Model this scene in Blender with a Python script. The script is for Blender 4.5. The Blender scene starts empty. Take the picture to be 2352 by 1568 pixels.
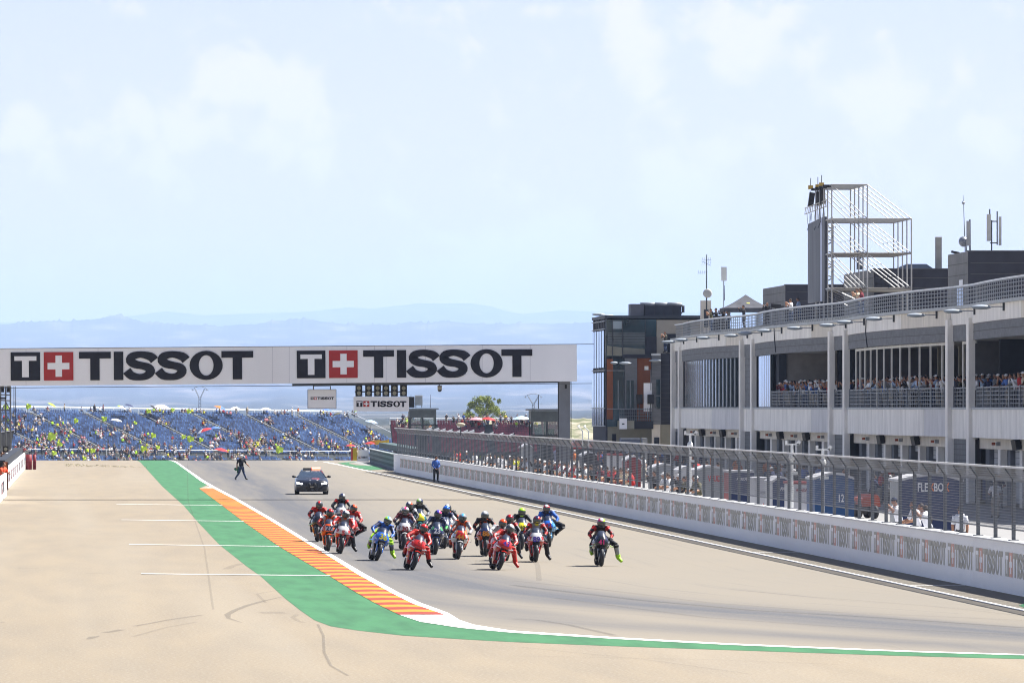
import bpy, bmesh, math, random
import numpy as np
from mathutils import Vector, Matrix
R = math.radians
sc = bpy.context.scene
COL = sc.collection

# ------------------------------------------------------------------ camera
# the optical axis runs along the start straight (+Y); camera 5 m above the track
F, VX, VY, H = 15300.0, 158.0, 935.0, 5.0
cam = bpy.data.cameras.new("camera"); camo = bpy.data.objects.new("camera", cam); COL.objects.link(camo)
camo.location = (0, 0, H); camo.rotation_euler = (R(90), 0, 0)
cam.sensor_width = 36; cam.lens = 36 * F / 2352
cam.shift_x = (1176 - VX) / 2352; cam.shift_y = (VY - 784) / 2352
cam.clip_start = 1; cam.clip_end = 120000
sc.camera = camo

def P(x, y, Y):            # a measured point of the photograph at distance Y
    return Vector(((x - VX) * Y / F, Y, H - (y - VY) * Y / F))
def G(x, y):               # the same on the level ground
    Y = F * H / (y - VY)
    return ((x - VX) * Y / F, Y)

# ------------------------------------------------------------------ light
SUN = Vector((.95, .30, 1.42)).normalized()
elev = math.asin(SUN.z); azim = math.atan2(SUN.x, SUN.y)
w = bpy.data.worlds.new("World"); sc.world = w; w.use_nodes = True
nt = w.node_tree; N = nt.nodes; L = nt.links
for n in list(N): N.remove(n)
def nd(t, **k):
    n = N.new(t)
    for a, b in k.items(): setattr(n, a, b)
    return n
def mth(op, a, b=None, c=None, clamp=False):
    n = nd('ShaderNodeMath', operation=op, use_clamp=clamp)
    for i, v in enumerate((a, b, c)):
        if v is None: continue
        if isinstance(v, (int, float)): n.inputs[i].default_value = v
        else: L.new(v, n.inputs[i])
    return n.outputs[0]
sky = nd('ShaderNodeTexSky', sky_type='NISHITA', sun_disc=False, sun_elevation=elev, sun_rotation=azim,
         altitude=300, air_density=1.0, dust_density=0.3, ozone_density=2.0)
bgs = nd('ShaderNodeBackground'); bgs.inputs[1].default_value = SKY_STRENGTH = 0.050
tint = nd('ShaderNodeMix', data_type='RGBA', blend_type='MULTIPLY'); tint.inputs[0].default_value = 1
tint.inputs[7].default_value = (1.10, .905, .90, 1); L.new(sky.outputs[0], tint.inputs[6]); L.new(tint.outputs[2], bgs.inputs[0])
tc = nd('ShaderNodeTexCoord'); sep = nd('ShaderNodeSeparateXYZ'); L.new(tc.outputs['Generated'], sep.inputs[0])
yy = mth('MAXIMUM', sep.outputs[1], 0.02)
tx = mth('DIVIDE', sep.outputs[0], yy); tz = mth('DIVIDE', sep.outputs[2], yy)
cmb = nd('ShaderNodeCombineXYZ'); L.new(tx, cmb.inputs[0]); L.new(tz, cmb.inputs[1])
nz = nd('ShaderNodeTexNoise'); nz.inputs['Scale'].default_value = 95; nz.inputs['Detail'].default_value = 7
nz.inputs['Roughness'].default_value = .62; nz.inputs['Distortion'].default_value = .35
L.new(cmb.outputs[0], nz.inputs['Vector'])
nz2 = nd('ShaderNodeTexNoise'); nz2.inputs['Scale'].default_value = 22; nz2.inputs['Detail'].default_value = 4
L.new(cmb.outputs[0], nz2.inputs['Vector'])
CLOUDS = [  # direction of each cloud bank (measured x, y), half sizes, weight
 (300, 300, 130, 85, .75), (470, 300, 170, 60, .85), (620, 330, 120, 70, .9), (540, 190, 120, 75, .8), (660, 240, 70, 90, .8),
 (430, 110, 40, 60, .35), (700, 360, 90, 40, .7), (55, 310, 60, 80, .75), (100, 380, 50, 40, .7), (1450, 90, 80, 130, .8),
 (1250, 25, 140, 25, .8), (1500, 190, 60, 80, .7), (1140, 330, 50, 120, .5), (1200, 420, 50, 40, .4), (1080, 620, 200, 70, .75),
 (1350, 590, 260, 80, .6), (950, 660, 120, 40, .5), (40, 640, 90, 60, .5), (200, 590, 60, 25, .5), (1600, 480, 150, 160, .6),
 (2050, 230, 220, 90, .65), (2250, 300, 120, 70, .7), (1750, 100, 200, 100, .6), (2000, 480, 260, 80, .45), (1750, 640, 200, 60, .6), (560, 640, 150, 40, .35), (1000, 560, 90, 30, .6), (1500, 620, 120, 60, .7), (850, 640, 90, 25, .5), (230, 560, 90, 20, .6), (1320, 520, 120, 40, .5)]
tot = None
for (cx, cy, ax, ay, wt) in CLOUDS:
    dx = mth('MULTIPLY_ADD', tx, F / ax, -(cx - VX) / ax)
    dz = mth('MULTIPLY_ADD', tz, F / ay, -(VY - cy) / ay)
    r2 = mth('ADD', mth('MULTIPLY', dx, dx), mth('MULTIPLY', dz, dz))
    g = mth('MULTIPLY', mth('POWER', 2.718, mth('MULTIPLY', r2, -.9)), wt)
    tot = g if tot is None else mth('MAXIMUM', tot, g)
v = mth('ADD', tot, mth('MULTIPLY_ADD', nz.outputs[0], 3.4, -1.80))
v = mth('ADD', v, mth('MULTIPLY_ADD', nz2.outputs[0], .5, -.25))
mask = nd('ShaderNodeMapRange', interpolation_type='SMOOTHSTEP'); L.new(v, mask.inputs[0])
mask.inputs[1].default_value = .05; mask.inputs[2].default_value = .65
bgc = nd('ShaderNodeBackground'); bgc.inputs[0].default_value = (.98, .90, .95, 1); bgc.inputs[1].default_value = CLOUD_STRENGTH = .40
mix = nd('ShaderNodeMixShader'); L.new(mth('MULTIPLY', mth('MULTIPLY', mask.outputs[0], .85), mth('MAXIMUM', mth('MULTIPLY', mth('LESS_THAN', tz, .14), mth('GREATER_THAN', sep.outputs[1], .3)), .55)), mix.inputs[0]); L.new(bgs.outputs[0], mix.inputs[1]); L.new(bgc.outputs[0], mix.inputs[2])  # overhead, unseen cloud is added at part strength to brighten the shade
out = nd('ShaderNodeOutputWorld'); L.new(mix.outputs[0], out.inputs[0])

sl = bpy.data.lights.new("sun", 'SUN'); slo = bpy.data.objects.new("sun", sl); COL.objects.link(slo)
sl.energy = 5.0; sl.angle = R(.53); sl.color = (1, .965, .91)
slo.rotation_euler = (-SUN).to_track_quat('-Z', 'Y').to_euler(); slo.location = (100, 100, 300)
sc.view_settings.view_transform = 'Standard'; sc.view_settings.look = 'None'
sc.view_settings.exposure = 1.48; sc.view_settings.gamma = 1
sc.render.engine = 'CYCLES'
sc.cycles.max_bounces = 6; sc.cycles.diffuse_bounces = 3; sc.cycles.glossy_bounces = 3; sc.cycles.transmission_bounces = 4
sc.cycles.transparent_max_bounces = 24; sc.cycles.volume_bounces = 1; sc.cycles.use_denoising = True; sc.cycles.filter_width = 1.1

# ------------------------------------------------------------------ materials
MATS = {}
def mat(name, col, rough=.6, metal=0., var=.12, scale=2.0, coat=0., emit=0., alpha=1., objcol=False, col2=None, thr=.5, stretch=None, bump=0., trans=0., spec=.3):
    if name in MATS: return MATS[name]
    m = bpy.data.materials.new(name); m.use_nodes = True
    t = m.node_tree; b = t.nodes['Principled BSDF']
    b.inputs['Roughness'].default_value = rough; b.inputs['Metallic'].default_value = metal
    b.inputs['Coat Weight'].default_value = coat; b.inputs['Specular IOR Level'].default_value = spec
    b.inputs['Transmission Weight'].default_value = trans
    if alpha < 1: b.inputs['Alpha'].default_value = alpha
    tcn = t.nodes.new('ShaderNodeTexCoord'); no = t.nodes.new('ShaderNodeTexNoise')
    no.inputs['Scale'].default_value = scale; no.inputs['Detail'].default_value = 5; no.inputs['Roughness'].default_value = .6
    if stretch:
        mp = t.nodes.new('ShaderNodeMapping'); mp.inputs['Scale'].default_value = stretch
        t.links.new(tcn.outputs['Object'], mp.inputs[0]); t.links.new(mp.outputs[0], no.inputs['Vector'])
    else: t.links.new(tcn.outputs['Object'], no.inputs['Vector'])
    mr = t.nodes.new('ShaderNodeMapRange'); t.links.new(no.outputs[0], mr.inputs[0])
    if col2 is None:
        mr.inputs[1].default_value = .3; mr.inputs[2].default_value = .7
        mr.inputs[3].default_value = 1 - var; mr.inputs[4].default_value = 1 + var
        vm = t.nodes.new('ShaderNodeVectorMath'); vm.operation = 'SCALE'
        if objcol:
            oi = t.nodes.new('ShaderNodeObjectInfo'); t.links.new(oi.outputs['Color'], vm.inputs[0])
        else: vm.inputs[0].default_value = col[:3]
        t.links.new(mr.outputs[0], vm.inputs['Scale']); t.links.new(vm.outputs[0], b.inputs['Base Color'])
    else:
        mr.inputs[1].default_value = thr - var; mr.inputs[2].default_value = thr + var
        mx = t.nodes.new('ShaderNodeMix'); mx.data_type = 'RGBA'
        mx.inputs[6].default_value = (*col[:3], 1); mx.inputs[7].default_value = (*col2[:3], 1)
        t.links.new(mr.outputs[0], mx.inputs[0]); t.links.new(mx.outputs[2], b.inputs['Base Color'])
    if bump:
        bp = t.nodes.new('ShaderNodeBump'); bp.inputs['Strength'].default_value = bump; bp.inputs['Distance'].default_value = .02
        t.links.new(no.outputs[0], bp.inputs['Height']); t.links.new(bp.outputs[0], b.inputs['Normal'])
    if emit:
        b.inputs['Emission Color'].default_value = (*col[:3], 1); b.inputs['Emission Strength'].default_value = emit
    MATS[name] = m
    return m
def srgb(r, g, b):
    f = lambda c: (c / 255 / 12.92) if c / 255 < .04045 else ((c / 255 + .055) / 1.055) ** 2.4
    return (f(r), f(g), f(b))

# ------------------------------------------------------------------ mesh building
class MB:
    def __init__(s): s.v = []; s.f = []; s.m = []; s.mats = []; s.mi = 0; s.sm = []; s.smooth = False
    def use(s, m, smooth=None):
        if m not in s.mats: s.mats.append(m)
        s.mi = s.mats.index(m)
        if smooth is not None: s.smooth = smooth
        return s
    def face(s, idx): s.f.append(tuple(idx)); s.m.append(s.mi); s.sm.append(s.smooth)
    def poly(s, pts):
        b = len(s.v); s.v += [tuple(p) for p in pts]; s.face(range(b, b + len(pts))); return s
    def box(s, c, d, rz=0., rx=0., ry=0.):
        b = len(s.v); hx, hy, hz = d[0] / 2, d[1] / 2, d[2] / 2
        M = None
        if rz or rx or ry: M = Matrix.Rotation(rz, 3, 'Z') @ Matrix.Rotation(ry, 3, 'Y') @ Matrix.Rotation(rx, 3, 'X')
        for x, y, z in ((-hx, -hy, -hz), (hx, -hy, -hz), (hx, hy, -hz), (-hx, hy, -hz), (-hx, -hy, hz), (hx, -hy, hz), (hx, hy, hz), (-hx, hy, hz)):
            p = Vector((x, y, z))
            if M: p = M @ p
            s.v.append((c[0] + p.x, c[1] + p.y, c[2] + p.z))
        old = s.smooth; s.smooth = False
        for q in ((0, 3, 2, 1), (4, 5, 6, 7), (0, 1, 5, 4), (1, 2, 6, 5), (2, 3, 7, 6), (3, 0, 4, 7)): s.face([b + i for i in q])
        s.smooth = old
        return s
    def span(s, a, b):       # box by two corners
        return s.box([(a[i] + b[i]) / 2 for i in range(3)], [abs(b[i] - a[i]) for i in range(3)])
    def ring(s, c, ax, r, n, up=None, r2=None):
        ax = Vector(ax).normalized()
        u = Vector(up) if up is not None else (Vector((0, 0, 1)) if abs(ax.z) < .9 else Vector((1, 0, 0)))
        u = (u - ax * u.dot(ax)).normalized(); w_ = ax.cross(u)
        b = len(s.v)
        for i in range(n):
            a = 2 * math.pi * i / n
            s.v.append(tuple(Vector(c) + u * (math.cos(a) * r) + w_ * (math.sin(a) * (r2 or r))))
        return b
    def tube(s, pts, rad, n=6, cap=True, flat=1.0, up=None):
        pts = [Vector(p) for p in pts]
        if not isinstance(rad, (list, tuple)): rad = [rad] * len(pts)
        rb = []
        for i, p in enumerate(pts):
            d = (pts[min(i + 1, len(pts) - 1)] - pts[max(i - 1, 0)])
            if d.length < 1e-9: d = Vector((0, 0, 1))
            rb.append(s.ring(p, d, rad[i], n, up, rad[i] * flat))
        for i in range(len(pts) - 1):
            for k in range(n):
                k2 = (k + 1) % n
                s.face((rb[i] + k, rb[i] + k2, rb[i + 1] + k2, rb[i + 1] + k))
        if cap:
            s.face([rb[0] + k for k in range(n)][::-1]); s.face([rb[-1] + k for k in range(n)])
        return s
    def ball(s, c, r, n=8, m=6, M=None):
        if not isinstance(r, (list, tuple, Vector)): r = (r, r, r)
        b = len(s.v)
        for j in range(m + 1):
            t = math.pi * j / m
            for i in range(n):
                a = 2 * math.pi * i / n
                p = Vector((r[0] * math.sin(t) * math.cos(a), r[1] * math.sin(t) * math.sin(a), r[2] * math.cos(t)))
                if M: p = M @ p
                s.v.append((c[0] + p.x, c[1] + p.y, c[2] + p.z))
        for j in range(m):
            for i in range(n):
                i2 = (i + 1) % n
                if j == 0: s.face((b + i, b + n + i, b + n + i2))
                elif j == m - 1: s.face((b + j * n + i, b + (j + 1) * n + i, b + j * n + i2))
                else: s.face((b + j * n + i, b + (j + 1) * n + i, b + (j + 1) * n + i2, b + j * n + i2))
        return s
    def prism(s, pts2, y0, y1, plane='xz'):   # convex-ish polygon in xz extruded along y (or xy along z, yz along x)
        f = {'xz': lambda p, t: (p[0], t, p[1]), 'xy': lambda p, t: (p[0], p[1], t), 'yz': lambda p, t: (t, p[0], p[1])}[plane]
        b = len(s.v); n = len(pts2)
        s.v += [f(p, y0) for p in pts2] + [f(p, y1) for p in pts2]
        s.face(range(b, b + n)); s.face(list(range(b + n, b + 2 * n))[::-1])
        for i in range(n): j = (i + 1) % n; s.face((b + i, b + n + i, b + n + j, b + j))
        return s
    def loft(s, rings, close=True, caps=True, mfun=None):
        n = len(rings[0]); b = len(s.v)
        for r in rings: s.v += [tuple(p) for p in r]
        for i in range(len(rings) - 1):
            for k in range(n if close else n - 1):
                k2 = (k + 1) % n
                if mfun:
                    mm = mfun(i, k)
                    if mm is None: continue
                    s.use(mm)
                s.face((b + i * n + k, b + i * n + k2, b + (i + 1) * n + k2, b + (i + 1) * n + k))
        if caps and close:
            s.face([b + k for k in range(n)][::-1]); s.face([b + (len(rings) - 1) * n + k for k in range(n)])
        return s
    def mesh(s, name):
        me = bpy.data.meshes.new(name)
        me.from_pydata(s.v, [], s.f)
        for m in s.mats: me.materials.append(m)
        me.polygons.foreach_set('material_index', s.m); me.polygons.foreach_set('use_smooth', s.sm)
        me.update(); return me
    def build(s, name, m=None, parent=None, loc=None, rot=None):
        if m is not None and not s.mats: s.mats.append(m)
        o = bpy.data.objects.new(name, s.mesh(name)); COL.objects.link(o)
        if parent: o.parent = parent
        if loc is not None: o.location = loc
        if rot is not None: o.rotation_euler = rot
        return o
def fixn(o):
    bm = bmesh.new(); bm.from_mesh(o.data); bmesh.ops.recalc_face_normals(bm, faces=bm.faces); bm.to_mesh(o.data); bm.free(); return o
def tag(o, label, cat, group=None):
    o['label'] = label; o['category'] = cat
    if group: o['group'] = group
    return o
def thing(name, label, cat, loc=(0, 0, 0), rz=0., group=None, rot=None):
    o = bpy.data.objects.new(name, None); COL.objects.link(o); o.location = loc; o.empty_display_size = .2
    o.rotation_euler = rot if rot else (0, 0, rz)
    return tag(o, label, cat, group)
def struct(o): o['kind'] = 'structure'; return o
def stuff(o): o['kind'] = 'stuff'; return o
def inst(name, me, parent=None, loc=(0, 0, 0), rot=(0, 0, 0), scale=None, color=None):
    o = bpy.data.objects.new(name, me); COL.objects.link(o); o.location = loc; o.rotation_euler = rot
    if parent: o.parent = parent
    if scale: o.scale = scale if isinstance(scale, (tuple, list)) else (scale,) * 3
    if color: o.color = (*color, 1)
    return o
def copy_tree(o, parent=None):
    c = o.copy(); COL.objects.link(c)
    if parent is not None: c.parent = parent
    for ch in list(o.children): copy_tree(ch, c)
    return c
def text(name, body, size, m, parent=None, loc=(0, 0, 0), rot=(R(90), 0, 0), bold=.02, ex=.003, sx=1., shear=0., align='CENTER'):
    cu = bpy.data.curves.new(name, 'FONT'); cu.body = body; cu.size = size; cu.extrude = ex; cu.offset = bold * size
    cu.align_x = align; cu.align_y = 'CENTER'; cu.shear = shear; cu.resolution_u = 3; cu.materials.append(m)
    o = bpy.data.objects.new(name, cu); COL.objects.link(o); o.location = loc; o.rotation_euler = rot; o.scale = (sx, 1, 1)
    if parent: o.parent = parent
    return o
def logo_mesh(name, cdark, cred, cwhite, th=.01, sx=1.):
    """the watch maker's mark on the banners: black T square, red cross square, wordmark; unit cap height, faces -y"""
    b = MB()
    def rect(x0, z0, x1, z1, y=0, t=None):
        b.span((x0 * sx, y - (t or th), z0), (x1 * sx, y, z1))
    b.use(cdark); rect(0, 0, 1.04, 1)
    b.use(cwhite); rect(.13, .70, .91, .86, -th, th * .6); rect(.40, .12, .64, .70, -th, th * .6)
    b.use(cred); rect(1.17, 0, 2.21, 1)
    b.use(cwhite); rect(1.58, .13, 1.81, .88, -th, th * .6); rect(1.30, .39, 1.58, .62, -th, th * .6); rect(1.81, .39, 2.07, .62, -th, th * .6)
    b.use(cdark)
    for x0 in (2.41, 7.43):
        rect(x0, .765, x0 + 1.12, 1); rect(x0 + .395, 0, x0 + .725, .765)
    rect(3.635, 0, 3.97, 1)
    def strip(L_, R_):
        for i in range(len(L_) - 1):
            q = [L_[i], L_[i + 1], R_[i + 1], R_[i]]
            b.prism([(p[0] * sx, p[1]) for p in q], -th, 0)
    n = 28; cx = 6.89
    Lo = [(cx + .585 * math.cos(2 * math.pi * i / n), .5 + .515 * math.sin(2 * math.pi * i / n)) for i in range(n + 1)]
    Li = [(cx + .26 * math.cos(2 * math.pi * i / n), .5 + .36 * math.sin(2 * math.pi * i / n)) for i in range(n + 1)]
    strip(Lo, Li)
    cp = [(1.02, .69, .16), (.88, .82, .15), (.53, .895, .115), (.24, .83, .14), (.17, .68, .16), (.34, .555, .145), (.60, .50, .13), (.82, .42, .15), (.87, .28, .165), (.72, .14, .13), (.48, .10, .115), (.20, .16, .15), (.04, .33, .16)]
    def cr(p0, p1, p2, p3, t): return tuple(.5 * (2 * b_ + (c - a) * t + (2 * a - 5 * b_ + 4 * c - d) * t * t + (3 * b_ - a - 3 * c + d) * t ** 3) for a, b_, c, d in zip(p0, p1, p2, p3))
    q = [cp[0]] + cp + [cp[-1]]; path = []
    for i in range(len(cp) - 1):
        for k in range(3): path.append(cr(q[i], q[i + 1], q[i + 2], q[i + 3], k / 3))
    path.append(cp[-1])
    A, B = [], []
    for i, p in enumerate(path):
        a_, c_ = path[max(i - 1, 0)], path[min(i + 1, len(path) - 1)]
        dx, dz = c_[0] - a_[0], c_[1] - a_[1]; l = math.hypot(dx, dz) or 1
        nx, nz_ = -dz / l * p[2], dx / l * p[2]
        A.append((p[0] + nx, p[1] + nz_)); B.append((p[0] - nx, p[1] - nz_))
    for x0 in (4.05, 5.165): strip([(x0 + p[0], p[1]) for p in A], [(x0 + p[0], p[1]) for p in B])
    return b.mesh(name)
# ------------------------------------------------------------------ the ground and the track
def Zg(Y):
    if Y < 590: return 0.
    if Y < 750: return -5.2e-5 * (Y - 590) ** 2
    return max(-1.331 - .01664 * (Y - 750), -7.4)
def interp(pts, x):
    if x <= pts[0][0]: return pts[0][1]
    for (a, b), (c, d) in zip(pts, pts[1:]):
        if x <= c: return b + (d - b) * (x - a) / (c - a)
    return pts[-1][1]
def smooth_line(pts):                     # screen measurements -> (Y, X) table, ordered by Y
    t = sorted((G(x, y)[1], G(x, y)[0]) for x, y in pts)
    return t
asph = mat('runoff_asphalt', (.262, .222, .168), .95, var=.10, scale=.35, spec=.15)
def ground_material():
    m = bpy.data.materials.new('runoff_ground'); m.use_nodes = True; t = m.node_tree; b = t.nodes['Principled BSDF']
    b.inputs['Roughness'].default_value = .95; b.inputs['Specular IOR Level'].default_value = .15
    tcn = t.nodes.new('ShaderNodeTexCoord')
    def noise(scale, st, det=5):
        mp = t.nodes.new('ShaderNodeMapping'); mp.inputs['Scale'].default_value = st; t.links.new(tcn.outputs['Object'], mp.inputs[0])
        n = t.nodes.new('ShaderNodeTexNoise'); n.inputs['Scale'].default_value = scale; n.inputs['Detail'].default_value = det
        t.links.new(mp.outputs[0], n.inputs['Vector']); return n.outputs[0]
    def mix(f, a, b_):
        x = t.nodes.new('ShaderNodeMix'); x.data_type = 'RGBA'
        (t.links.new(f, x.inputs[0]) if not isinstance(f, float) else setattr(x.inputs[0], 'default_value', f))
        for i, c in ((6, a), (7, b_)):
            if isinstance(c, tuple): x.inputs[i].default_value = (*c, 1)
            else: t.links.new(c, x.inputs[i])
        return x.outputs[2]
    def ramp(f, a, b_, c=0., d=1.):
        r = t.nodes.new('ShaderNodeMapRange'); r.inputs[1].default_value = a; r.inputs[2].default_value = b_
        r.inputs[3].default_value = c; r.inputs[4].default_value = d; t.links.new(f, r.inputs[0]); return r.outputs[0]
    c = mix(ramp(noise(.05, (1, .25, 1)), .35, .65), (0.228, 0.190, 0.137), (0.208, 0.172, 0.124))
    c = mix(ramp(noise(.9, (1, .10, 1), 7), .35, .7, 0, .5), c, (0.164, 0.142, 0.114))
    c = mix(ramp(noise(.16, (1.6, .03, 1), 3), .48, .62, 0, .35), c, (0.240, 0.212, 0.168))
    c = mix(ramp(noise(14, (1, .5, 1), 3), .5, .68, 0, .5), c, (0.272, 0.248, 0.208))
    c = mix(ramp(noise(22, (1, .5, 1), 2), .60, .70, 0, .6), c, (0.104, 0.092, 0.080))
    sp = t.nodes.new('ShaderNodeSeparateXYZ'); t.links.new(tcn.outputs['Object'], sp.inputs[0])
    far = ramp(sp.outputs[1], 800, 1000)
    c = mix(far, c, (0.160, 0.144, 0.088))
    t.links.new(c, b.inputs['Base Color']); return m
def sheet(name, rows, m, dz=.004, attr=None, cols=None):
    """rows: list of (Y, [X...]); a sheet following the ground, dz above it"""
    b = MB().use(m); n = len(rows[0][1])
    for Y, xs in rows:
        for X in xs: b.v.append((X, Y, Zg(Y) + dz))
    for i in range(len(rows) - 1):
        for k in range(n - 1): b.face((i * n + k, i * n + k + 1, (i + 1) * n + k + 1, (i + 1) * n + k))
    return struct(b.build(name))
def steps(a, b, f=.01):
    y = a; o = [a]
    while y < b:
        y += max(.6, y * f); o.append(min(y, b))
    return o
Ys = [-60, 30, 60] + steps(90, 1500, .012) + [1800, 2500]
sheet('ground', [(Y, [-900, -400, -150, -60, -25, -10, 0, 10, 20, 30, 45, 60, 90, 150, 300, 600, 1200]) for Y in Ys], ground_material(), 0.)

# measured boundaries of the coloured strips (photograph pixels, far to near)
Q = lambda pts, ox=0: [(ox + x / 2, 1033.6 + y / 2) for x, y in pts]
green_l = Q([(635, 44), (745, 165), (845, 255), (905, 325), (1010, 435), (1130, 530), (1200, 580), (1310, 680), (1380, 735), (1445, 780), (1520, 808), (1650, 828), (1850, 850), (2100, 866), (2352, 880)]) + Q([(500, 900), (1000, 917), (1800, 944), (2352, 958), (3200, 976)], 1176)
green_r = Q([(790, 44), (850, 88), (920, 140), (952, 160), (945, 162), (916, 176), (1000, 238), (1115, 325), (1280, 440), (1400, 512), (1515, 578), (1640, 655), (1720, 700), (1838, 757), (1930, 788), (2100, 814), (2200, 824), (2352, 838)]) + Q([(500, 868), (1000, 894), (1800, 926), (2352, 942), (3200, 962)], 1176)
line_l = Q([(790, 44), (850, 88), (920, 140), (975, 172), (1070, 222), (1230, 315), (1400, 420), (1500, 480), (1640, 568), (1800, 656), (1900, 706), (2035, 752)])
line_r = Q([(800, 44), (862, 88), (935, 138), (992, 171), (1088, 221), (1248, 313), (1420, 418), (1522, 477), (1665, 562), (1828, 652), (1930, 700), (2060, 748), (2110, 780), (2180, 803), (2352, 829)]) + Q([(500, 861), (1000, 888), (1800, 921), (2352, 937.5), (3200, 958)], 1176)
tail_l = Q([(1838, 757), (1930, 788), (2100, 814), (2200, 824), (2352, 838)]) + Q([(500, 868), (1000, 894), (1800, 926), (2352, 942), (3200, 962)], 1176)
TL, TR, TLL, TLR, TT = map(smooth_line, (green_l, green_r, line_l, line_r, tail_l))
Xw = lambda T, Y: interp(T, Y)
green = mat('green_paint', (0.050, 0.150, 0.072), .9, col2=(0.038, 0.108, 0.056), thr=.56, var=.16, scale=1.6, stretch=(1, .12, 1), spec=.15)
white = mat('road_paint', (.74, .73, .70), .8, col2=(.50, .48, .45), thr=.64, var=.12, scale=5)
sheet('green_strip', [(Y, [Xw(TL, Y), (Xw(TL, Y) * .5 + Xw(TR, Y) * .5), Xw(TR, Y)]) for Y in steps(TL[0][0], 720, .006)], green, .004)

def track_material():
    m = bpy.data.materials.new('track_asphalt'); m.use_nodes = True; t = m.node_tree; b = t.nodes['Principled BSDF']
    b.inputs['Roughness'].default_value = .93; b.inputs['Specular IOR Level'].default_value = .18
    tcn = t.nodes.new('ShaderNodeTexCoord'); at = t.nodes.new('ShaderNodeAttribute'); at.attribute_name = 'wear'
    at2 = t.nodes.new('ShaderNodeAttribute'); at2.attribute_name = 'along'
    def noise(scale, src, st, det=5):
        mp = t.nodes.new('ShaderNodeMapping'); mp.inputs['Scale'].default_value = st; t.links.new(src, mp.inputs[0])
        n = t.nodes.new('ShaderNodeTexNoise'); n.inputs['Scale'].default_value = scale; n.inputs['Detail'].default_value = det; n.inputs['Roughness'].default_value = .65
        t.links.new(mp.outputs[0], n.inputs['Vector']); return n.outputs[0]
    def mix(f, a, b_):
        x = t.nodes.new('ShaderNodeMix'); x.data_type = 'RGBA'; t.links.new(f, x.inputs[0])
        for i, c in ((6, a), (7, b_)):
            if isinstance(c, tuple): x.inputs[i].default_value = (*c, 1)
            else: t.links.new(c, x.inputs[i])
        return x.outputs[2]
    def ramp(f, a, b_, c=0., d=1.):
        r = t.nodes.new('ShaderNodeMapRange'); r.inputs[1].default_value = a; r.inputs[2].default_value = b_
        r.inputs[3].default_value = c; r.inputs[4].default_value = d; t.links.new(f, r.inputs[0]); return r.outputs[0]
    def math_(op, a, b_):
        n = t.nodes.new('ShaderNodeMath'); n.operation = op; n.use_clamp = True
        for i, c in enumerate((a, b_)):
            if isinstance(c, float): n.inputs[i].default_value = c
            else: t.links.new(c, n.inputs[i])
        return n.outputs[0]
    c = mix(ramp(noise(.06, tcn.outputs['Object'], (1, .3, 1)), .35, .65), (0.198, 0.174, 0.138), (0.180, 0.162, 0.134))
    streak = noise(1.0, at2.outputs['Vector'], (2.6, .035, 1), 6)
    streak2 = noise(1.0, at2.outputs['Vector'], (.9, .02, 1), 4)
    f = math_('MULTIPLY', at.outputs['Fac'], ramp(streak2, .25, .6, .55, 1.1))
    c = mix(f, c, (0.084, 0.086, 0.094))
    c = mix(ramp(streak, .56, .72, 0, .42), c, (0.100, 0.096, 0.094))
    c = mix(ramp(noise(14, tcn.outputs['Object'], (1, .3, 1), 2), .5, .8, 0, .25), c, (0.240, 0.224, 0.200))
    t.links.new(c, b.inputs['Base Color']); return m
race = smooth_line([(480, 1062), (540, 1090), (630, 1140), (700, 1180), (800, 1240), (930, 1310), (1120, 1350), (1400, 1382), (1800, 1412), (2352, 1458), (2700, 1478)])
race2 = smooth_line([(430, 1062), (560, 1150), (700, 1240), (860, 1330), (1020, 1385), (1300, 1428), (1800, 1458), (2352, 1490)])
rows = []; wear = []; along = []
for Y in steps(TLR[0][0], 720, .005):
    x0 = Xw(TLR, Y); xs = [x0 + (44 - x0) * (k / 110) ** 1.15 for k in range(111)]
    rows.append((Y, xs))
    for X in xs:
        d1 = X - Xw(race, Y); s1 = (Xw(race, Y + 1) - Xw(race, Y - 1)) / 2
        d1 /= math.sqrt(1 + s1 * s1); wd = 2.4
        g = 1.0 * math.exp(-(d1 / wd) ** 2)
        d2 = X - Xw(race2, Y); s2 = (Xw(race2, Y + 1) - Xw(race2, Y - 1)) / 2; d2 /= math.sqrt(1 + s2 * s2)
        g = max(g, .6 * math.exp(-(d2 / 1.6) ** 2))
        g = max(g, .6 * math.exp(-((X - 6 - .012 * (Y - 200)) / 6.5) ** 2) * min(1, max(0, (Y - 190) / 60)))
        if Y > 300: g = max(g, .55 * math.exp(-((X - 14.5 - (Y - 420) * .012) / 3.0) ** 2) * min(1, (Y - 300) / 80))
        wear.append(g); along.append((d1, Y + (0 if abs(s1) < .3 else X * 1.0), 0))
tr = sheet('track', rows, track_material(), .004)
a = tr.data.attributes.new('wear', 'FLOAT', 'POINT'); a.data.foreach_set('value', wear)
a = tr.data.attributes.new('along', 'FLOAT_VECTOR', 'POINT'); a.data.foreach_set('vector', [c for p in along for c in p])
# white edge line left of the track, widening to the kerb's white tail
sheet('edge_line', [(Y, [Xw(TLL, Y) if Y > TT[-1][0] else Xw(TT, Y), Xw(TLR, Y)]) for Y in steps(TLR[0][0], 720, .004)], white, .010)
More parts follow.
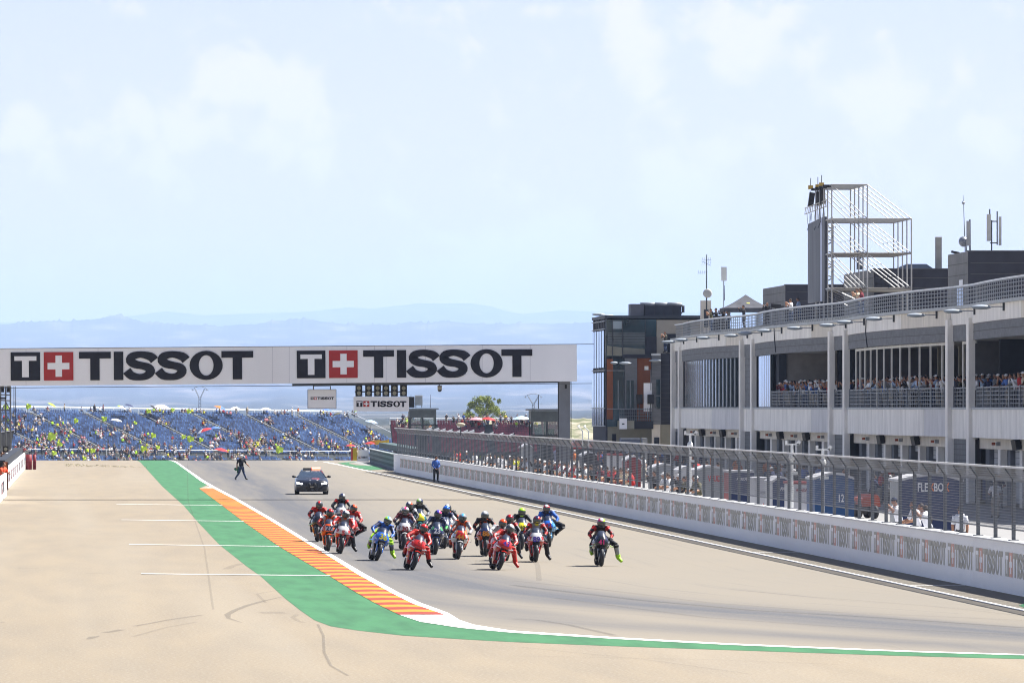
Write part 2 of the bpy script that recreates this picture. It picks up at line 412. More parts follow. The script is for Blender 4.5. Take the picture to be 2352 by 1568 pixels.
# kerb with red and yellow cross bands
kerb = MB(); ky = mat('kerb_yellow', (0.42, 0.185, 0.012), .7, var=.12, scale=1.2); kr = mat('kerb_red', (0.24, 0.034, 0.016), .7, var=.15, scale=1.2)
y = G(0, 1412)[1]; k = 0; yend = G(0, 1121)[1]
while y < yend:
    y2 = min(y + 2.02 * (.94 + .1 * random.Random(k).random()), yend)
    mm = kr if k % 2 == 0 else ky
    kerb.use(mm)
    a0, a1, b0, b1 = Xw(TR, y) - .01, Xw(TLL, y) - .01, Xw(TR, y2) - .01, Xw(TLL, y2) - .01
    c0 = lambda A, B: A + (B - A) * .5
    for (u0, u1, z0, z1) in ((0, .5, .012, .024), (.5, 1, .024, .014)):
        kerb.poly([(a0 + (a1 - a0) * u0, y, z0), (a0 + (a1 - a0) * u1, y, z1), (b0 + (b1 - b0) * u1, y2, z1), (b0 + (b1 - b0) * u0, y2, z0)])
    y = y2; k += 1
ye = yend
kerb.use(white); kerb.poly([(Xw(TR, ye), ye, .03), (Xw(TLL, ye), ye, .03), (Xw(TLL, ye + 5), ye + 5, .013)])
struct(kerb.build('kerb'))
wt = MB().use(white)                        # white tail of the kerb
pts = [(Xw(TT, Yq), Xw(TLR, Yq), Yq) for Yq in np.linspace(G(0, 1440)[1], G(0, 1411.8)[1], 24)]
for (a0, a1, ya), (b0, b1, yb) in zip(pts, pts[1:]):
    wt.poly([(a0, ya, .013), (a1, ya, .013), (b1, yb, .013), (b0, yb, .013)])
struct(wt.build('kerb_tail'))
# braking distance lines across the run-off, pit side line, grid marks
for i, (x0, x1, y0, y1) in enumerate([(535, 1022, 248, 254), (558, 1120, 320, 327), (592, 1282, 433, 442), (650, 1518, 568, 577)]):
    (xa, ya), (xb, yb) = G(x0 / 2, 1033.6 + y0 / 2), G(x1 / 2, 1033.6 + y1 / 2)
    hw = .30 if i < 2 else .24
    b = MB().use(white); n = 12
    for k in range(n):
        p = [xa + (xb - xa) * (k + j) / n for j in (0, 1)]; q = [ya + (yb - ya) * (k + j) / n for j in (0, 1)]
        b.poly([(p[0], q[0] - hw, .016), (p[1], q[1] - hw, .016), (p[1], q[1] + hw, .016), (p[0], q[0] + hw, .016)])
    struct(b.build('braking_line'))
sheet('pit_line', [(Y, [23.42 + (Y < 220) * 0, 23.62]) for Y in steps(100, 640, .05)], white, .012)
for yv in (1268.5, 1344.4):
    Y = G(0, yv)[1]; b = MB().use(white); b.poly([(23.62, Y - .15, .012), (25.15, Y - .15, .012), (25.15, Y + .15, .012), (23.62, Y + .15, .012)]); struct(b.build('grid_line'))
for a_, b_ in ((300, 1036.0), ):
    pass
# far green patch by the tyre wall, dry grass tuft strip, green patch by the pit exit line
gp = MB().use(green); pp = [G(x, y) for x, y in [(776, 1063.5), (812, 1059), (850, 1066), (890, 1077), (850, 1079.5), (822, 1075)]]
gp.poly([(x, y, Zg(y) + .02) for x, y in pp]); struct(gp.build('green_patch'))
gp = MB().use(green); pp = [G(x, y) for x, y in [(2340, 1390), (2352, 1386), (2420, 1392), (2420, 1403), (2352, 1395)]]
gp.poly([(x, y, .009) for x, y in pp]); struct(gp.build('green_patch'))
# skid marks and seams on the run-off (thin rubber films)
rub = mat('rubber_film', (0.104, 0.096, 0.088), .9, var=.25, scale=3, alpha=.25); rubl = mat('faint_rubber_film', (0.120, 0.108, 0.096), .9, var=.25, scale=3, alpha=.14)
seam = mat('seam_tar', (0.096, 0.088, 0.080), .9, alpha=.35)
def mark(pts, wd, m, name='skid_mark', dz=.012):
    g = [G(*p) for p in pts]; b = MB().use(m); n = len(g); L_, R_ = [], []
    for i, (x, y) in enumerate(g):
        a, c = g[max(i - 1, 0)], g[min(i + 1, n - 1)]; dx, dy = c[0] - a[0], c[1] - a[1]; l = math.hypot(dx, dy)
        ww = (wd[i] if isinstance(wd, list) else wd) / 2
        L_.append((x - dy / l * ww, y + dx / l * ww, dz)); R_.append((x + dy / l * ww, y - dx / l * ww, dz))
    for i in range(n - 1): b.poly([L_[i], R_[i], R_[i + 1], L_[i + 1]])
    return struct(b.build(name))
mark(Q([(1305, 672), (1220, 690), (1140, 712), (1080, 735), (1045, 755), (1050, 772), (1110, 792)]), [.03, .12, .16, .16, .16, .1, .03], rub)
mark(Q([(1115, 520), (1070, 532), (1040, 546)]), .25, rubl); mark(Q([(930, 757), (780, 778), (620, 808)]), .12, rub)
mark(Q([(560, 824), (520, 832), (480, 838)]), .2, rub); mark(Q([(455, 853), (430, 858), (405, 868)]), [.05, .22, .1], rub)
mark(Q([(900, 790), (760, 815), (610, 857)]), .1, rubl); mark(Q([(1365, 755), (1345, 768), (1370, 785), (1400, 793)]), .12, rubl)
mark(Q([(1460, 800), (1485, 850), (1490, 930), (1520, 990), (1600, 1035)]), .06, rub); mark(Q([(1240, 742), (1262, 750)]), .6, rubl)
mark(Q([(1850, 850), (1935, 853)]), .2, rubl); mark(Q([(1300, 640), (1180, 660), (1220, 700)]), .08, rubl)
mark(Q([(0, 945), (900, 962), (1500, 985)], 1176), .10, rubl); mark(Q([(40, 905), (600, 960), (1100, 1030)], 1176), .06, rubl)
for yv, x0, x1 in ((249, 200, 290), (249, 430, 475), (371, 120, 185), (372, 400, 470), (543, 80, 178), (565, 385, 470), (791, 0, 20)):
    mark(Q([(x0, yv), ((x0 + x1) / 2, yv + 1), (x1, yv)]), .10, seam, 'expansion_joint')
mark(Q([(0, 775), (110, 780), (250, 800), (470, 850)], 1176), .16, rub, dz=.014)
mark(Q([(100, 500), (118, 530), (122, 570), (124, 600)], 1176), .16, rubl, dz=.014)
mark(Q([(0, 620), (250, 650), (600, 690), (1100, 735), (1700, 770), (2352, 815)], 1176), .25, rub, dz=.014)
mark(Q([(0, 600), (400, 640), (900, 700), (1500, 745), (2352, 782)], 1176), .16, rubl, dz=.014)
mark(Q([(1000, 640), (1400, 676), (1900, 715), (2352, 760)], 1176), .12, rubl, dz=.014)
mark(Q([(200, 680), (900, 770), (1500, 812), (2352, 850)], 1176), .2, rubl, dz=.014)
mark([(430, 1060), (432, 1150), (470, 1260), (490, 1400)], .06, rubl, 'expansion_joint')
tuft = MB().use(mat('dry_grass', (.42, .38, .22), .9, var=.3, scale=2))
rg = random.Random(5)
for i in range(420):
    t = rg.random(); x, y = G(148 / 1 + t * 190, 1067.8 + t * 5 + rg.uniform(-3, 3) * (1 - t * .6)); 
    if rg.random() < t * .8: continue
    h = rg.uniform(.02, .09); a = rg.random() * 3.1; 
    tuft.poly([(x - math.cos(a) * .05, y - math.sin(a) * .05, 0), (x + math.cos(a) * .05, y + math.sin(a) * .05, 0), (x + rg.uniform(-.04, .04), y, h)])
stuff(tuft.build('grass'))
# pit lane surface
sheet('pit_lane', [(Y, [25.55, 30, 38, 46.8]) for Y in steps(100, 620, .02)], mat('pit_lane_asphalt', (0.216, 0.212, 0.208), .9, var=.10, scale=.5, stretch=(1, .1, 1)), .006)

# ------------------------------------------------------------------ far land
land = mat('far_scrubland', (.018, .026, .024), .95, col2=(.16, .145, .125), thr=.61, var=.10, scale=.0034, stretch=(1, .1, 6))
rn = random.Random(11)
ridge = [(-1200, 742), (0, 745), (60, 740), (150, 739), (230, 733), (270, 722), (300, 731), (330, 740), (400, 746), (520, 749), (640, 737), (700, 731), (760, 740), (830, 745), (900, 743), (1040, 737), (1100, 743), (1300, 742), (1500, 739), (2400, 735)]
ridge2 = [(-1200, 742), (0, 741), (180, 735), (300, 726), (380, 715), (470, 724), (700, 716), (740, 712), (800, 706), (850, 709), (960, 697), (1080, 697), (1130, 704), (1160, 714), (1200, 722), (1290, 712), (1365, 716), (1500, 720), (2400, 710)]
def noise1(x, seed, oct_=5):
    s = 0; a = 1; 
    for o in range(oct_):
        f = 2 ** o; i = math.floor(x * f); t = x * f - i; t = t * t * (3 - 2 * t)
        r = lambda k: random.Random(seed * 7919 + o * 131 + k).uniform(-1, 1)
        s += a * (r(i) + (r(i + 1) - r(i)) * t); a *= .55
    return s
prof = [(1420, 1018), (3000, 985), (8000, 956), (15000, 938), (19000, 922), (22500, 904), (26000, 880), (30000, 850), (33500, 820), (36500, 793), (39000, 766)]
xs = list(range(-700, 3200, 4)); b = MB().use(land, True)
nr = []
for j, (D, yb) in enumerate(prof + [(41500, None), (45000, 'back')]):
    for x in xs:
        if yb is None: y = interp(ridge, x) - 4.6 * max(0, noise1(x / 8, 3)) - 2.0 * noise1(x / 45, 5)
        elif yb == 'back': y = 800
        else: y = yb + noise1(x / (90 + 10 * j), 20 + j, 4) * (3 + .8 * j) 
        p = P(x, y, D); b.v.append(tuple(p))
n = len(xs)
for j in range(len(prof) + 1):
    for k in range(n - 1): b.face((j * n + k, j * n + k + 1, (j + 1) * n + k + 1, (j + 1) * n + k))
struct(b.build('hills'))
b = MB().use(land, True)
for D, dy in ((56000, 75), (61000, 35), (68000, 0), (74000, 60)):
    for x in xs: b.v.append(tuple(P(x, interp(ridge2, x) + dy - .8 * abs(noise1(x / 25, 8)), D)))
for j in range(3):
    for k in range(n - 1): b.face((j * n + k, j * n + k + 1, (j + 1) * n + k + 1, (j + 1) * n + k))
struct(b.build('mountains'))
hz = MB().box((6500, 38700, 520), (62000, 78000, 1080))
hzo = hz.build('haze'); stuff(hzo)
hm = bpy.data.materials.new('haze_air'); hm.use_nodes = True; ht = hm.node_tree; ht.nodes.clear()
pv = ht.nodes.new('ShaderNodeVolumePrincipled'); ho = ht.nodes.new('ShaderNodeOutputMaterial'); ht.links.new(pv.outputs[0], ho.inputs['Volume'])
pv.inputs['Color'].default_value = (.50, .66, 1, 1); pv.inputs['Density'].default_value = 3.4e-5; pv.inputs['Anisotropy'].default_value = 0.
hzo.data.materials.append(hm)
# ------------------------------------------------------------------ shared surfaces
steel = mat('galvanised_steel', (.30, .32, .35), .5, .5, var=.15, scale=3)
dsteel = mat('dark_steel', (.06, .065, .075), .5, .5)
blackp = mat('black_plastic', (.018, .018, .02), .45)
rubber = mat('black_rubber', (.018, .019, .023), .55, var=.2, scale=8)
wpaint = mat('white_banner', (.88, .88, .90), .6, var=.03, scale=.6)
navy = mat('dark_ink', (.012, .013, .022), .5, var=.1); redp = mat('red_ink', (.42, .035, .035), .5, var=.08)
glassd = mat('dark_glass', (.02, .03, .045), .06, var=.3, scale=.4, spec=.8)
concrete = mat('pale_concrete', (.82, .79, .74), .85, var=.14, scale=1.3, stretch=(1, 1, .25))
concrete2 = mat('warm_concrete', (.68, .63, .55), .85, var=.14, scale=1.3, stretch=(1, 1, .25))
cgrey = mat('grey_column_concrete', (.36, .37, .40), .8, var=.08, scale=1)

# ------------------------------------------------------------------ start gantry
g = thing('start_gantry', 'long white overhead gantry with two big black and red wordmarks spanning the track', 'gantry', (0, 362, 0))
S = 15300 / 362
def gx(x): return (x - VX) / S
def gz(y): return H - (y - VY) / S
tilt = math.atan(10. / 1320)
b = MB().use(mat('gantry_banner_cloth', (.88, .88, .90), .65, var=.035, scale=.5, stretch=(1, 1, .3), bump=.25)); xm = gx(661); Lb = gx(1322) + 9
b.box((gx(1322) - Lb / 2, 0, gz(838.2) - (Lb / 2 - (gx(1322) - xm)) * math.tan(tilt)), (Lb, 1.9, 84.5 / S), ry=-tilt)
b.build('banner', parent=g)
seamm = mat('banner_seam', (.45, .45, .50), .7)
for x in (60, 225, 625, 663, 795, 885, 1105, 1215, 858, 975):
    MB().use(seamm).box((gx(x), -.953, gz(838.2 - (x - 661) * 10 / 1320)), (.014, .006, 83 / S)).build('seam', parent=g)
b = MB().use(dsteel)
b.box((gx(1176 - 200), 0, gz(880)), (gx(1289) - gx(680), 1.4, 5.5 / S), ry=-math.atan(8 / 640)); b.build('lower_beam', parent=g)
b = MB().use(dsteel); b.box((gx(600), -.955, gz(886.2)), (gx(1290) + 9, .012, .03), ry=-tilt); b.box((gx(600), -.955, gz(796.2)), (gx(1300) + 9, .012, .03), ry=-tilt); b.build('edge_cord', parent=g)
pil = MB().use(mat('gantry_pillar_grey', (.17, .18, .20), .6, var=.1, scale=2)); pil.span((gx(1282.5), -.35, 0), (gx(1308.5), .35, gz(872)))
po = pil.build('pillar', parent=g)
b = MB().use(blackp); b.span((gx(1296), -.37, gz(892)), (gx(1301), -.345, gz(883))); b.span((gx(1280.5), -.3, 0), (gx(1282.2), -.2, gz(873))); b.span((gx(1310), -.3, 0), (gx(1311.6), -.2, gz(873))); b.build('conduit', parent=g)
MB().use(MATS['gantry_pillar_grey']).span((-9.3, -.35, 0), (-8.7, .35, gz(885))).build('pillar', parent=g)
lg = logo_mesh('wordmark', navy, redp, wpaint, .02)
for x, y, ht in ((25, 874.3, 65), (680.5, 868.6, 63.1)):
    inst('wordmark', lg, g, (gx(x), -.955, gz(y)), (0, -tilt * .8, 0), ht / S)
# boards and lights hanging from the gantry
t = thing('hanging_board', 'small square white sponsor board hanging under the gantry', 'sign board', (gx(739), 362 - .3, gz(937.6)))
w_, h_ = 65 / S, 43.5 / S
MB().use(wpaint).box((0, 0, h_ / 2), (w_, .06, h_)).build('panel', parent=t)
b = MB().use(dsteel)
for a_ in (-1, 1): b.box((a_ * w_ / 2, 0, h_ / 2), (.03, .07, h_)); b.box((a_ * w_ * .30, 0, h_ + .09), (.05, .05, .2))
b.box((0, 0, h_), (w_, .07, .025)); b.box((0, 0, 0), (w_, .07, .025)); b.box((0, 0, h_ + .17), (w_ * .6, .05, .03)); b.build('frame', parent=t)
inst('wordmark', lg, t, (-26 / S, -.035, 20 / S), (0, 0, 0), (6.3 / S, .4, 6.3 / S))
t = thing('hanging_board', 'wide white sponsor board hanging under the start lights', 'sign board', (gx(875), 362 - .3, gz(944)), rot=(0, R(.25), 0))
w_, h_ = 127.3 / S, 33 / S
MB().use(wpaint).box((0, 0, h_ / 2), (w_, .06, h_)).build('panel', parent=t)
inst('wordmark', lg, t, (-57 / S, -.035, 10 / S), (0, 0, 0), (13.4 / S, .4, 13.4 / S))
t = thing('start_lights', 'row of dark start light housings with unlit pale lenses under the gantry', 'traffic light', (gx(873.5), 362 - .3, gz(910)))
MB().use(dsteel).box((0, .1, .25), (118 / S, .06, .07)).build('rail', parent=t)
lens = mat('unlit_lens', (.30, .29, .22), .35, var=.2, scale=20)
for i, x in enumerate((605, 675, 740, 800, 862, 928)):
    X = (1100 + x / 1.809) / 1.7415; X = gx(X) - gx(873.5)
    hs = MB().use(blackp).box((X, 0, 13.5 / S), (15.5 / S, .22, 27 / S)).build('housing', parent=t)
    for z in (7.5, 19):
        l = MB().use(lens); l.tube([(X, -.11, z / S), (X, -.16, z / S)], 4.6 / S, 14); l.build('lens', parent=hs)
        MB().use(blackp).box((X, -.17, z / S + 5.2 / S), (10 / S, .14, .02)).build('visor', parent=hs)
t = thing('dome_camera', 'small pale dome camera hanging under the right half of the gantry', 'camera', (gx(1009), 361.6, gz(899)))
b = MB().use(mat('camera_beige', (.4, .37, .3), .5), True); b.tube([(0, 0, .1), (0, 0, .33)], .12, 10); b.build('housing', parent=t)
MB().use(glassd, True).ball((0, 0, .1), .12, 10, 6).build('dome', parent=t)
MB().use(dsteel).tube([(0, 0, .33), (-.05, 0, .42), (-.12, 0, .45), (-.13, 0, .56)], .025, 6).build('bracket', parent=t)

# ------------------------------------------------------------------ pit wall with the printed banner
t = thing('pit_wall', 'long white pit wall with a repeated faded wordmark along it', 'wall', (0, 0, 0))
ww = mat('pit_wall_white', (.90, .90, .91), .7, var=.04, scale=.5, stretch=(1, .2, 1))
b = MB().use(ww)
seg = 29.0; y = 128.
while y < 517:
    b.span((25.22, y + .03, 0), (25.55, min(y + seg, 517.0), 1.37)); y += seg
b.build('wall_body', parent=t)
b = MB().use(mat('wall_cap', (.62, .62, .62), .7)); b.span((25.18, 128, 1.372), (25.62, 517.1, 1.415)); b.build('cap', parent=t)
faded = mat('faded_grey_ink', (.46, .44, .385), .7, var=.05); fred = mat('faded_red_ink', (.72, .42, .34), .7, var=.05)
fl = logo_mesh('faded_wordmark', faded, fred, ww, .004)
Y = 390150 / (2333.3 - VX) + 5.85 * 14
k = 0
Y = 390150 / (2333.3 - VX) - 5.85 * 8
while Y < 511:
    inst('wordmark', fl, t, (25.215, Y, .46), (0, 0, R(-90)), (.625, .8, .655)); Y += 5.85; k += 1
# debris fence standing on the wall: 100 posts, wires, slanted top
fence = thing('debris_fence', 'tall grey mesh debris fence with a slanted top on the pit wall', 'fence', (0, 0, 0))
fst = mat('fence_steel', (.12, .13, .145), .5, .4, var=.12, scale=2); wire = mat('fence_wire', (.15, .16, .18), .45, .4); railm = mat('fence_top_rail', (.70, .70, .70), .6, var=.05)
X0, Z0, Z1, Z2 = 25.46, 1.415, 3.03, 3.38
pm_ = MB().use(fst); pm_.box((0, 0, (Z1 - Z0) / 2), (.10, .08, Z1 - Z0)); pm_.box((-.115, 0, Z1 - Z0 + .16), (.06, .09, .40), ry=-R(36)); pm_.box((0, 0, .012), (.26, .3, .02))
pme = pm_.mesh('post')
ys = [169 + 3.50 * i for i in range(100)]
for y in ys: inst('post', pme, fence, (X0, y, Z0))
YA, YB = 129, ys[-1]
extra = MB().use(fst)
for y in (130.5, 134, 137.5, 141, 144.5, 148, 151.5, 155, 158.5, 162, 165.5): extra.box((X0, y, (Z0 + Z1) / 2), (.13, .09, Z1 - Z0)); extra.box((X0 - .115, y, Z1 + .16), (.07, .07, .4), ry=-R(36))
b = MB().use(wire)
z = Z0 + .30
while z < Z1:
    b.box((X0 - .03, (YA + YB) / 2, z), (.007, YB - YA, .009)); z += .075
for i in range(1, 5): b.box((X0 - .03 - .22 * i / 5, (YA + YB) / 2, Z1 + .3 * i / 5), (.007, YB - YA, .008))
y = YA
while y < YB:
    b.box((X0 - .03, y, (Z0 + .28 + Z1) / 2), (.004, .006, Z1 - Z0 - .28)); y += .10 if y < 260 else .2 if y < 340 else .5
b.build('wire_mesh', parent=fence)
b = MB().use(mat('fence_top_mesh', (.26, .27, .285), .6, alpha=.5)); b.poly([(X0 - .01, YA, Z1 + .02), (X0 - .01, YB, Z1 + .02), (X0 - .23, YB, Z2 - .01), (X0 - .23, YA, Z2 - .01)]); b.build('top_mesh', parent=fence)
b = MB().use(railm); b.span((X0 - .27, YA, Z2 - .01), (X0 - .21, YB, Z2 + .04)); b.build('top_rail', parent=fence)
b = MB().use(fst); b.span((X0 - .03, YA, Z1 - .03), (X0 + .04, YB, Z1 + .03)); b.span((X0 + .02, YA, Z0 + .27), (X0 + .06, YB, Z0 + .31)); b.build('middle_rail', parent=fence)
stuff(extra.build('post', parent=fence))

# tyre wall and marker boards at the far end of the pit wall
t = thing('tyre_wall', 'dark green banded tyre barrier at the far end of the pit wall', 'tyre barrier', (0, 0, 0))
A_, B_ = P(848, 1058, 0), 0
pa = (G(905, 1078)[0] - .2, 522.), (27.6, 611.)
tb = mat('tyre_wall_conveyor', (.055, .085, .085), .7, var=.3, scale=1.5); tg = mat('tyre_wall_band', (.16, .20, .20), .7, var=.2)
for k in range(6):
    b = MB().use(tb if k % 2 else tg); z0 = k * .2; dx = .04 * (k % 2)
    b.poly([(pa[0][0] + dx, pa[0][1], z0), (pa[1][0] + dx, pa[1][1], Zg(611) + z0), (pa[1][0] + dx, pa[1][1], Zg(611) + z0 + .2), (pa[0][0] + dx, pa[0][1], z0 + .2)])
    b.poly([(pa[0][0] + dx, pa[0][1], z0 + .2), (pa[1][0] + dx, pa[1][1], Zg(611) + z0 + .2), (pa[1][0] + 1, pa[1][1], Zg(611) + z0 + .2), (pa[0][0] + 1, pa[0][1], z0 + .2)])
    b.poly([(pa[0][0] + dx, pa[0][1], z0), (pa[0][0] + dx, pa[0][1], z0 + .2), (pa[0][0] + 1, pa[0][1], z0 + .2), (pa[0][0] + 1, pa[0][1], z0)])
    b.build('belt', parent=t)
MB().use(mat('tyre_wall_rail', (.8, .8, .8), .7)).tube([(pa[0][0] - .02, pa[0][1], 1.24), (pa[1][0] - .02, pa[1][1], Zg(611) + 1.24)], .05, 6).build('top_strip', parent=t)
b = MB().use(tb); b.box((28.4, 570, 1.5), (1.2, 86, .5), rz=R(-1)); b.build('tyre_stack', parent=t)
YS = 600
t = thing('sponsor_board', 'small white sponsor board beside the tyre barrier', 'sign board', tuple(P(834, 1059, YS)))
s6 = 15300 / YS
MB().use(wpaint).box((0, 0, 13 / s6), (26 / s6, .15, 26 / s6)).build('panel', parent=t)
inst('wordmark', lg, t, (-11 / s6, -.08, 7 / s6), (0, 0, 0), (2.5 / s6, .4, 4.5 / s6))
t = thing('marker_pad', 'yellow and red foam marker pad next to the small white board', 'barrier pad', tuple(P(812.5, 1057, YS)))
MB().use(mat('pad_yellow', (.62, .42, .03), .6)).box((2.2 / s6, 0, 14.5 / s6), (9 / s6, .5, 29 / s6)).build('pad', parent=t)
MB().use(mat('pad_red', (.5, .03, .03), .6)).box((-4.2 / s6, 0, 14.5 / s6), (3.6 / s6, .5, 29 / s6)).build('edge_pad', parent=t)

# ------------------------------------------------------------------ race control booths behind the wall
def booth(label, xc, ytop, ybot, Y, wpx, grp):
    s_ = 15300 / Y; z0 = H - (ybot - VY) / s_; zt = H - (ytop - VY) / s_; wd = wpx / s_
    t = thing('control_booth', label, 'booth', ((xc - VX) / s_, Y, 0), group=grp)
    fr = mat('booth_frame', (.05, .058, .065), .5, .3); gl = mat('booth_glass', (.30, .38, .36), .1, alpha=.35)
    MB().use(fr).box((0, .9, z0 / 2), (wd * .3, .5, z0)).build('pedestal', parent=t)
    MB().use(fr).box((0, .9, z0), (wd * .9, 1.8, .08)).build('floor_plate', parent=t)
    b = MB().use(mat('booth_fascia', (.10, .115, .12), .6, var=.2)); b.box((0, .9, zt - .42), (wd * .92, 1.85, .62)); b.box((0, -.04, zt - .42), (wd * .9, .03, .03)); b.build('fascia', parent=t)
    MB().use(mat('booth_roof_grey', (.13, .14, .14), .6)).box((0, .9, zt - .05), (wd * 1.08, 2.3, .09)).build('roof', parent=t)
    for sx in (-1, 0, 1):
        for yy_ in (.02, 1.78):
            MB().use(fr).box((sx * wd * .43, yy_, (z0 + zt - .7) / 2), (.10, .08, zt - .7 - z0)).build('mullion', parent=t)
    MB().use(fr).box((0, 0, z0 + .35), (wd * .9, .05, .08)).build('rail', parent=t)
    for sx in (-1, 1): MB().use(gl).box((sx * wd * .215, .03, (z0 + zt - .7) / 2), (wd * .40, .015, zt - .75 - z0)).build('window', parent=t)
    MB().use(glassd).box((wd * .14, .9, z0 + .55), (wd * .2, .5, .35)).build('monitor', parent=t)
    return t
booth('dark glazed control booth behind the fence under the wide hanging board', 971, 937, 986, 510, 67, 'control booths')
booth('dark glazed control booth behind the fence beside the gantry pillar', 1256, 938.5, 1014, 378, 80, 'control booths')
def pole(label, x, y0, y1, Y, r=.03, m=dsteel, name='antenna_pole', cat='antenna'):
    a_, c_ = P(x, y0, Y), P(x, y1, Y); t = MB().use(m); t.tube([(0, 0, 0), (0, 0, c_.z - a_.z)], [r, r * .6], 6)
    return tag(t.build(name, loc=tuple(a_)), label, cat)
pole('thin black antenna on the far control booth, left of its cabinet', 944, 936, 905, 511, .02); pole('thin black antenna on the far control booth roof, right of its cabinet', 988.6, 936, 906, 511, .02)
pole('thin dark pole behind the booth next to the gantry pillar', 1237, 938, 906, 500, .04, name='pole', cat='pole')
t = thing('roof_cabinet', 'pale grey cabinet on the roof of the far control booth', 'cabinet', tuple(P(962, 936, 510.8)))
MB().use(mat('cabinet_grey', (.35, .37, .38), .6)).box((0, .2, .55), (17 / 30, .3, .72)).build('body', parent=t); MB().use(mat('cabinet_cap', (.8, .8, .8), .6)).box((0, .2, .93), (18.5 / 30, .35, .05)).build('cap', parent=t)
for sx in (-.22, .22): MB().use(steel).box((sx, .2, .1), (.05, .05, .2)).build('leg', parent=t)
t = thing('loudspeaker', 'black boxy loudspeakers left of the cabinet on the far control booth', 'loudspeaker', tuple(P(942, 936, 510.8)))
MB().use(blackp).box((0, .2, .43), (20 / 30, .4, .82)).build('body', parent=t); MB().use(dsteel).box((-.2, 0, .5), (.04, .03, .7)).build('grille', parent=t)
t = thing('weather_dome', 'round pale furry microphone cover on a stand behind the fence', 'microphone', tuple(P(1058, 1022, 420)))
MB().use(mat('fur_beige', (.45, .40, .30), .95), True).ball((0, 0, 1.3), (.30, .14, .12), 10, 7).build('cover', parent=t); MB().use(dsteel).tube([(0, 0, .6), (0, 0, 1.25)], .03).build('stand', parent=t)
# timing cameras in a row behind the fence
for i, x in enumerate((880, 888, 898, 908, 918, 927, 938, 951, 962, 976)):
    pass
cams = [(495, 398), (580, 402), (655, 412), (735, 422), (825, 435), (915, 432), (990, 430), (1105, 452), (1215, 460), (1330, 468), (1450, 475)]
first = None
for i, (zx, zy) in enumerate(cams):
    x, y = (1550 + zx / 2.94) / 1.7415, (1580 + zy / 2.94) / 1.7415; Yc = 500 - i * 10; p = P(x, y, Yc)
    if first is None:
        t = thing('fixed_camera', '', 'camera'); first = t
        MB().use(mat('camera_white', (.62, .63, .64), .5)).box((0, 0, .0), (.42, .5, .15), ry=-R(22)).build('housing', parent=t)
        MB().use(glassd).tube([(.19, -.26, .08), (.19, -.3, .08)], .05, 8).build('lens', parent=t)
        MB().use(dsteel).tube([(0, 0, -.05), (.1, 0, -.5)], .03).build('bracket', parent=t)
    else: t = copy_tree(first)
    t.location = p; t['group'] = 'white cameras above the fence'; t['category'] = 'camera'
    t['label'] = 'tilted white camera above the fence, ' + ['first from the far control booth', 'second from the far control booth', 'third from the far control booth', 'fourth from the far control booth', 'fifth from the far control booth', 'sixth and middle one of the row', 'seventh in the row, close to its left neighbour', 'fourth from the round furry microphone', 'third from the round furry microphone', 'second from the round furry microphone', 'next to the round furry microphone'][i]
# ------------------------------------------------------------------ pit building, facade along the pit lane
brick = mat('grey_block_cladding', (.165, .17, .18), .85, var=.16, scale=1.1, stretch=(1, 1, 3))
bdark = mat('dark_block_cladding', (.035, .037, .05), .8, var=.15, scale=1.2)
blit = mat('paler_block_cladding', (.19, .19, .19), .85, var=.14, scale=1.2)  # on plant rooms, this paler tone paints bounced light on the track side
coping = mat('grey_coping', (.42, .44, .45), .7, var=.12, scale=1.5)
joint = mat('panel_joint', (.10, .10, .10), .9)
gblue = mat('reflective_glazing', (.40, .47, .54), .12, metal=.95, var=.15, scale=.25, spec=1.)
fin = mat('dark_fin', (.02, .035, .045), .4)
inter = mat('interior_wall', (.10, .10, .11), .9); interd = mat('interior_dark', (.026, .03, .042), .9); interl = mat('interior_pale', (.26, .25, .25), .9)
railg = mat('railing_grey', (.17, .185, .205), .5, .3)
FX = 47.0
def Yu(x): return FX * F / (x - VX)
cols = [512.2, 465.4, 457.7, 410.9, 403.0, 355.7, 347.4, 300.6, 292.8]
bays = [(512.2, 465.4), (457.7, 410.9), (403.0, 355.7), (347.4, 300.6)]
smalls = [(518.3, 512.8), (465.4, 457.7), (410.9, 403.0), (355.7, 347.4), (300.6, 292.8)]
ZR, ZP, ZB, ZS, ZF, ZH = 10.3, 9.36, 8.5, 5.0, 3.43, 2.85
def fx(Y):
    for a, c in bays:
        if c <= Y <= a:
            m = (a + c) / 2; h = (a - c) / 2
            return FX + .08 - .75 * (1 - ((Y - m) / h) ** 2)
    return FX + .08
B = thing('pit_building', 'long grey and white pit building with open balconies above the garages', 'building', (0, 0, 0))
def curve_panel(name, m, a, c, z0, z1, th=.3, off=0., n=12, parent=None, kind=None):
    """a wall strip between Y=a (far) and Y=c (near) following the bowed facade"""
    b = MB().use(m)
    ysq = [a + (c - a) * i / n for i in range(n + 1)]
    rings = []
    for Y in ysq:
        X = fx(Y) + off; rings.append([(X, Y, z0), (X, Y, z1), (X + th, Y, z1), (X + th, Y, z0)])
    b.loft(rings); return b.build(name, parent=parent or B)
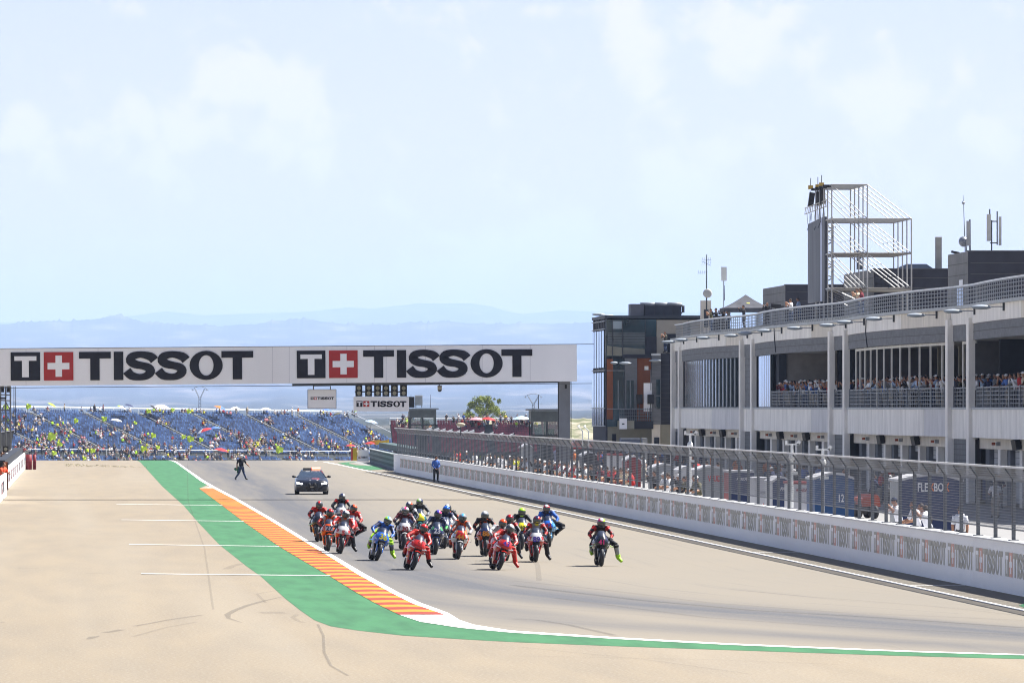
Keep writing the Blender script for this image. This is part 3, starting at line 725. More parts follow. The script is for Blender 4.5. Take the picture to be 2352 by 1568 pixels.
# body behind the facade, roof and floors
core = MB().use(bdark); core.span((54.5, 285, 0), (63, 518, ZR - .25)); core.build('core', parent=B)
MB().use(mat('roof_gravel', (.26, .25, .24), .95)).span((47.3, 285, ZR - .2), (63, 518, ZR)).build('roof_slab', parent=B)
MB().use(cgrey).span((47.3, 285, ZS - .35), (54.5, 518, ZS - .02)).build('balcony_floor', parent=B)
MB().use(mat('soffit', (.30, .29, .28), .9)).span((47.3, 285, ZB + .05), (54.5, 518, ZB + .3)).build('balcony_ceiling', parent=B)
pr = random.Random(3)
for bi, (a, c) in enumerate(bays):
    for k in range(6):
        ya, yb = a + (c - a) * k / 6, a + (c - a) * (k + 1) / 6
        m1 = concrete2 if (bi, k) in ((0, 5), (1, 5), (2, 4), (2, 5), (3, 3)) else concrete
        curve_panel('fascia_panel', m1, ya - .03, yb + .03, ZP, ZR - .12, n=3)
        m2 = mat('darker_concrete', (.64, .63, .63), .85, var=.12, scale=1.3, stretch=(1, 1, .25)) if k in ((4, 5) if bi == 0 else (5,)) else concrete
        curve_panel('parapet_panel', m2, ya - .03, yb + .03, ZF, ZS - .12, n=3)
    a2, c2 = a, c
    curve_panel('block_band', brick, a2, c2, ZB, ZP, off=.06)
    curve_panel('sill', coping, a2, c2, ZS - .12, ZS, th=.42, off=-.06)
    curve_panel('joint_line', joint, a2, c2, ZB + .42, ZB + .45, th=.02, off=.045)
for a, c in smalls:
    MB().use(concrete).span((FX + .1, c + .02, ZP), (FX + .4, a - .02, ZR - .12)).build('fascia_panel', parent=B)
    MB().use(concrete).span((FX + .1, c + .02, ZF - .1), (FX + .4, a - .02, ZS - .12)).build('parapet_panel', parent=B)
    MB().use(coping).span((FX + .04, c + .02, ZS - .12), (FX + .46, a - .02, ZS)).build('sill', parent=B)
    MB().use(brick).span((FX + .16, c + .02, ZB), (FX + .4, a - .02, ZP)).build('block_band', parent=B)
    b = MB().use(mat('louvred_block', (.16, .165, .17), .85, var=.16, scale=1.1)).span((FX + .2, c + .02, 0), (FX + .5, a - .02, ZF - .1)); 
    b.use(joint)
    for z in np.arange(.25, ZF - .2, .28): b.box((FX + .195, (a + c) / 2, z), (.012, a - c - .1, .03))
    b.build('block_panel', parent=B)
for a, c in smalls[:2]:
    b = MB().use(blit if a > 500 else brick).span((FX + .2, c + .02, ZS), (FX + .5, a - .02, ZB)); b.use(joint)
    for z in np.arange(ZS + .4, ZB, .42): b.box((FX + .195, (a + c) / 2, z), (.012, a - c - .1, .025))
    b.build('block_panel', parent=B)
for yv in (514.0, 516.8): MB().use(glassd).box((FX + .19, yv, 6.55), (.03, .8, 1.7)).build('window', parent=B)
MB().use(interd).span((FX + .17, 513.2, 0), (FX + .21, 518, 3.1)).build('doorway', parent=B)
for Y in cols + [518.4]:
    MB().use(concrete if Y > 518 else cgrey if False else concrete).span((FX - .14, Y - .5, 0), (FX + .2, Y + .5, ZR - .12 if Y > 518 else ZP + .3)).build('column', parent=B)
# roof edge coping
b = MB().use(coping); ysq = [519 - (519 - 285) * i / 140 for i in range(141)]
b.loft([[(fx(Y) - .22, Y, ZR - .12), (fx(Y) - .22, Y, ZR + .05), (fx(Y) + .5, Y, ZR + .05), (fx(Y) + .5, Y, ZR - .12)] for Y in ysq]); b.build('roof_coping', parent=B)
# glazed bays: strips of reflective glass between dark fins
def glazing(a, c, n, x_off=.25):
    curve_panel('glazing_back', fin, a, c, ZS, ZB, th=.08, off=x_off + .12)
    for k in range(n):
        ya = a + (c - a) * k / n; yb = a + (c - a) * (k + 1) / n; ym = (ya + yb) / 2
        X = fx(ym) + x_off
        gz_ = MB().use(gblue); w2 = abs(yb - ya) * .34; gz_.box((X, ym, (ZS + ZB) / 2), (.04, w2 * 2, ZB - ZS - .06), rz=R(pr.uniform(-.15, .15))); gz_.build('window', parent=B)
        MB().use(fin).box((X + .0, yb, (ZS + ZB) / 2), (.10, abs(yb - ya) * .36, ZB - ZS - .04)).build('fin', parent=B)
glazing(509.5, 465.8, 22); MB().use(interd).span((FX + .3, 509.5, ZS), (FX + .34, 511.9, ZB)).build('reveal', parent=B)
glazing(455.0, 443.0, 7); MB().use(interd).span((FX + .3, 455, ZS), (FX + .34, 457.4, ZB)).build('reveal', parent=B)
MB().use(interd).span((FX + .0, 440.9, ZS), (FX + .5, 442.8, ZB)).build('reveal', parent=B)
# open balconies: back wall, side walls, piers
MB().use(interl).span((50.5, 428, ZS), (54.4, 428.4, ZB)).build('side_wall', parent=B)
def inner(x0, y0, x1, y1, m, nm='back_wall'): return MB().use(m).span((x0, y0, ZS), (x1, y1, ZB + .04)).build(nm, parent=B)
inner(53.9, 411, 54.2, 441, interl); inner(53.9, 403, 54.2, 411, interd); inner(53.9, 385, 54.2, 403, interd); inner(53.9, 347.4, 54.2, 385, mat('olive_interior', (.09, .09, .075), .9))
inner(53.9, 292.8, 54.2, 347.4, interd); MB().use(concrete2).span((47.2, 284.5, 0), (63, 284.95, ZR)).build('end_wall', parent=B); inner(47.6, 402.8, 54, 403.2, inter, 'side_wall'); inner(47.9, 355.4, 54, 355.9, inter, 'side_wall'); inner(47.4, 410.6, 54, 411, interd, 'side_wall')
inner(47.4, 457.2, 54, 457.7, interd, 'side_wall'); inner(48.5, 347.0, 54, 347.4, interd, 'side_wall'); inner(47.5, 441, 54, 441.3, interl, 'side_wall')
for x, Y in ((51, 419), (51, 428), (51.3, 372), (51.2, 382), (51.2, 364), (51, 325), (51.3, 392), (51, 334)):
    MB().use(mat('pale_pier', (.30, .29, .25), .85)).box((x, Y, (ZS + ZB) / 2), (.35, .35, ZB - ZS)).build('pier', parent=B)
purple = mat('purple_banner', (.075, .045, .12), .7, var=.25, scale=2)
for i, (x, y0, Y) in enumerate(((1848, 822, 432.5), (1878, 822, 424), (2076, 795, 371), (2108, 795, 363), (2128, 795, 359))):
    t = thing('hanging_flag', 'purple hanging flag inside the open balcony, ' + ['first from the striped glazing', 'second from the striped glazing', 'left one behind the white mullions', 'middle one behind the white mullions', 'right one behind the white mullions'][i], 'flag', (50.2, Y, ZB), group='purple flags hanging in the balconies')
    b = MB().use(purple); n = 6
    for k in range(n):
        u, v_ = k / n, (k + 1) / n
        b.poly([(0 - u * .3, 0, -u * 2.6), (1.1 - u * .55, 0, -u * 2.6), (1.1 - v_ * .55, .02 * k, -v_ * 2.6), (-v_ * .3, .02 * k, -v_ * 2.6)])
    b.build('cloth', parent=t)
    MB().use(dsteel).tube([(-.05, 0, 0), (1.15, 0, 0)], .02).build('rod', parent=t)
# white mullions of the third bay and the small bay after it
wm = mat('white_mullion', (.62, .60, .55), .6)
for a, c, n in ((399.5, 356.2, 12), (353.2, 347.9, 2)):
    for k in range(n):
        Y = a + (c - a) * k / n - (0 if n > 2 else 2.4 * 0)
        MB().use(wm).box((fx(Y) + .35, Y, (ZS + ZB) / 2), (.08, .22, ZB - ZS)).build('mullion', parent=B)
    curve_panel('mullion_head', wm, a, c + .1, ZB - .16, ZB - .02, th=.08, off=.3)
# balcony railings
def railing(name, a, c, z0, h, x_off, step=.55, bars=5, parent=None, m=None, wide=.09):
    b = MB().use(m or railg); n = max(2, int((a - c) / step)); wide *= .75
    for i in range(n + 1):
        Y = a + (c - a) * i / n; b.box((fx(Y) + x_off, Y, z0 + h / 2), (.03, wide, h))
    n2 = max(1, int((a - c) / 4))
    for k in range(n2):
        ya, yb = a + (c - a) * k / n2, a + (c - a) * (k + 1) / n2
        for j in range(1, bars + 1):
            z = z0 + h * j / bars; th = .035 if j < bars else .06
            b.loft([[(fx(Y) + x_off - .03, Y, z - th), (fx(Y) + x_off - .03, Y, z), (fx(Y) + x_off + .03, Y, z), (fx(Y) + x_off + .03, Y, z - th)] for Y in (ya, yb)])
    return b.build(name, parent=parent or B)
for a, c in ((440.5, 411.3), (410.2, 403.4), (401.8, 356.1), (355.0, 347.9), (345.0, 301.5)):
    railing('balcony_railing', a, c, ZS, 1.05, .12, step=.62)
    for k in range(int((a - c) / 4) + 1): MB().use(railg).box((fx(a - 4 * k) + .1, a - 4 * k, ZS + .55), (.08, .14, 1.1)).build('railing_post', parent=B)
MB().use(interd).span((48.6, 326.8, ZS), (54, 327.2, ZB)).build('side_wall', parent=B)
# roof terrace railing
railing('terrace_railing', 518, 286, ZR + .05, 1.02, .15, step=.95, bars=5, wide=.16)
b = MB().use(mat('terrace_handrail', (.72, .74, .76), .5)); b.loft([[(fx(Y) + .10, Y, ZR + 1.07), (fx(Y) + .10, Y, ZR + 1.15), (fx(Y) + .2, Y, ZR + 1.15), (fx(Y) + .2, Y, ZR + 1.07)] for Y in ysq]); b.build('handrail', parent=B)
# garages: header beam, piers, doors
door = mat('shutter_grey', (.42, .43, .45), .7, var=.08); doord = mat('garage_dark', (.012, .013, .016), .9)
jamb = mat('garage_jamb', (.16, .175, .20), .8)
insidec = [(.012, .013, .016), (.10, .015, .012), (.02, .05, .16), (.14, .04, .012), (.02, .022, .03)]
for bi, (a, c) in enumerate(bays):
    b = MB().use(concrete2); b.span((FX + .45, c + .3, ZH), (FX + .8, a - .3, ZF + .05)); b.build('header_beam', parent=B)
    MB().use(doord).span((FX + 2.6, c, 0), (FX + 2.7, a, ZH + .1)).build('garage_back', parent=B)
    MB().use(jamb).span((FX + .8, c, ZH), (FX + 2.6, a, ZH + .1)).build('garage_ceiling', parent=B)
    n = 6
    for k in range(n + 1):
        Y = a - .2 + (c - a + .4) * k / n
        if 0 < k < n: MB().use(concrete).span((FX + .4, Y - .55, 0), (FX + .75, Y + .35, ZH)).build('pier', parent=B)
        if k < n:
            MB().use(jamb).span((FX + .76, Y - 1.6, 0), (FX + 2.6, Y - .2, ZH)).build('jamb', parent=B)
            yb = Y + (c - a + .4) / n
            shut = pr.choice((.25, .35, .35, .45, .95, .12)) if (bi, k) not in ((1, 2), (1, 3)) else 1.0
            dr = MB().use(door); dr.span((FX + 1.0, yb + .4, ZH - shut * ZH), (FX + 1.06, Y - 1.7, ZH)); dr.use(joint)
            for z in np.arange(ZH - shut * ZH + .2, ZH, .3): dr.box((FX + .995, (yb + Y - 1.3) / 2, z), (.012, abs(Y - 2.1 - yb), .02))
            dr.build('shutter_door', parent=B)
            ic = pr.choice(insidec)
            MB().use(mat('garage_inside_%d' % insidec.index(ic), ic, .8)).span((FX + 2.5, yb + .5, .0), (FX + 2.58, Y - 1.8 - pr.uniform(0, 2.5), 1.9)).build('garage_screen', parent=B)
# wall sirens and speakers under the parapet
si = so = None
for bi, (a, c) in enumerate(bays[:4]):
    for k in range(1, 6):
        Y = a + (c - a) * k / 6
        if Y < 325: continue
        wch = ['the striped glazing bay', 'the half glazed bay', 'the white mullion bay', 'the last bay on the right'][bi]; ordn = ['first', 'second', 'third', 'fourth', 'fifth'][k - 1]
        if k % 2:
            if si is None:
                t = si = thing('warning_light', '', 'light'); MB().use(mat('siren_orange', (.45, .12, .06), .5)).tube([(-.12, 0, 0), (-.3, 0, 0)], .07, 8).build('lamp', parent=t); MB().use(steel).box((0, -.2, 0), (.2, .25, .2)).build('box', parent=t)
            else: t = copy_tree(si)
            t.location = (FX + .35, Y, 3.14); tag(t, 'orange warning light on the beam under ' + wch + ', %s fixture along' % ordn, 'light', 'orange warning lights over the garages')
        else:
            if so is None:
                t = so = thing('wall_speaker', '', 'loudspeaker'); MB().use(blackp).box((-.1, 0, 0), (.32, .45, .5), rz=R(20), ry=R(-12)).build('box', parent=t); MB().use(dsteel).box((.1, 0, .1), (.2, .06, .06)).build('bracket', parent=t)
            else: t = copy_tree(so)
            t.location = (FX + .3, Y, 3.14); tag(t, 'black speaker on the beam under ' + wch + ', %s fixture along' % ordn, 'loudspeaker', 'black speakers over the garages')
# facade lamps under the coping
lampm = mat('lamp_shell', (.30, .34, .38), .4)
FL = ['at the far corner of the building', 'second from the far corner', 'third from the far corner', 'above the right end of the striped glazing', 'just right of the first column pair', 'left of the left black cable', 'right of the left black cable', 'left of the column pair before the white mullions', 'left of the right black cable', 'over the middle of the white mullions', 'over the right end of the white mullions', 'over the rightmost column pair', 'closest to the right edge of the photo']
lt = None
for i in range(13):
    Y = 505.7 - 14.63 * i
    if lt is None:
        t = lt = thing('facade_lamp', '', 'lamp')
        b = MB().use(lampm, True); b.ball((-1.05, 0, 0), (.52, .22, .12), 10, 6); b.build('lamp_head', parent=t)
        MB().use(steel).tube([(-.62, 0, .02), (.1, 0, .02)], .025).build('arm', parent=t)
        MB().use(dsteel).box((.05, 0, .02), (.1, .12, .4)).build('bracket', parent=t)
    else: t = copy_tree(lt)
    t.location = (fx(Y) - .1, Y, 9.96); tag(t, 'pale facade lamp under the roof edge, ' + FL[i], 'lamp', 'lamps along the pit building roof edge')
# loose black cable on the facade
for i, (x0, pts) in enumerate(((1785, [(10.3, 437), (9.4, 436.6), (8.6, 435.8)]), (2014, [(10.3, 387), (9.3, 387.4), (8.5, 386.4)]))):
    tag(MB().use(blackp).tube([(fx(Y) - .08, Y, z) for z, Y in pts], .035, 5).build('cable'), 'black cable hanging down the facade ' + ('left of the purple flags' if i == 0 else 'above the white mullions'), 'cable')

# roof-top plant rooms
def zr(zx, zy): return 1320.7 + zx * .4394, 402 + zy * .4394
for i, (Yn, Yf, X0_, X1_, zt, lab) in enumerate(((502, 518, 54.0, 61, 14.2, 'low dark fronted plant room on the roof behind the hanging screen'), (446.7, 464, 54.0, 59.6, 14.25, 'dark fronted plant room on the roof behind the scaffold, with a tall chimney'), (400, 409, 54.0, 66, 14.35, 'largest dark fronted plant room at the right edge of the roof, under the masts'))):
    t = thing('plant_room', lab, 'building', (0, 0, 0), group='dark plant rooms on the roof')
    b = MB().use(bdark); b.span((X0_, Yn, ZR), (X1_, Yn + .3, zt)); b.build('front_wall', parent=t)  # front wall's shade is painted in by the darker cladding
    b = MB().use(blit); b.span((X0_ - .02, Yn + .004, ZR), (X0_ + .3, Yf, zt)); b.build('side_wall', parent=t)
    for z in np.arange(ZR + .65, zt - .1, .68):
        MB().use(joint).box((X0_ - .03, (Yn + Yf) / 2 + .2, z), (.02, Yf - Yn - .5, .035)).build('joint_line', parent=t)
        MB().use(joint).box(((X0_ + X1_) / 2, Yn - .01, z), (X1_ - X0_ - .3, .02, .03)).build('joint_line', parent=t)
    MB().use(bdark).span((X0_ + .3, Yn + .3, zt - .2), (X1_, Yf, zt - .1)).build('roof', parent=t)
    MB().use(mat('plant_coping', (.09, .095, .11), .6)).span((X0_ - .08, Yn - .06, zt), (X1_, Yn + .35, zt + .06)).build('coping', parent=t)
    if i == 2: MB().use(glassd).span((X0_ - .05, 402, ZR), (X0_ - .03, 404.5, 12.2)).build('door', parent=t); MB().use(wpaint).span((X0_ - .06, 402, 12.3), (X0_ - .04, 403.6, 12.7)).build('notice', parent=t)
def at(zx, zy, Y): x, y = zr(zx, zy); return P(x, y, Y)
p0, p1 = at(1900, 489, 449), at(1900, 327, 449)
t = thing('chimney', 'tall plain grey chimney rising from the middle plant room', 'chimney', (p0.x, 449, 14.3))
MB().use(mat('chimney_grey', (.33, .33, .31), .7)).box((0, 0, (p1.z - 14.3) / 2), (.40, .40, p1.z - 14.3)).build('shaft', parent=t); MB().use(concrete).box((0, 0, p1.z - 14.28), (.43, .43, .05)).build('cap', parent=t)
p0, p1 = at(1487, 505, 448), at(1487, 395, 448)
t = thing('vent_pipe', 'blue grey vent pipe with a wide cowl seen through the scaffold', 'vent', (p0.x, 448, 14.25))
h = p1.z - 14.25; vb = mat('vent_metal', (.16, .20, .27), .4, .5)
MB().use(vb, True).tube([(0, 0, 0), (0, 0, h * .7)], .2, 10).build('pipe', parent=t); MB().use(vb, True).tube([(0, 0, h * .7), (0, 0, h * .8), (0, 0, h)], [.2, .32, .3], 10).build('cowl', parent=t)
p0 = at(1780, 488, 449)
t = thing('roof_duct', 'low grey faceted air duct on the middle plant room', 'vent', (p0.x, 450, 14.3))
MB().use(vb).prism([(-1.35, 0), (1.35, 0), (.8, .36), (-.5, .36)], -.5, .5).build('duct', parent=t); MB().use(dsteel).box((-.45, -.51, .18), (.04, .03, .34)).build('rib', parent=t)
# masts on the right plant room
def mast(zx0, zy0, zx1, zy1, Y, r): a_, c_ = at(zx0, zy0, Y), at(zx1, zy1, Y); return a_, c_
t = thing('whip_antenna', 'thin leaning whip antenna with a small ball near its top', 'antenna', (0, 0, 0))
a_, c_ = at(2040, 398, 403), at(2029, 105, 403); a_.z = 14.4
MB().use(dsteel).tube([a_, c_], [.035, .012], 5).build('whip', parent=t); MB().use(steel, True).ball(at(2030, 146, 403), .10, 8, 6).build('ball', parent=t)
t = thing('dish_antenna', 'round grey dish drum beside the whip antenna', 'antenna', tuple(at(2031, 348, 402.5)))
MB().use(mat('dish_grey', (.22, .24, .28), .4, .4, var=.4, scale=6), True).ball((0, 0, 0), (.30, .3, .32), 14, 10).build('drum', parent=t); MB().use(dsteel).tube([(.15, .1, 0), (.25, .1, -1.1)], .03).build('arm', parent=t)
t = thing('panel_antenna', 'single tall grey panel antenna on the corner of the right plant room', 'antenna', (0, 0, 0))
a_, c_ = at(2056, 370, 402), at(2056, 240, 402); MB().use(mat('antenna_grey', (.36, .37, .37), .5)).box(((a_ + c_) / 2), (.22, .15, c_.z - a_.z)).build('panel', parent=t)
a_, c_ = at(2065, 398, 402.3), at(2064, 233, 402.3); a_.z = 14.4; MB().use(dsteel).tube([a_, c_], .05).build('pole', parent=t)
t = thing('antenna_group', 'pair of pale panel antennas on a double pole frame at the right of the roof', 'antenna', (0, 0, 0))
for z0, z1, zx in ((345, 205, 2163), (368, 218, 2222)):
    a_, c_ = at(zx, z0, 402), at(zx, z1, 402); MB().use(mat('antenna_cream', (.52, .52, .48), .5)).box(((a_ + c_) / 2), (.24 if zx < 2200 else .15, .15, c_.z - a_.z)).build('panel', parent=t)
for zx, z0, z1 in ((2168, 215, 178), (2178, 398, 236), (2207, 365, 190)):
    a_, c_ = at(zx, z0, 402.2), at(zx, z1, 402.2)
    if z0 == 398: a_.z = 14.4
    MB().use(dsteel).tube([a_, c_], .04).build('pole', parent=t)
for zy in (242, 355): MB().use(dsteel).tube([at(2170, zy, 402.25), at(2210, zy, 402.25)], .035).build('crossbar', parent=t)
t = thing('roof_camera', 'small dark camera on the left corner of the right plant room', 'camera', tuple(at(1988, 409, 408)))
MB().use(blackp).box((0, 0, .05), (.5, .2, .14), ry=R(12)).build('body', parent=t); MB().use(blackp).box((.15, 0, -.05), (.08, .1, .2)).build('foot', parent=t)

# scaffold with the hanging screen
sst = mat('scaffold_tube', (.33, .33, .33), .45, .5, var=.15, scale=2)
T = thing('scaffold_tower', 'open steel scaffold frame with rows of diagonal braces on the roof', 'scaffold', (0, 0, 0))
s5 = 15300 / 447.2
def sp(zx, zy, k):   # frame k (0 nearest .. 4), measured in the zoom of the photo on the nearest frame plane
    x = 1808.8 + zx / 2.851 / 1.7415; y = 402 + zy / 2.851 / 1.7415
    q = P(x, y, 438.0); q.y = 438.0 + k * 2.35; return q
LV = [110, 500, 893, 1290, 1500]; CX = [505, 910, 1413]
for k in range(5):
    fb = MB().use(sst)
    fb2 = []
    for j, cx in enumerate(CX):
        top = LV[0] if j < 2 else LV[1]; a_, c_ = sp(cx, top, k), sp(cx, 1510, k); c_.z = ZR
        MB().use(sst).tube([a_, c_], .045, 6).build('upright', parent=T)
    for li, zy in enumerate(LV[:4]):
        x1 = CX[1] if li == 0 else CX[2]
        MB().use(sst if li < 2 else mat('scaffold_ledger', (.16, .15, .14), .6)).tube([sp(CX[0] - 0, zy, k), sp(x1, zy, k)], .05, 6).build('ledger', parent=T)
        for bx in range(2):
            if li == 3 and bx == 1: continue
            a_ = sp(CX[bx], zy, k); c_ = sp(CX[bx + 1], LV[li + 1] if li < 3 else 1480, k)
            if li == 0 and bx == 1: a_ = sp(CX[1], LV[0], k); c_ = sp(CX[2], LV[1], k)
            MB().use(sst).tube([a_, c_], .032, 5).build('brace', parent=T)
for li, zy in enumerate(LV[:4]):
    for j, cx in enumerate(CX):
        if li == 0 and j == 2: continue
        MB().use(sst).tube([sp(cx, zy, 0), sp(cx, zy, 4)], .045, 6).build('transom', parent=T)
MB().use(mat('scaffold_deck', (.30, .29, .27), .8)).span((sp(CX[0], 1290, 0).x, 438.2, sp(0, 1290, 0).z - .12), (sp(CX[2], 1290, 0).x, 447.2, sp(0, 1290, 0).z - .06)).build('deck', parent=T)
for k in range(4):
    a_ = sp(445, 118, k + .5); a_.y = 439 + 2.3 * k; MB().use(blackp).span((a_.x - .12, a_.y, a_.z - .1), (sp(520, 0, 0).x, a_.y + .25, a_.z + .08)).build('outrigger_beam', parent=T)
# screen: a thick panel facing the track, hung on hoists
scn = thing('led_screen', 'tall dark screen panel hanging from hoists on the scaffold, seen edge on', 'screen', (0, 0, 0))
Ya, Yb = 441.5, 450.8; Xs = (1855.5 - VX) * Yb / F; Xs2 = (1894 - VX) * Ya / F
zt_, zb_ = P(0, 515, Yb).z, P(0, 692, Yb).z
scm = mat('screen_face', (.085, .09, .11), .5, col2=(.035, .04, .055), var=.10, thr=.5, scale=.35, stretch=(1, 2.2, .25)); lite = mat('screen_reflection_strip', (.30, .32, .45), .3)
b = MB().use(scm); n = 12
for k in range(n):
    u0, u1 = k / n, (k + 1) / n; fy = lambda u: Ya + (Yb - Ya) * u; fxx = lambda u: Xs2 + (Xs - Xs2) * u
    zb2 = zb_ - .12
    b.mi = 0
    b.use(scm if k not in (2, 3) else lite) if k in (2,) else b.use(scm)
    b.prism([(fxx(u0), fy(u0)), (fxx(u1), fy(u1)), (fxx(u1) + .15, fy(u1)), (fxx(u0) + .15, fy(u0))], zb2 + .3 * (1 - u0) * 0, zt_ + .25 * (1 - u0), 'xy')
b.build('display', parent=scn)
fr = MB().use(dsteel)
for k in range(14):
    z = zb_ + (zt_ - zb_) * k / 13; fr.tube([(Xs2 + .18, Ya, z), (Xs2 + .55, Ya, z + (.2 if k % 2 else -.2))], .04, 5)
fr.tube([(Xs2 + .55, Ya, zb_), (Xs2 + .55, Ya, zt_)], .05, 6); fr.tube([(Xs2 + .2, Ya, zb_), (Xs2 + .2, Ya, zt_)], .05, 6); fr.build('back_frame', parent=scn)
tz_ = P(0, 492, Yb).z
b = MB().use(sst)
for dz in (0, .42):
    b.tube([(Xs - .15, Yb + .5, tz_ + dz), (Xs2 + .1, Ya - .5, tz_ + dz + .25)], .03, 5)
for k in range(13): u = k / 12; b.tube([(Xs - .15 + (Xs2 - Xs + .25) * u, Yb + .5 - (Yb - Ya + 1) * u, tz_ + .25 * u), (Xs - .15 + (Xs2 - Xs + .25) * min(1, u + .04), Yb + .5 - (Yb - Ya + 1) * min(1, u + .04), tz_ + .42 + .25 * u)], .02, 4)
b.build('truss', parent=scn)
b = MB().use(dsteel)
for k in range(9): u = k / 8; X = Xs + (Xs2 - Xs) * u; Y = Yb + (Ya - Yb) * u; b.tube([(X, Y, zt_ + .25 * u), (X + (.08 if k % 2 else -.05), Y, tz_ + .25 * u)], .015, 4)
b.build('sling', parent=scn)
for i, (zx, zy, Y) in enumerate(((272, 280, 450), (355, 270, 446.5), (397, 250, 443.5))):
    x = 1808.8 + zx / 2.851 / 1.7415; y = 402 + zy / 2.851 / 1.7415; p = P(x, y, Y)
    t = thing('chain_hoist', 'black chain bag with a yellow hoist above the screen, ' + ['far left and apart', 'middle one', 'right one next to the scaffold'][i], 'hoist', tuple(p), group='hoists above the screen')
    b = MB().use(blackp); b.box((0, 0, 0), (.36, .36, .95), ry=R((8, 0, -2)[i])); b.build('chain_bag', parent=t)
    MB().use(mat('hoist_yellow', (.45, .30, .06), .5)).box((-.05, 0, .82), (.32, .25, .26)).build('hoist_body', parent=t)
    MB().use(dsteel).tube([(-.05, 0, .9), (-.05, 0, 1.45)], .025).build('hook_chain', parent=t)
    MB().use(dsteel).tube([(-.08, 0, .6), (-.10, 0, -1.6), (-.3, 0, -2.1)], .02).build('chain', parent=t)
    MB().use(dsteel).tube([(-.10, 0, -1.6), (.15, 0, -2.1)], .02).build('chain', parent=t)
# black tent
p = P(1694, 712, 488); t = thing('canopy_tent', 'black pop-up canopy tent on the roof terrace', 'tent', (p.x + .6, 488, ZR))
tm = mat('tent_cloth', (.06, .062, .075), .8, var=.3, scale=1.5); hw, ze, zp = 1.75, 1.95, 2.95
b = MB().use(tm); n = 6
for (xa, ya), (xb, yb) in (((-1, -1), (1, -1)), ((1, -1), (1, 1)), ((1, 1), (-1, 1)), ((-1, 1), (-1, -1))):
    for k in range(n):
        u0, u1 = k / n, (k + 1) / n
        f = lambda x, y, u: (x * hw * (1 - u), y * hw * (1 - u), ze + (zp - ze) * u ** 1.35)
        b.poly([f(xa, ya, u0), f(xb, yb, u0), f(xb, yb, u1), f(xa, ya, u1)])
    b.poly([(xa * hw, ya * hw, ze - .28), (xb * hw, yb * hw, ze - .28), (xb * hw, yb * hw, ze), (xa * hw, ya * hw, ze)])
b.build('canopy', parent=t)
MB().use(mat('yellow_print', (.7, .65, .05), .6)).box((.25, -.95, 2.28), (.55, .02, .09), rx=R(-60), ry=R(8)).build('print', parent=t)
for xa in (-1, 1):
    for ya in (-1, 1): MB().use(steel).tube([(xa * hw * .95, ya * hw * .95, 0), (xa * hw * .95, ya * hw * .95, ze)], .03).build('leg', parent=t)
# aerial mast with dish on the small shaft, box antenna, stick
t = thing('stair_shaft', 'small pale rooftop shaft with louvres under the aerial mast', 'shaft', (P(1622, 727, 525).x, 525, ZR))
MB().use(concrete2).box((0, .4, 1.55), (.78, .8, 3.1)).build('shaft', parent=t); MB().use(dsteel).box((-.0, -.02, 1.7), (.35, .03, 1.4)).build('louvre', parent=t)
t = thing('aerial_mast', 'thin lattice aerial mast with yagi antennas and a round pale dish', 'antenna', (P(1623.5, 690, 524).x, 524.2, ZR + 3.1))
s_ = 15300 / 524; h = 133 / s_ * .97 - 1.0
MB().use(dsteel).tube([(0, 0, -1), (0, 0, 3.6)], [.06, .03]).build('mast', parent=t)
MB().use(mat('dish_cream', (.50, .50, .47), .6), True).ball((.05, -.2, .55), (.36, .08, .36), 14, 8).build('dish', parent=t)
for zz, a_ in ((3.2, 12), (2.2, -5), (2.9, 80)):
    b = MB().use(dsteel); b.box((.0 if zz != 2.2 else -.3, 0, zz), (.75, .02, .02), ry=R(a_ / 3))
    for q in range(5): b.box((-.35 + q * .16 - (.3 if zz == 2.2 else 0), 0, zz), (.015, .02, .34), ry=R(10))
    b.build('yagi', parent=t)
t = thing('box_antenna', 'upright white box antenna on a thin pole behind the tent', 'antenna', (P(1687, 650, 486).x, 494, ZR))
a_ = P(1687, 645, 494).z - ZR; c_ = P(1687, 613, 494).z - ZR
MB().use(steel).tube([(0, 0, 0), (0, 0, a_)], .035).build('pole', parent=t); MB().use(mat('antenna_white', (.62, .64, .62), .5)).box((.02, 0, (a_ + c_) / 2), (.40, .2, c_ - a_)).build('box', parent=t)
pole('thin stick antenna left of the black tent', 1664, 690, 655, 494, .025)
# ------------------------------------------------------------------ glazed corner tower beyond the pit building
def tz(zx, zy): return 1349.4 + zx / 2.24 / 1.7415, (1150 + zy / 2.24) / 1.7415
YT = 529.0
TW = thing('control_tower', 'dark glazed tower block with orange panels left of the pit building', 'building', (0, 0, 0))
s7 = 15300 / YT
def tp(zx, zy): x, y = tz(zx, zy); p = P(x, y, YT); return p.x, p.z
XL = tp(165, 0)[0]
def rect(name, m, x0, y0, x1, y1, off=0., th=.12, parent=None):
    (a, c), (d, e) = tp(x0, y0), tp(x1, y1)
    return MB().use(m).span((a, YT + off - th, e), (d, YT + off, c)).build(name, parent=parent or TW)
tg_ = mat('tower_dark_glass', (.025, .06, .08), .06, var=.5, scale=.5, spec=1., metal=.25); tgr = mat('tower_green_glass', (.06, .08, .085), .1, var=.4, scale=.8, spec=.8)
beige = mat('beige_render', (.25, .24, .19), .8, var=.12, scale=1); orange = mat('rust_orange_panel', (.24, .075, .028), .7, var=.15, scale=1.5)
zt_ = tp(0, 275)[1]; x1b = tp(1080, 0)[0]
MB().use(bdark).span((XL + .3, YT + .15, 0), (XL + 9.8, YT + 13, zt_ - .1)).build('core', parent=TW)
MB().use(mat('tower_parapet', (.045, .055, .07), .6)).span((XL - .1, YT - .18, zt_ - .02), (XL + 9.9, YT + 13, zt_ + .22)).build('parapet', parent=TW)
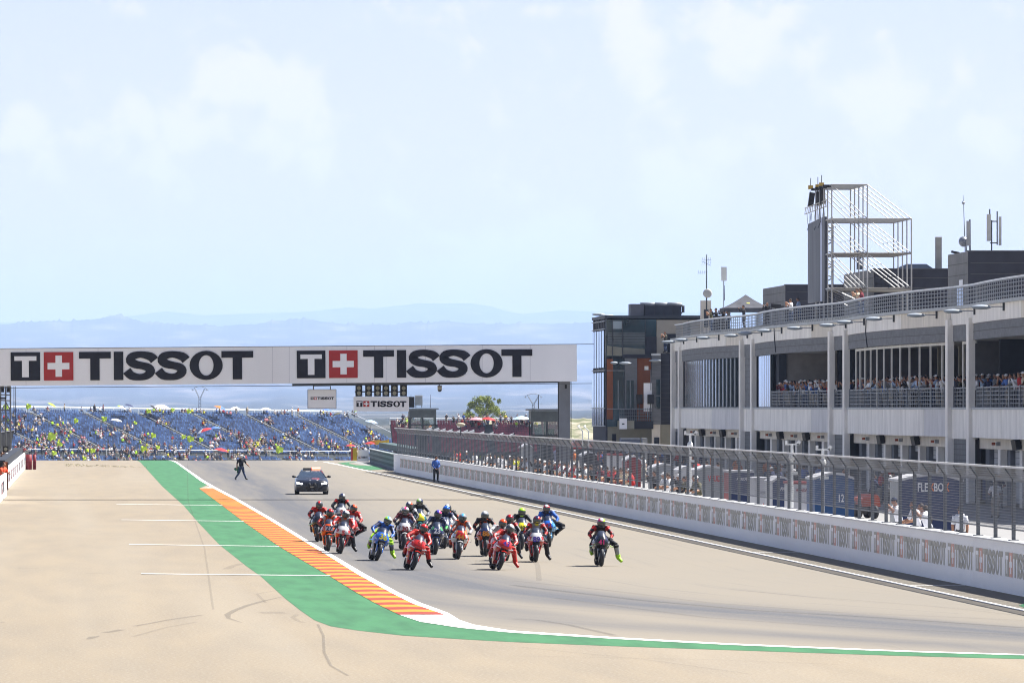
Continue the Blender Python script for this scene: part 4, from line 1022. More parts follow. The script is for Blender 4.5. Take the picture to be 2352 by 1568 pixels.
# side facing the track: glass strips
glw = mat('pale_glazing', (.52, .60, .68), .1, metal=.9, var=.3, scale=.6, stretch=(1, 3, .3), spec=1.)
for k in range(5):
    ya, yb = YT + 12.6 - 2.5 * k, YT + 12.6 - 2.5 * k - 2.3
    for (z0, z1) in ((tp(0, 1075)[1], tp(0, 760)[1]), (tp(0, 715)[1], tp(0, 385)[1])):
        MB().use(glw).span((XL - .12, yb, z0), (XL - .02, ya, z1)).build('window', parent=TW)
    MB().use(mat('blue_low_glass', (.05, .07, .12), .1, var=.5, scale=2, spec=1)).span((XL - .12, yb, tp(0, 1235)[1]), (XL - .02, ya, tp(0, 1085)[1])).build('window', parent=TW)
    MB().use(dsteel).span((XL - .14, yb, tp(0, 1240)[1]), (XL - .05, yb + .2, zt_)).build('mullion', parent=TW)
for z in (1080, 740, 370, 300, 1240): MB().use(steel).span((XL - .135, YT, tp(0, z)[1] - .04), (XL - .03, YT + 12.8, tp(0, z)[1] + .04)).build('transom', parent=TW)
MB().use(bdark).span((XL, YT, 0), (XL + .2, YT + 13, zt_)).build('side_wall', parent=TW)
MB().use(concrete2).span((XL + 1.0, YT + .4, 0), (XL + 1.3, YT + 12.6, tp(0, 1240)[1])).build('base_wall', parent=TW)
# front
rect('glazed_front', tg_, 165, 285, 615, 620); rect('window', mat('sky_reflecting_pane', (.30, .38, .45), .1, metal=.3, spec=1), 225, 300, 310, 370, -.13, .03)
for y0, y1, m in ((400, 515, tgr), ):
    rect('reflection_band', m, 178, y0, 515, y1, -.13, .03)
for i in range(7): rect('blind_line', steel, 182, 408 + i * 14, 512, 410 + i * 14, -.17, .02)
(a, c), (d, e) = tp(175, 515), tp(512, 620)
b = MB().use(beige); b.prism([(a, c - .05), (tp(300, 0)[0], tp(0, 535)[1]), (d, tp(0, 550)[1]), (d, e), (tp(330, 0)[0], tp(0, 612)[1]), (a, e + .1)], YT - .17, YT - .13); b.build('reflection_band', parent=TW)  # irregular beige shape paints a reflection onto the dark glazing
for x in (222, 312, 515): rect('mullion', dsteel, x - 3, 285, x + 3, 640, -.18, .06)
rect('panel', bdark, 515, 440, 618, 605, -.02, .14)
rect('concrete_wall', mat('tan_concrete', (.33, .31, .27), .85, var=.1, scale=.8), 618, 290, 1080, 600, 0, .12)
rect('doorway', interd, 700, 415, 790, 585, -.13, .03)
# lower storeys, in front of the core
rect('orange_panel', orange, 172, 640, 226, 1085, -.1); rect('glass_corner', tg_, 226, 640, 330, 1240, -.05); rect('orange_panel', orange, 172, 1085, 226, 1180, -.04)
rect('block_wall', brick, 330, 610, 440, 1085, -.25, .2); rect('orange_panel', orange, 440, 630, 565, 1200, -.2)
rect('fascia', bdark, 315, 600, 565, 632, -.3, .25)
for x0, x1 in ((345, 410), (240, 300)): w_ = rect('window', tg_, x0, 830, x1, 1085, -.46, .04); rect('frame', steel, (x0 + x1) / 2 - 3, 830, (x0 + x1) / 2 + 3, 1085, -.5, .03, parent=w_)
rect('frame', steel, 170, 740, 330, 746, -.2, .05); rect('frame', steel, 170, 1083, 560, 1088, -.5, .05)
rect('balcony_slab', mat('slab_black', (.02, .022, .03), .7), 405, 1195, 575, 1265, -.6, .9); rect('balcony_slab', beige, 262, 1190, 405, 1265, -.6, .9)
rect('black_glass', tg_, 172, 1180, 262, 1245, -.15)
b = MB().use(railg)
for k in range(16): X = tp(275 + k * 19, 0)[0]; b.box((X, YT - 1.45, (tp(0, 1090)[1] + tp(0, 1190)[1]) / 2), (.03, .03, 1.1))
for y in (1090, 1120, 1150, 1180): b.span((tp(275, 0)[0], YT - 1.47, tp(0, y)[1] - .02), (tp(565, 0)[0], YT - 1.43, tp(0, y)[1] + .02))
b.build('balcony_railing', parent=TW)
rect('wall', beige, 180, 1245, 575, 1440, .1, .2); rect('doorway', interd, 220, 1310, 255, 1430, -.12, .03); rect('block_wall', concrete2, 565, 1225, 640, 1440, -.9, .3); rect('doorway', interd, 585, 1340, 632, 1440, -1.22, .03)
# stair block between tower and pit building
rect('stair_wall', brick, 565, 610, 645, 1225, -1.0, .3); rect('stair_wall', mat('stair_cap', (.6, .62, .62), .7), 560, 590, 642, 610, -.98, .36)
rect('dark_cladding', bdark, 640, 590, 755, 1225, -.8, .3); rect('base_wall', beige, 640, 1225, 770, 1450, -.8, .25)
ws = rect('window', tg_, 602, 825, 636, 1085, -1.33, .03); rect('frame', steel, 602, 965, 636, 970, -1.37, .03, parent=ws)
for z in range(650, 1220, 42): rect('joint_line', joint, 565, z, 755, z + 2, -1.31, .015)
# things on and around the tower
p = tp(490, 1230)
t = thing('banner', 'blank white upright banner on the tower balcony', 'banner', (tp(530, 0)[0], YT - 1.2, tp(0, 1110)[1]))
MB().use(wpaint).box((0, 0, (255 / 2.24 / 1.7415 / s7) / 2), (77 / 3.9 / s7, .08, 255 / 3.9 / s7)).build('panel', parent=t)
MB().use(steel).tube([(0, .1, -.5), (0, .1, 2.2)], .03).build('pole', parent=t)
t = thing('air_handling_unit', 'dark air conditioning unit with three round fans on the tower roof', 'air conditioner', (0, 0, 0))
(a, c), (d, e) = tp(395, 145), tp(515, 268)
zb_ = zt_ + .22
MB().use(mat('ac_grey', (.15, .15, .17), .6, var=.1)).span((a, YT + 1, zb_), (d, YT + 3, c)).build('cabinet', parent=t)
(a, c), (d, e) = tp(520, 160), tp(850, 268)
MB().use(mat('ac_dark', (.04, .045, .06), .6, var=.2)).span((a, YT + .8, zb_), (d, YT + 3, c)).build('casing', parent=t)
for i in range(4): X = a + (d - a) * i / 4 + .02; MB().use(dsteel).span((X, YT + .77, zb_), (X + .04, YT + .8, c)).build('rib', parent=t)
for zx in (565, 677, 787):
    X = tp(zx, 0)[0]; MB().use(mat('fan_ring', (.34, .36, .38), .5), True).tube([(X, YT + 1.9, c), (X, YT + 1.9, c + .25)], [.62, .68], 16).build('fan', parent=t)
X = tp(868, 0)[0]; MB().use(dsteel).tube([(X - .2, YT + 1, c - .6), (X, YT + 1, c - .5), (X, YT + 1, c - .05), (X - .2, YT + 1, c)], .12, 8).build('pipe', parent=t)
for i, zx in enumerate((100, 175)):
    x, y = tz(zx, 240 + i * 12); p = P(x, y, YT + 8 - 3 * i)
    t = thing('roof_lamp', 'pale lamp head on the ' + ('far' if i == 0 else 'near') + ' corner of the tower roof', 'lamp', (p.x, p.y, zb_), group='lamps on the tower roof')
    MB().use(lampm, True).ball((0, 0, p.z - zb_), (.55, .25, .12), 10, 6).build('lamp_head', parent=t); MB().use(steel).tube([(.1, 0, 0), (.1, 0, p.z - zb_)], .04).build('pole', parent=t)
for i, (zx, zy) in enumerate(((225, 675), (325, 678), (590, 655), (700, 488))):
    X, Z = tp(zx, zy)
    t = thing('wall_lamp', ['small pale lamp head high on the left orange panel of the tower', 'pale lamp head on the grey blocks of the tower', 'pale lamp head below the top of the narrow stair block', 'pale lamp head in front of the tan wall above the stair block'][i], 'lamp', (X, YT - 1.4, Z), group='lamp heads on the tower wall')
    MB().use(lampm, True).ball((0, 0, 0), (.5 if i else .3, .22, .11), 10, 6).build('lamp_head', parent=t); MB().use(dsteel).tube([(.3, 0, 0), (.4, 1.3, .1)], .03).build('arm', parent=t)
t = thing('floodlight', 'white floodlight on a thin bent pole above the blank banner', 'lamp', (tp(552, 0)[0], YT - 1.6, tp(0, 850)[1]))
MB().use(railg).tube([(0, 0, -.6), (0, 0, (110 / 3.9) / s7), (-.55, 0, (112 / 3.9) / s7)], .035).build('pole', parent=t); MB().use(mat('flood_white', (.7, .7, .68), .5)).box((-.35, 0, (112 / 3.9) / s7 + .15), (.3, .2, .3)).build('lamp_head', parent=t)
for i, (zx, zy) in enumerate(((452, 1000), (552, 1000))):
    X, Z = tp(zx, zy); t = thing('loudspeaker', 'black loudspeaker on the tower balcony ' + ('left' if i == 0 else 'right') + ' of the blank banner', 'loudspeaker', (X, YT - 1.3, Z), group='tower balcony speakers')
    MB().use(blackp).box((0, 0, 0), (.5, .4, .75)).build('box', parent=t); MB().use(dsteel).tube([(0, 0, -.35), (0, 0, -1.6)], .03).build('stand', parent=t)
X, Z = tp(305, 1265)
t = thing('notice_sheet', 'white paper notice on the beige balcony front of the tower', 'notice', (X, YT - 1.55, Z)); MB().use(wpaint).box((0, 0, .42), (.6, .03, .85)).build('sheet', parent=t); MB().use(dsteel).box((0, -.02, .4), (.2, .01, .1)).build('print', parent=t)
# container kiosk and cabinets at the tower foot
for nm, lab, x0, y0, x1, y1, m in (('site_cabin', 'blue grey site cabin at the foot of the tower', 265, 1345, 435, 1430, mat('cabin_blue', (.10, .12, .18), .6)), ('cabinet', 'pale grey cabinet right of the blue cabin at the tower foot', 455, 1345, 500, 1435, mat('cab_pale', (.34, .35, .36), .6))):
    (a, c), (d, e) = tp(x0, y0), tp(x1, y1); t = thing(nm, lab, 'cabin' if nm == 'site_cabin' else 'cabinet', ((a + d) / 2, YT - 3, 0))
    MB().use(m).box((0, 0, c / 2), (d - a, 1.5, c)).build('body', parent=t); MB().use(steel).box((0, -.78, c - .05), (d - a, .06, .08)).build('trim', parent=t)
# ------------------------------------------------------------------ people
skin = mat('skin', (.36, .19, .12), .6, var=.08, scale=5); hair = mat('hair_brown', (.035, .022, .015), .7); hairb = mat('hair_black', (.012, .011, .011), .7)
shirt = mat('shirt_cloth', (.5, .5, .5), .85, var=.12, scale=6, objcol=True)
jeans = mat('jeans_blue', (.035, .055, .11), .85, var=.2, scale=5); dpants = mat('dark_trousers', (.02, .02, .025), .85); lpants = mat('pale_trousers', (.35, .32, .27), .85); shoe = mat('shoe_dark', (.03, .03, .03), .6)
def limbset(J, mt):
    """joints -> list of (points, radii, material, n, flat)"""
    s = []
    s.append(([J['pel'], [(a + b) / 2 for a, b in zip(J['pel'], J['chest'])], J['chest'], J['neck']], [.145, .135, .165, .075], mt['top'], 10, .72))
    s.append(([J['neck'], J['head']], [.06, .055], mt['skin'], 8, 1))
    for q in 'lr':
        s.append(([J['chest'], J['sh' + q]], [.09, .075], mt['top'], 8, .9))
        s.append(([J['sh' + q], J['el' + q]], [.068, .05], mt['arm'], 8, 1)); s.append(([J['el' + q], J['ha' + q]], [.05, .033], mt['fore'], 8, 1))
        s.append(([J['pel'], J['hi' + q]], [.11, .10], mt['leg'], 8, 1)); s.append(([J['hi' + q], J['kn' + q]], [.10, .065], mt['leg'], 8, 1))
        s.append(([J['kn' + q], J['an' + q]], [.065, .045], mt['shin'], 8, 1)); s.append(([J['an' + q], J['to' + q]], [.05, .035], mt['shoe'], 8, 1))
    return s
def hand_fingers(b, el, ha, m, curl=1.):
    d = (Vector(ha) - Vector(el)).normalized(); up = Vector((0, 0, 1)); sd = d.cross(up)
    if sd.length < .1: sd = Vector((1, 0, 0))
    sd.normalize(); up = sd.cross(d).normalized(); b.use(m); h = Vector(ha)
    b.tube([h, h + d * .05, h + d * .085], [.028, .038, .032], 6, flat=.55, up=sd)
    for i, L_ in enumerate((.055, .065, .062, .048)):
        o = h + d * .08 + sd * (.026 - .0175 * i); b.tube([o, o + d * L_ * .5 - up * .006 * curl, o + d * L_ * (1 - .35 * curl) - up * .03 * curl], [.0095, .009, .007], 5)
    o = h + d * .03 + sd * .034; b.tube([o, o + d * .03 + sd * .02, o + d * .055 + sd * .012 - up * .015], [.012, .011, .008], 5)
def figure(J, mt, fingers=False, face=True, hairm=None, cap=None, headr=(.078, .095, .115), hd=None):
    b = MB(); b.smooth = True
    for pts, rad, m, n, fl in limbset(J, mt): b.use(m); b.tube(pts, [q * 1.16 for q in rad], n, flat=fl, up=(1, 0, 0) if fl < 1 else None)
    hc = Vector(J['head']); f = (Vector(hd) if hd else Vector((0, -1, 0))).normalized(); rx = Vector((0, 0, 1)).cross(-f).normalized(); uz = rx.cross(-f) * -1
    if uz.z < 0: uz = -uz
    M = Matrix((rx, -f, uz)).transposed()
    b.use(mt['skin']); b.ball(hc, headr, 10, 8, M)
    if face:
        b.ball(hc + M @ Vector((0, -.092, -.012)), (.014, .022, .022), 5, 4, M)
        for s_ in (-1, 1): b.ball(hc + M @ Vector((s_ * .078, .0, -.005)), (.012, .022, .032), 5, 4, M)
        b.use(blackp)
        for s_ in (-1, 1): b.ball(hc + M @ Vector((s_ * .032, -.085, .012)), (.014, .01, .008), 5, 3, M)
        b.use(redp if False else mt['skin']).box(hc + M @ Vector((0, -.088, -.055)), (.045, .012, .012))
    b.use(hairm or hair); b.smooth = True; b.ball(hc + M @ Vector((0, .018, .025)), (headr[0] + .008, headr[1] + .004, headr[2] - .008), 10, 6, M)
    if cap: b.use(cap); b.ball(hc + M @ Vector((0, .0, .05)), (headr[0] + .012, headr[1] + .012, headr[2] * .72), 10, 5, M); b.box(hc + M @ Vector((0, -.12, .05)), (.13, .09, .012))
    if fingers:
        for q in 'lr': hand_fingers(b, J['el' + q], J['ha' + q], mt['skin'])
    else:
        b.use(mt['skin'])
        for q in 'lr': b.ball(J['ha' + q], (.04, .045, .04), 6, 4)
    return b
def J_stand(arms='down', bend=0., seed=0):
    r = random.Random(seed); u = lambda a: r.uniform(-a, a)
    J = dict(pel=(0, 0, .93), chest=(u(.02), -bend * .3, 1.32 - bend * .05), neck=(0, -bend * .38 - .01, 1.47 - bend * .08), head=(u(.02), -bend * .45 - .03, 1.62 - bend * .12),
             hil=(-.09, 0, .88), hir=(.09, 0, .88), knl=(-.11, -.03, .5), knr=(.12, -.04, .5), anl=(-.12, .03, .1), anr=(.14, .02, .1), tol=(-.14, -.14, .04), tor=(.16, -.15, .04))
    cy, cz = J['chest'][1], J['chest'][2]
    J['shl'] = (-.17, cy, cz + .08); J['shr'] = (.17, cy, cz + .08)
    if arms == 'down': J.update(ell=(-.24, cy + .03, cz - .2), elr=(.24, cy + .03, cz - .2), hal=(-.23, cy - .08, cz - .46), har=(.23, cy - .08, cz - .46))
    if arms == 'phone': J.update(ell=(-.26, cy - .2, cz - .08), elr=(.24, cy - .22, cz - .06), hal=(-.07, cy - .36, cz + .18), har=(.07, cy - .36, cz + .18))
    if arms == 'rail': J.update(ell=(-.27, cy - .12, cz - .18), elr=(.27, cy - .12, cz - .18), hal=(-.16, cy - .38, cz - .26), har=(.16, cy - .38, cz - .26))
    if arms == 'up': J.update(ell=(-.3, cy - .05, cz + .2), elr=(.26, cy + .03, cz - .2), hal=(-.22, cy - .1, cz + .5), har=(.23, cy - .08, cz - .4))
    return J
def J_seat(arms='lap', seed=0):
    r = random.Random(seed); u = lambda a: r.uniform(-a, a)
    J = dict(pel=(0, 0, .52), chest=(u(.03), -.03 + u(.05), .90), neck=(0, -.05, 1.05), head=(u(.03), -.07, 1.2), hil=(-.09, -.02, .5), hir=(.09, -.02, .5),
             knl=(-.14 + u(.04), -.42, .50), knr=(.14 + u(.04), -.42, .5), anl=(-.13, -.45, .1), anr=(.14, -.43, .1), tol=(-.14, -.6, .04), tor=(.15, -.58, .04), shl=(-.17, -.03, .98), shr=(.17, -.03, .98))
    if arms == 'lap': J.update(ell=(-.24, -.1, .76), elr=(.24, -.1, .76), hal=(-.1, -.34, .62), har=(.1, -.34, .62))
    if arms == 'up': J.update(ell=(-.28, -.15, 1.1), elr=(.28, -.15, .85), hal=(-.22, -.2, 1.4), har=(.12, -.35, .95))
    return J
def crowd_mt(pants, sleeve=True): return dict(top=shirt, arm=shirt, fore=shirt if sleeve else skin, leg=pants, shin=pants, shoe=shoe, skin=skin)
wcap = mat('white_cap', (.75, .75, .75), .8)
CM = {}
def cmesh(key, J, pants, sl, hm, cap=None):
    CM[key] = figure(J, crowd_mt(pants, sl), hairm=hm, cap=cap).mesh('person')
i = 0
for arms in ('phone', 'rail', 'down', 'up'):
    for pn, sl, hm, cp in ((jeans, False, hair, None), (dpants, True, hairb, None), (lpants, False, hair, wcap)):
        cmesh(('stand', arms, i % 3), J_stand(arms, .25 if arms in ('rail',) else .08, i), pn, sl, hm, cp); i += 1
for arms in ('lap', 'up'):
    for pn, sl, hm, cp in ((jeans, False, hair, None), (dpants, True, hairb, None), (lpants, False, hair, wcap)):
        cmesh(('seat', arms, i % 3), J_seat(arms, i), pn, sl, hm, cp); i += 1
SHIRTS = {'white': (.72, .72, .73), 'black': (.02, .02, .024), 'navy': (.025, .035, .09), 'red': (.42, .03, .03), 'grey': (.22, .22, .23), 'blue': (.08, .16, .42), 'yellow': (.62, .60, .03), 'maroon': (.14, .02, .03), 'olive': (.09, .085, .05), 'pink': (.6, .25, .28), 'beige': (.45, .38, .28), 'orange': (.55, .16, .04), 'pale blue': (.35, .45, .6), 'lime': (.45, .75, .03)}
def person(key, loc, rz, color, label, group, sc_=1.):
    o = inst('person', CM[key], None, loc, (0, 0, rz), sc_, SHIRTS[color]); return tag(o, label, 'person', group)
rp = random.Random(21)
CAPT = {0: 'bareheaded', 1: 'dark haired', 2: 'white capped'}
used_labels = {}
def crowd_spot(pose, loc, rz, where, group, colors, arms=None, pre=''):
    arms = arms or rp.choice(['phone', 'rail', 'down', 'phone'] if pose == 'stand' else ['lap', 'lap', 'up'])
    v = rp.randrange(3); c = rp.choice(colors)
    ks = [k for k in CM if k[0] == pose and k[1] == arms]; k = ks[v]
    act = {'phone': 'holding up a phone', 'rail': 'leaning forward', 'down': 'with arms down', 'up': 'with one arm raised', 'lap': 'with hands on the lap'}[arms]
    hatw = ['bareheaded', 'dark haired', 'white capped'][k[2] if False else ks.index(k)]
    act = {'phone': 'filming', 'rail': 'leaning', 'down': 'standing', 'up': 'waving', 'lap': 'sitting'}[arms]
    lab = '%s spectator in %s top %s, %s%s' % (hatw, c, act, pre, where)
    person(k, loc, rz + rp.uniform(-.35, .35), c, lab, group, rp.uniform(.93, 1.05))
# on the balconies (floor at sill height); two or three ranks behind the railing
BAL = [(440.0, 411.6, 56, 'left balcony'), (410.0, 403.6, 8, 'left narrow opening'), (401.0, 356.4, 84, 'mullioned balcony'), (354.6, 348.2, 8, 'right narrow opening'), (337.5, 318, 34, 'rightmost balcony')]
for a, c, n, where in BAL:
    for k in range(n):
        row = k % 3; Y = a + (c - a) * ((k + rp.uniform(-.4, .4)) / n); Y = min(a - .3, max(c + .3, Y))
        side = 'left third' if Y > a - (a - c) / 3 else 'right third' if Y < c + (a - c) / 3 else 'middle'
        crowd_spot('stand', (fx(Y) + .62 + row * .55, Y, ZS - .02), R(-90) + R(20), '%s of the %s' % (side, where), 'spectators in the ' + where,
                   ['white', 'white', 'navy', 'black', 'grey', 'white', 'blue', 'beige', 'red', 'olive', 'pale blue', 'maroon'], rp.choice(['phone', 'phone', 'rail', 'down']), ['front row, ', 'second row, ', 'back row, '][row])
# behind the pit wall, leaning between the fence posts (they stand on the raised wall platform)
WALLP = [(1044, 'grey'), (1050, 'red'), (1072, 'navy'), (1090, 'white'), (1119, 'white'), (1125, 'black'), (1140, 'grey'), (1149, 'white'), (1172, 'black'), (1180, 'white'), (1186, 'yellow'), (1199, 'black'), (1207, 'white'), (1225, 'black'), (1240, 'black'), (1262, 'black'), (1280, 'maroon'), (1290, 'white'), (1303, 'maroon'), (1309, 'white'), (1317, 'red'), (1325, 'white'), (1334, 'black'), (1345, 'white'), (1358, 'black'), (1370, 'black'), (1379, 'maroon'), (1395, 'black'), (1404, 'red'), (1419, 'black'), (1427, 'maroon'), (1432, 'beige'), (1447, 'black'), (1449, 'red'), (1495, 'black'), (1525, 'white'), (1535, 'white'), (1549, 'black'), (1561, 'black'), (1578, 'olive'), (1586, 'grey'), (1600, 'olive')]
for i, (x, c) in enumerate(WALLP):
    Y = F * 25.95 / (x - VX); arms = ['rail', 'phone', 'rail'][i % 3]
    seg_ = 'near the far booth' if x < 1100 else 'between the booths, far half' if x < 1150 else 'between the booths, near half' if x < 1215 else 'near the gantry pillar, far side' if x < 1270 else 'near the gantry pillar, near side' if x < 1322 else 'in the middle cluster, left' if x < 1370 else 'in the middle cluster, centre' if x < 1410 else 'in the middle cluster, right' if x < 1460 else 'near the pale arched tent'
    k = ('stand', arms, 0); ks = [q for q in CM if q[0] == 'stand' and q[1] == arms]
    kk = ks[(i * 7) % 3]
    person(kk, (26.05 if arms == 'rail' else 26.15, Y, .45), R(-90) + R(rp.uniform(-10, 50)), c, '%s onlooker, %s top, %s at wall, %s' % (['bareheaded', 'dark haired', 'white capped'][ks.index(kk)], c, 'leaning' if arms == 'rail' else 'filming', seg_), 'onlookers behind the pit wall')
for i, x in enumerate((1228, 1234, 1247, 1255, 1268, 1274, 1285, 1297, 1312, 1350, 1363, 1388, 1411, 1436, 1530, 1542, 1570)):
    Y = F * 26.3 / (x - VX); c = ['black', 'navy', 'white', 'grey', 'black', 'beige'][i % 6]; ks = [q for q in CM if q[0] == 'stand' and q[1] == 'down']
    person(ks[i % 3], (26.4, Y, .32), R(-90) + R(rp.uniform(-30, 60)), c, '%s onlooker, %s top, second rank at the wall, %s' % (['bareheaded', 'dark haired', 'white capped'][i % 3], c, 'by the gantry pillar' if x < 1330 else 'middle cluster' if x < 1450 else 'by the pale tents'), 'onlookers behind the pit wall')
plat = MB().use(mat('platform_grey', (.3, .3, .31), .85)); plat.span((25.56, 150, 0), (26.8, 516, .42)); tag(plat.build('wall_platform'), 'low grey concrete step behind the pit wall', 'platform')
# three people filming at the right, and one man standing in the pit lane
def near_person(x, ytop, label, J, mt, hm, rz, Xp, cap=None, z=.3, phone=True, grp=None):
    Y = F * Xp / (x - VX); o = figure(J, mt, fingers=True, hairm=hm, cap=cap).build('person', loc=(Xp, Y, z), rot=(0, 0, rz)); tag(o, label, 'person', grp)
    if phone:
        M = Matrix.Rotation(rz, 4, 'Z'); h = (Vector(J['hal']) + Vector(J['har'])) / 2 + Vector((0, -.05, .06)); p = M @ h + Vector((Xp, Y, z))
        tag(MB().use(blackp).box((0, 0, 0), (.08, .012, .15)).build('phone', loc=tuple(p), rot=(0, 0, rz)), 'black phone held up by the ' + label.split(' in ')[0] + ' at the wall', 'phone')
    return o
wshirt = mat('white_shirt', (.74, .75, .80), .8, var=.06, scale=5)
mtw = dict(top=wshirt, arm=wshirt, fore=skin, leg=dpants, shin=dpants, shoe=shoe, skin=skin)
ncap = mat('navy_cap', (.02, .03, .07), .8)
near_person(2066, 0, 'man in white shirt and navy cap filming over the wall', J_stand('phone', .35, 3), mtw, hairb, R(-68), 26.05, ncap, z=.48)
near_person(2108, 0, 'man in white shirt behind the wall, between the capped man and the woman', J_stand('rail', .3, 5), mtw, hair, R(-75), 26.1, z=.42, phone=False)
o = near_person(2134, 0, 'long haired woman in white top filming low over the wall', J_stand('phone', .55, 7), mtw, hair, R(-70), 26.05, z=.42)
h = MB().use(hair, True); h.tube([(0, -.19, 1.58), (.02, -.08, 1.45), (.04, .02, 1.2), (.05, .04, 1.05)], [.10, .12, .10, .03], 8, flat=.7); h.build('long_hair', parent=o)
near_person(2205, 0, 'man in white shirt and dark trousers standing in the pit lane, arms low', J_stand('down', .05, 9), mtw, hair, R(170), 29.5, z=.006, phone=False)
# roof terrace people
ROOF = [(1583, 'black', 'down', 510, 'far corner of the roof terrace, crouched low'), (1634, 'olive', 'phone', 497, 'roof terrace, first left of the tent'), (1646, 'black', 'phone', 494, 'roof terrace under the left edge of the tent'), (1662, 'black', 'phone', 491, 'roof terrace under the tent peak'), (1674, 'grey', 'phone', 488, 'roof terrace, right of the tent peak'), (1709, 'black', 'phone', 479, 'roof terrace under the right half of the tent'), (1817, 'white', 'phone', 452, 'roof left of the screen'), (1837, 'pale blue', 'rail', 446, 'roof next to the screen'), (1971, 'beige', 'phone', 412, 'roof terrace below the scaffold'), (1982, 'maroon', 'rail', 410, 'roof terrace below the scaffold')]
for x, c, arms, Y, wh in ROOF:
    Xp = (x - VX) * Y / F; ks = [q for q in CM if q[0] == 'stand' and q[1] == arms]
    person(ks[1 if c == 'black' else 0], (Xp, Y, ZR + (.32 if x != 1583 else -.4)), R(-80) + rp.uniform(-.3, .3), c, 'person in %s top %s on the %s' % (c, {'phone': 'filming', 'rail': 'looking down', 'down': 'bent'}[arms], wh), 'people on the roof terrace')
MB().use(mat('deck_grey', (.3, .3, .3), .9)).span((47.6, 405, ZR + .005), (51.5, 500, ZR + .31)).build('terrace_step', parent=B)
# cameraman
Y = 466; x = 1763; Xp = (x - VX) * Y / F
o = person([q for q in CM if q[1] == 'phone'][1], (Xp, Y, ZR), R(-40), 'black', 'camera operator in black behind a broadcast camera on the roof terrace', None) if False else tag(inst('person', CM[[q for q in CM if q[1] == 'phone'][1]], None, (Xp, Y, ZR + .32), (0, 0, R(-40)), 1, SHIRTS['black']), 'camera operator in black behind a broadcast camera on the roof', 'person')
t = thing('broadcast_camera', 'black broadcast camera on a pedestal right of its operator on the roof', 'camera', (Xp + .55, Y - .2, ZR + .31))
MB().use(blackp).box((0, 0, 1.45), (.7, .25, .28), ry=R(5)).build('camera_body', parent=t); MB().use(blackp).tube([(.35, 0, 1.42), (.6, 0, 1.4)], [.09, .11], 8).build('lens', parent=t); MB().use(dsteel).tube([(0, 0, 0), (0, 0, 1.35)], .05).build('pedestal', parent=t)
# photographer on the stair block, people in the booths
X_, Z_ = tp(690, 585)
tag(inst('person', CM[('stand', 'phone', 0)] if ('stand', 'phone', 0) in CM else list(CM.values())[0], None, (X_, YT - .95, Z_), (0, 0, R(-60)), .98, (.05, .05, .04)), 'photographer in dark clothes on top of the narrow stair block', 'person')
kph = [q for q in CM if q[0] == 'stand' and q[1] == 'phone']; krl = [q for q in CM if q[0] == 'stand' and q[1] == 'rail']
def bpers(x, Y, Z, col, label, rz=0): p = P(x, 0, Y); return tag(inst('person', CM[krl[0]], None, (p.x, Y, Z), (0, 0, rz), 1, col), label, 'person')
bpers(1259, 379, 1.85, (.55, .66, .58), 'official in pale green shirt inside the booth beside the gantry pillar', R(20))
bpers(958, 511, 2.0, (.12, .10, .06), 'dark figure seated inside the left pane of the far booth', 0)
bpers(982, 511.4, 2.2, (.65, .20, .05), 'official in orange top inside the right pane of the far booth', R(30))

# marshal crossing the track, carrying a green flag
Jm = dict(pel=(0, 0, .95), chest=(0, -.01, 1.32), neck=(0, -.01, 1.48), head=(.01, -.03, 1.62), hil=(-.08, 0, .9), hir=(.08, 0, .9), knl=(-.13, -.02, .52), knr=(.17, -.04, .52), anl=(-.40, .0, .13), anr=(.32, .02, .11), tol=(-.36, -.12, .04), tor=(.43, -.08, .05), shl=(-.19, 0, 1.4), shr=(.19, 0, 1.4), ell=(-.28, .02, 1.12), elr=(.33, -.02, 1.15), hal=(-.30, -.06, .88), har=(.52, -.06, .97))
blk = mat('black_tshirt', (.012, .012, .016), .85); p = (G(554, 1102)[0], G(554, 1102)[1], 0)
mar = figure(Jm, dict(top=blk, arm=blk, fore=skin, leg=jeans, shin=jeans, shoe=shoe, skin=skin), fingers=True, hairm=hairb, cap=wcap, hd=(.35, -1, 0)).build('person', loc=p, rot=(0, 0, 0)); tag(mar, 'marshal in black T-shirt, jeans and white cap striding across the track', 'person')
mk = MB().use(wcap, True); mk.ball((.03, -.11, 1.585), (.055, .04, .045), 8, 5); mk.build('face_mask', parent=mar)
fg = MB().use(mat('green_flag', (.02, .13, .06), .8, var=.3, scale=4)); 
for k in range(5): fg.poly([(-.40 + .05 * k, -.05 + .02 * (k % 2), .98 - .03 * k), (-.35 + .05 * k, -.05 + .02 * ((k + 1) % 2), .98), (-.30 + .05 * k - .1, .0, .42 + .04 * k), (-.40 + .05 * k - .04 * k, 0, .50)])
fg.poly([(-.62, -.02, .80), (-.42, -.04, .88), (-.3, -.02, .72), (-.5, 0, .62)])
tag(fg.build('flag', loc=(p[0] + .10, p[1], 0)), 'furled dark green flag held by the marshal crossing the track', 'flag')
# man in blue shirt by the wall
Yb_ = G(0, 1106.7)[1]
Jb = J_stand('down', .02, 2); Jb.update(hal=(-.08, -.22, .92), har=(.08, -.22, .92), ell=(-.25, -.03, 1.12), elr=(.25, -.03, 1.12))
bs = mat('blue_shirt', (.06, .15, .48), .8, var=.08)
tag(figure(Jb, dict(top=bs, arm=bs, fore=bs, leg=dpants, shin=dpants, shoe=shoe, skin=skin), fingers=True, hairm=hairb).build('person', loc=(24.55, Yb_, 0), rot=(0, 0, R(10))), 'man in bright blue shirt and dark trousers standing against the pit wall', 'person')
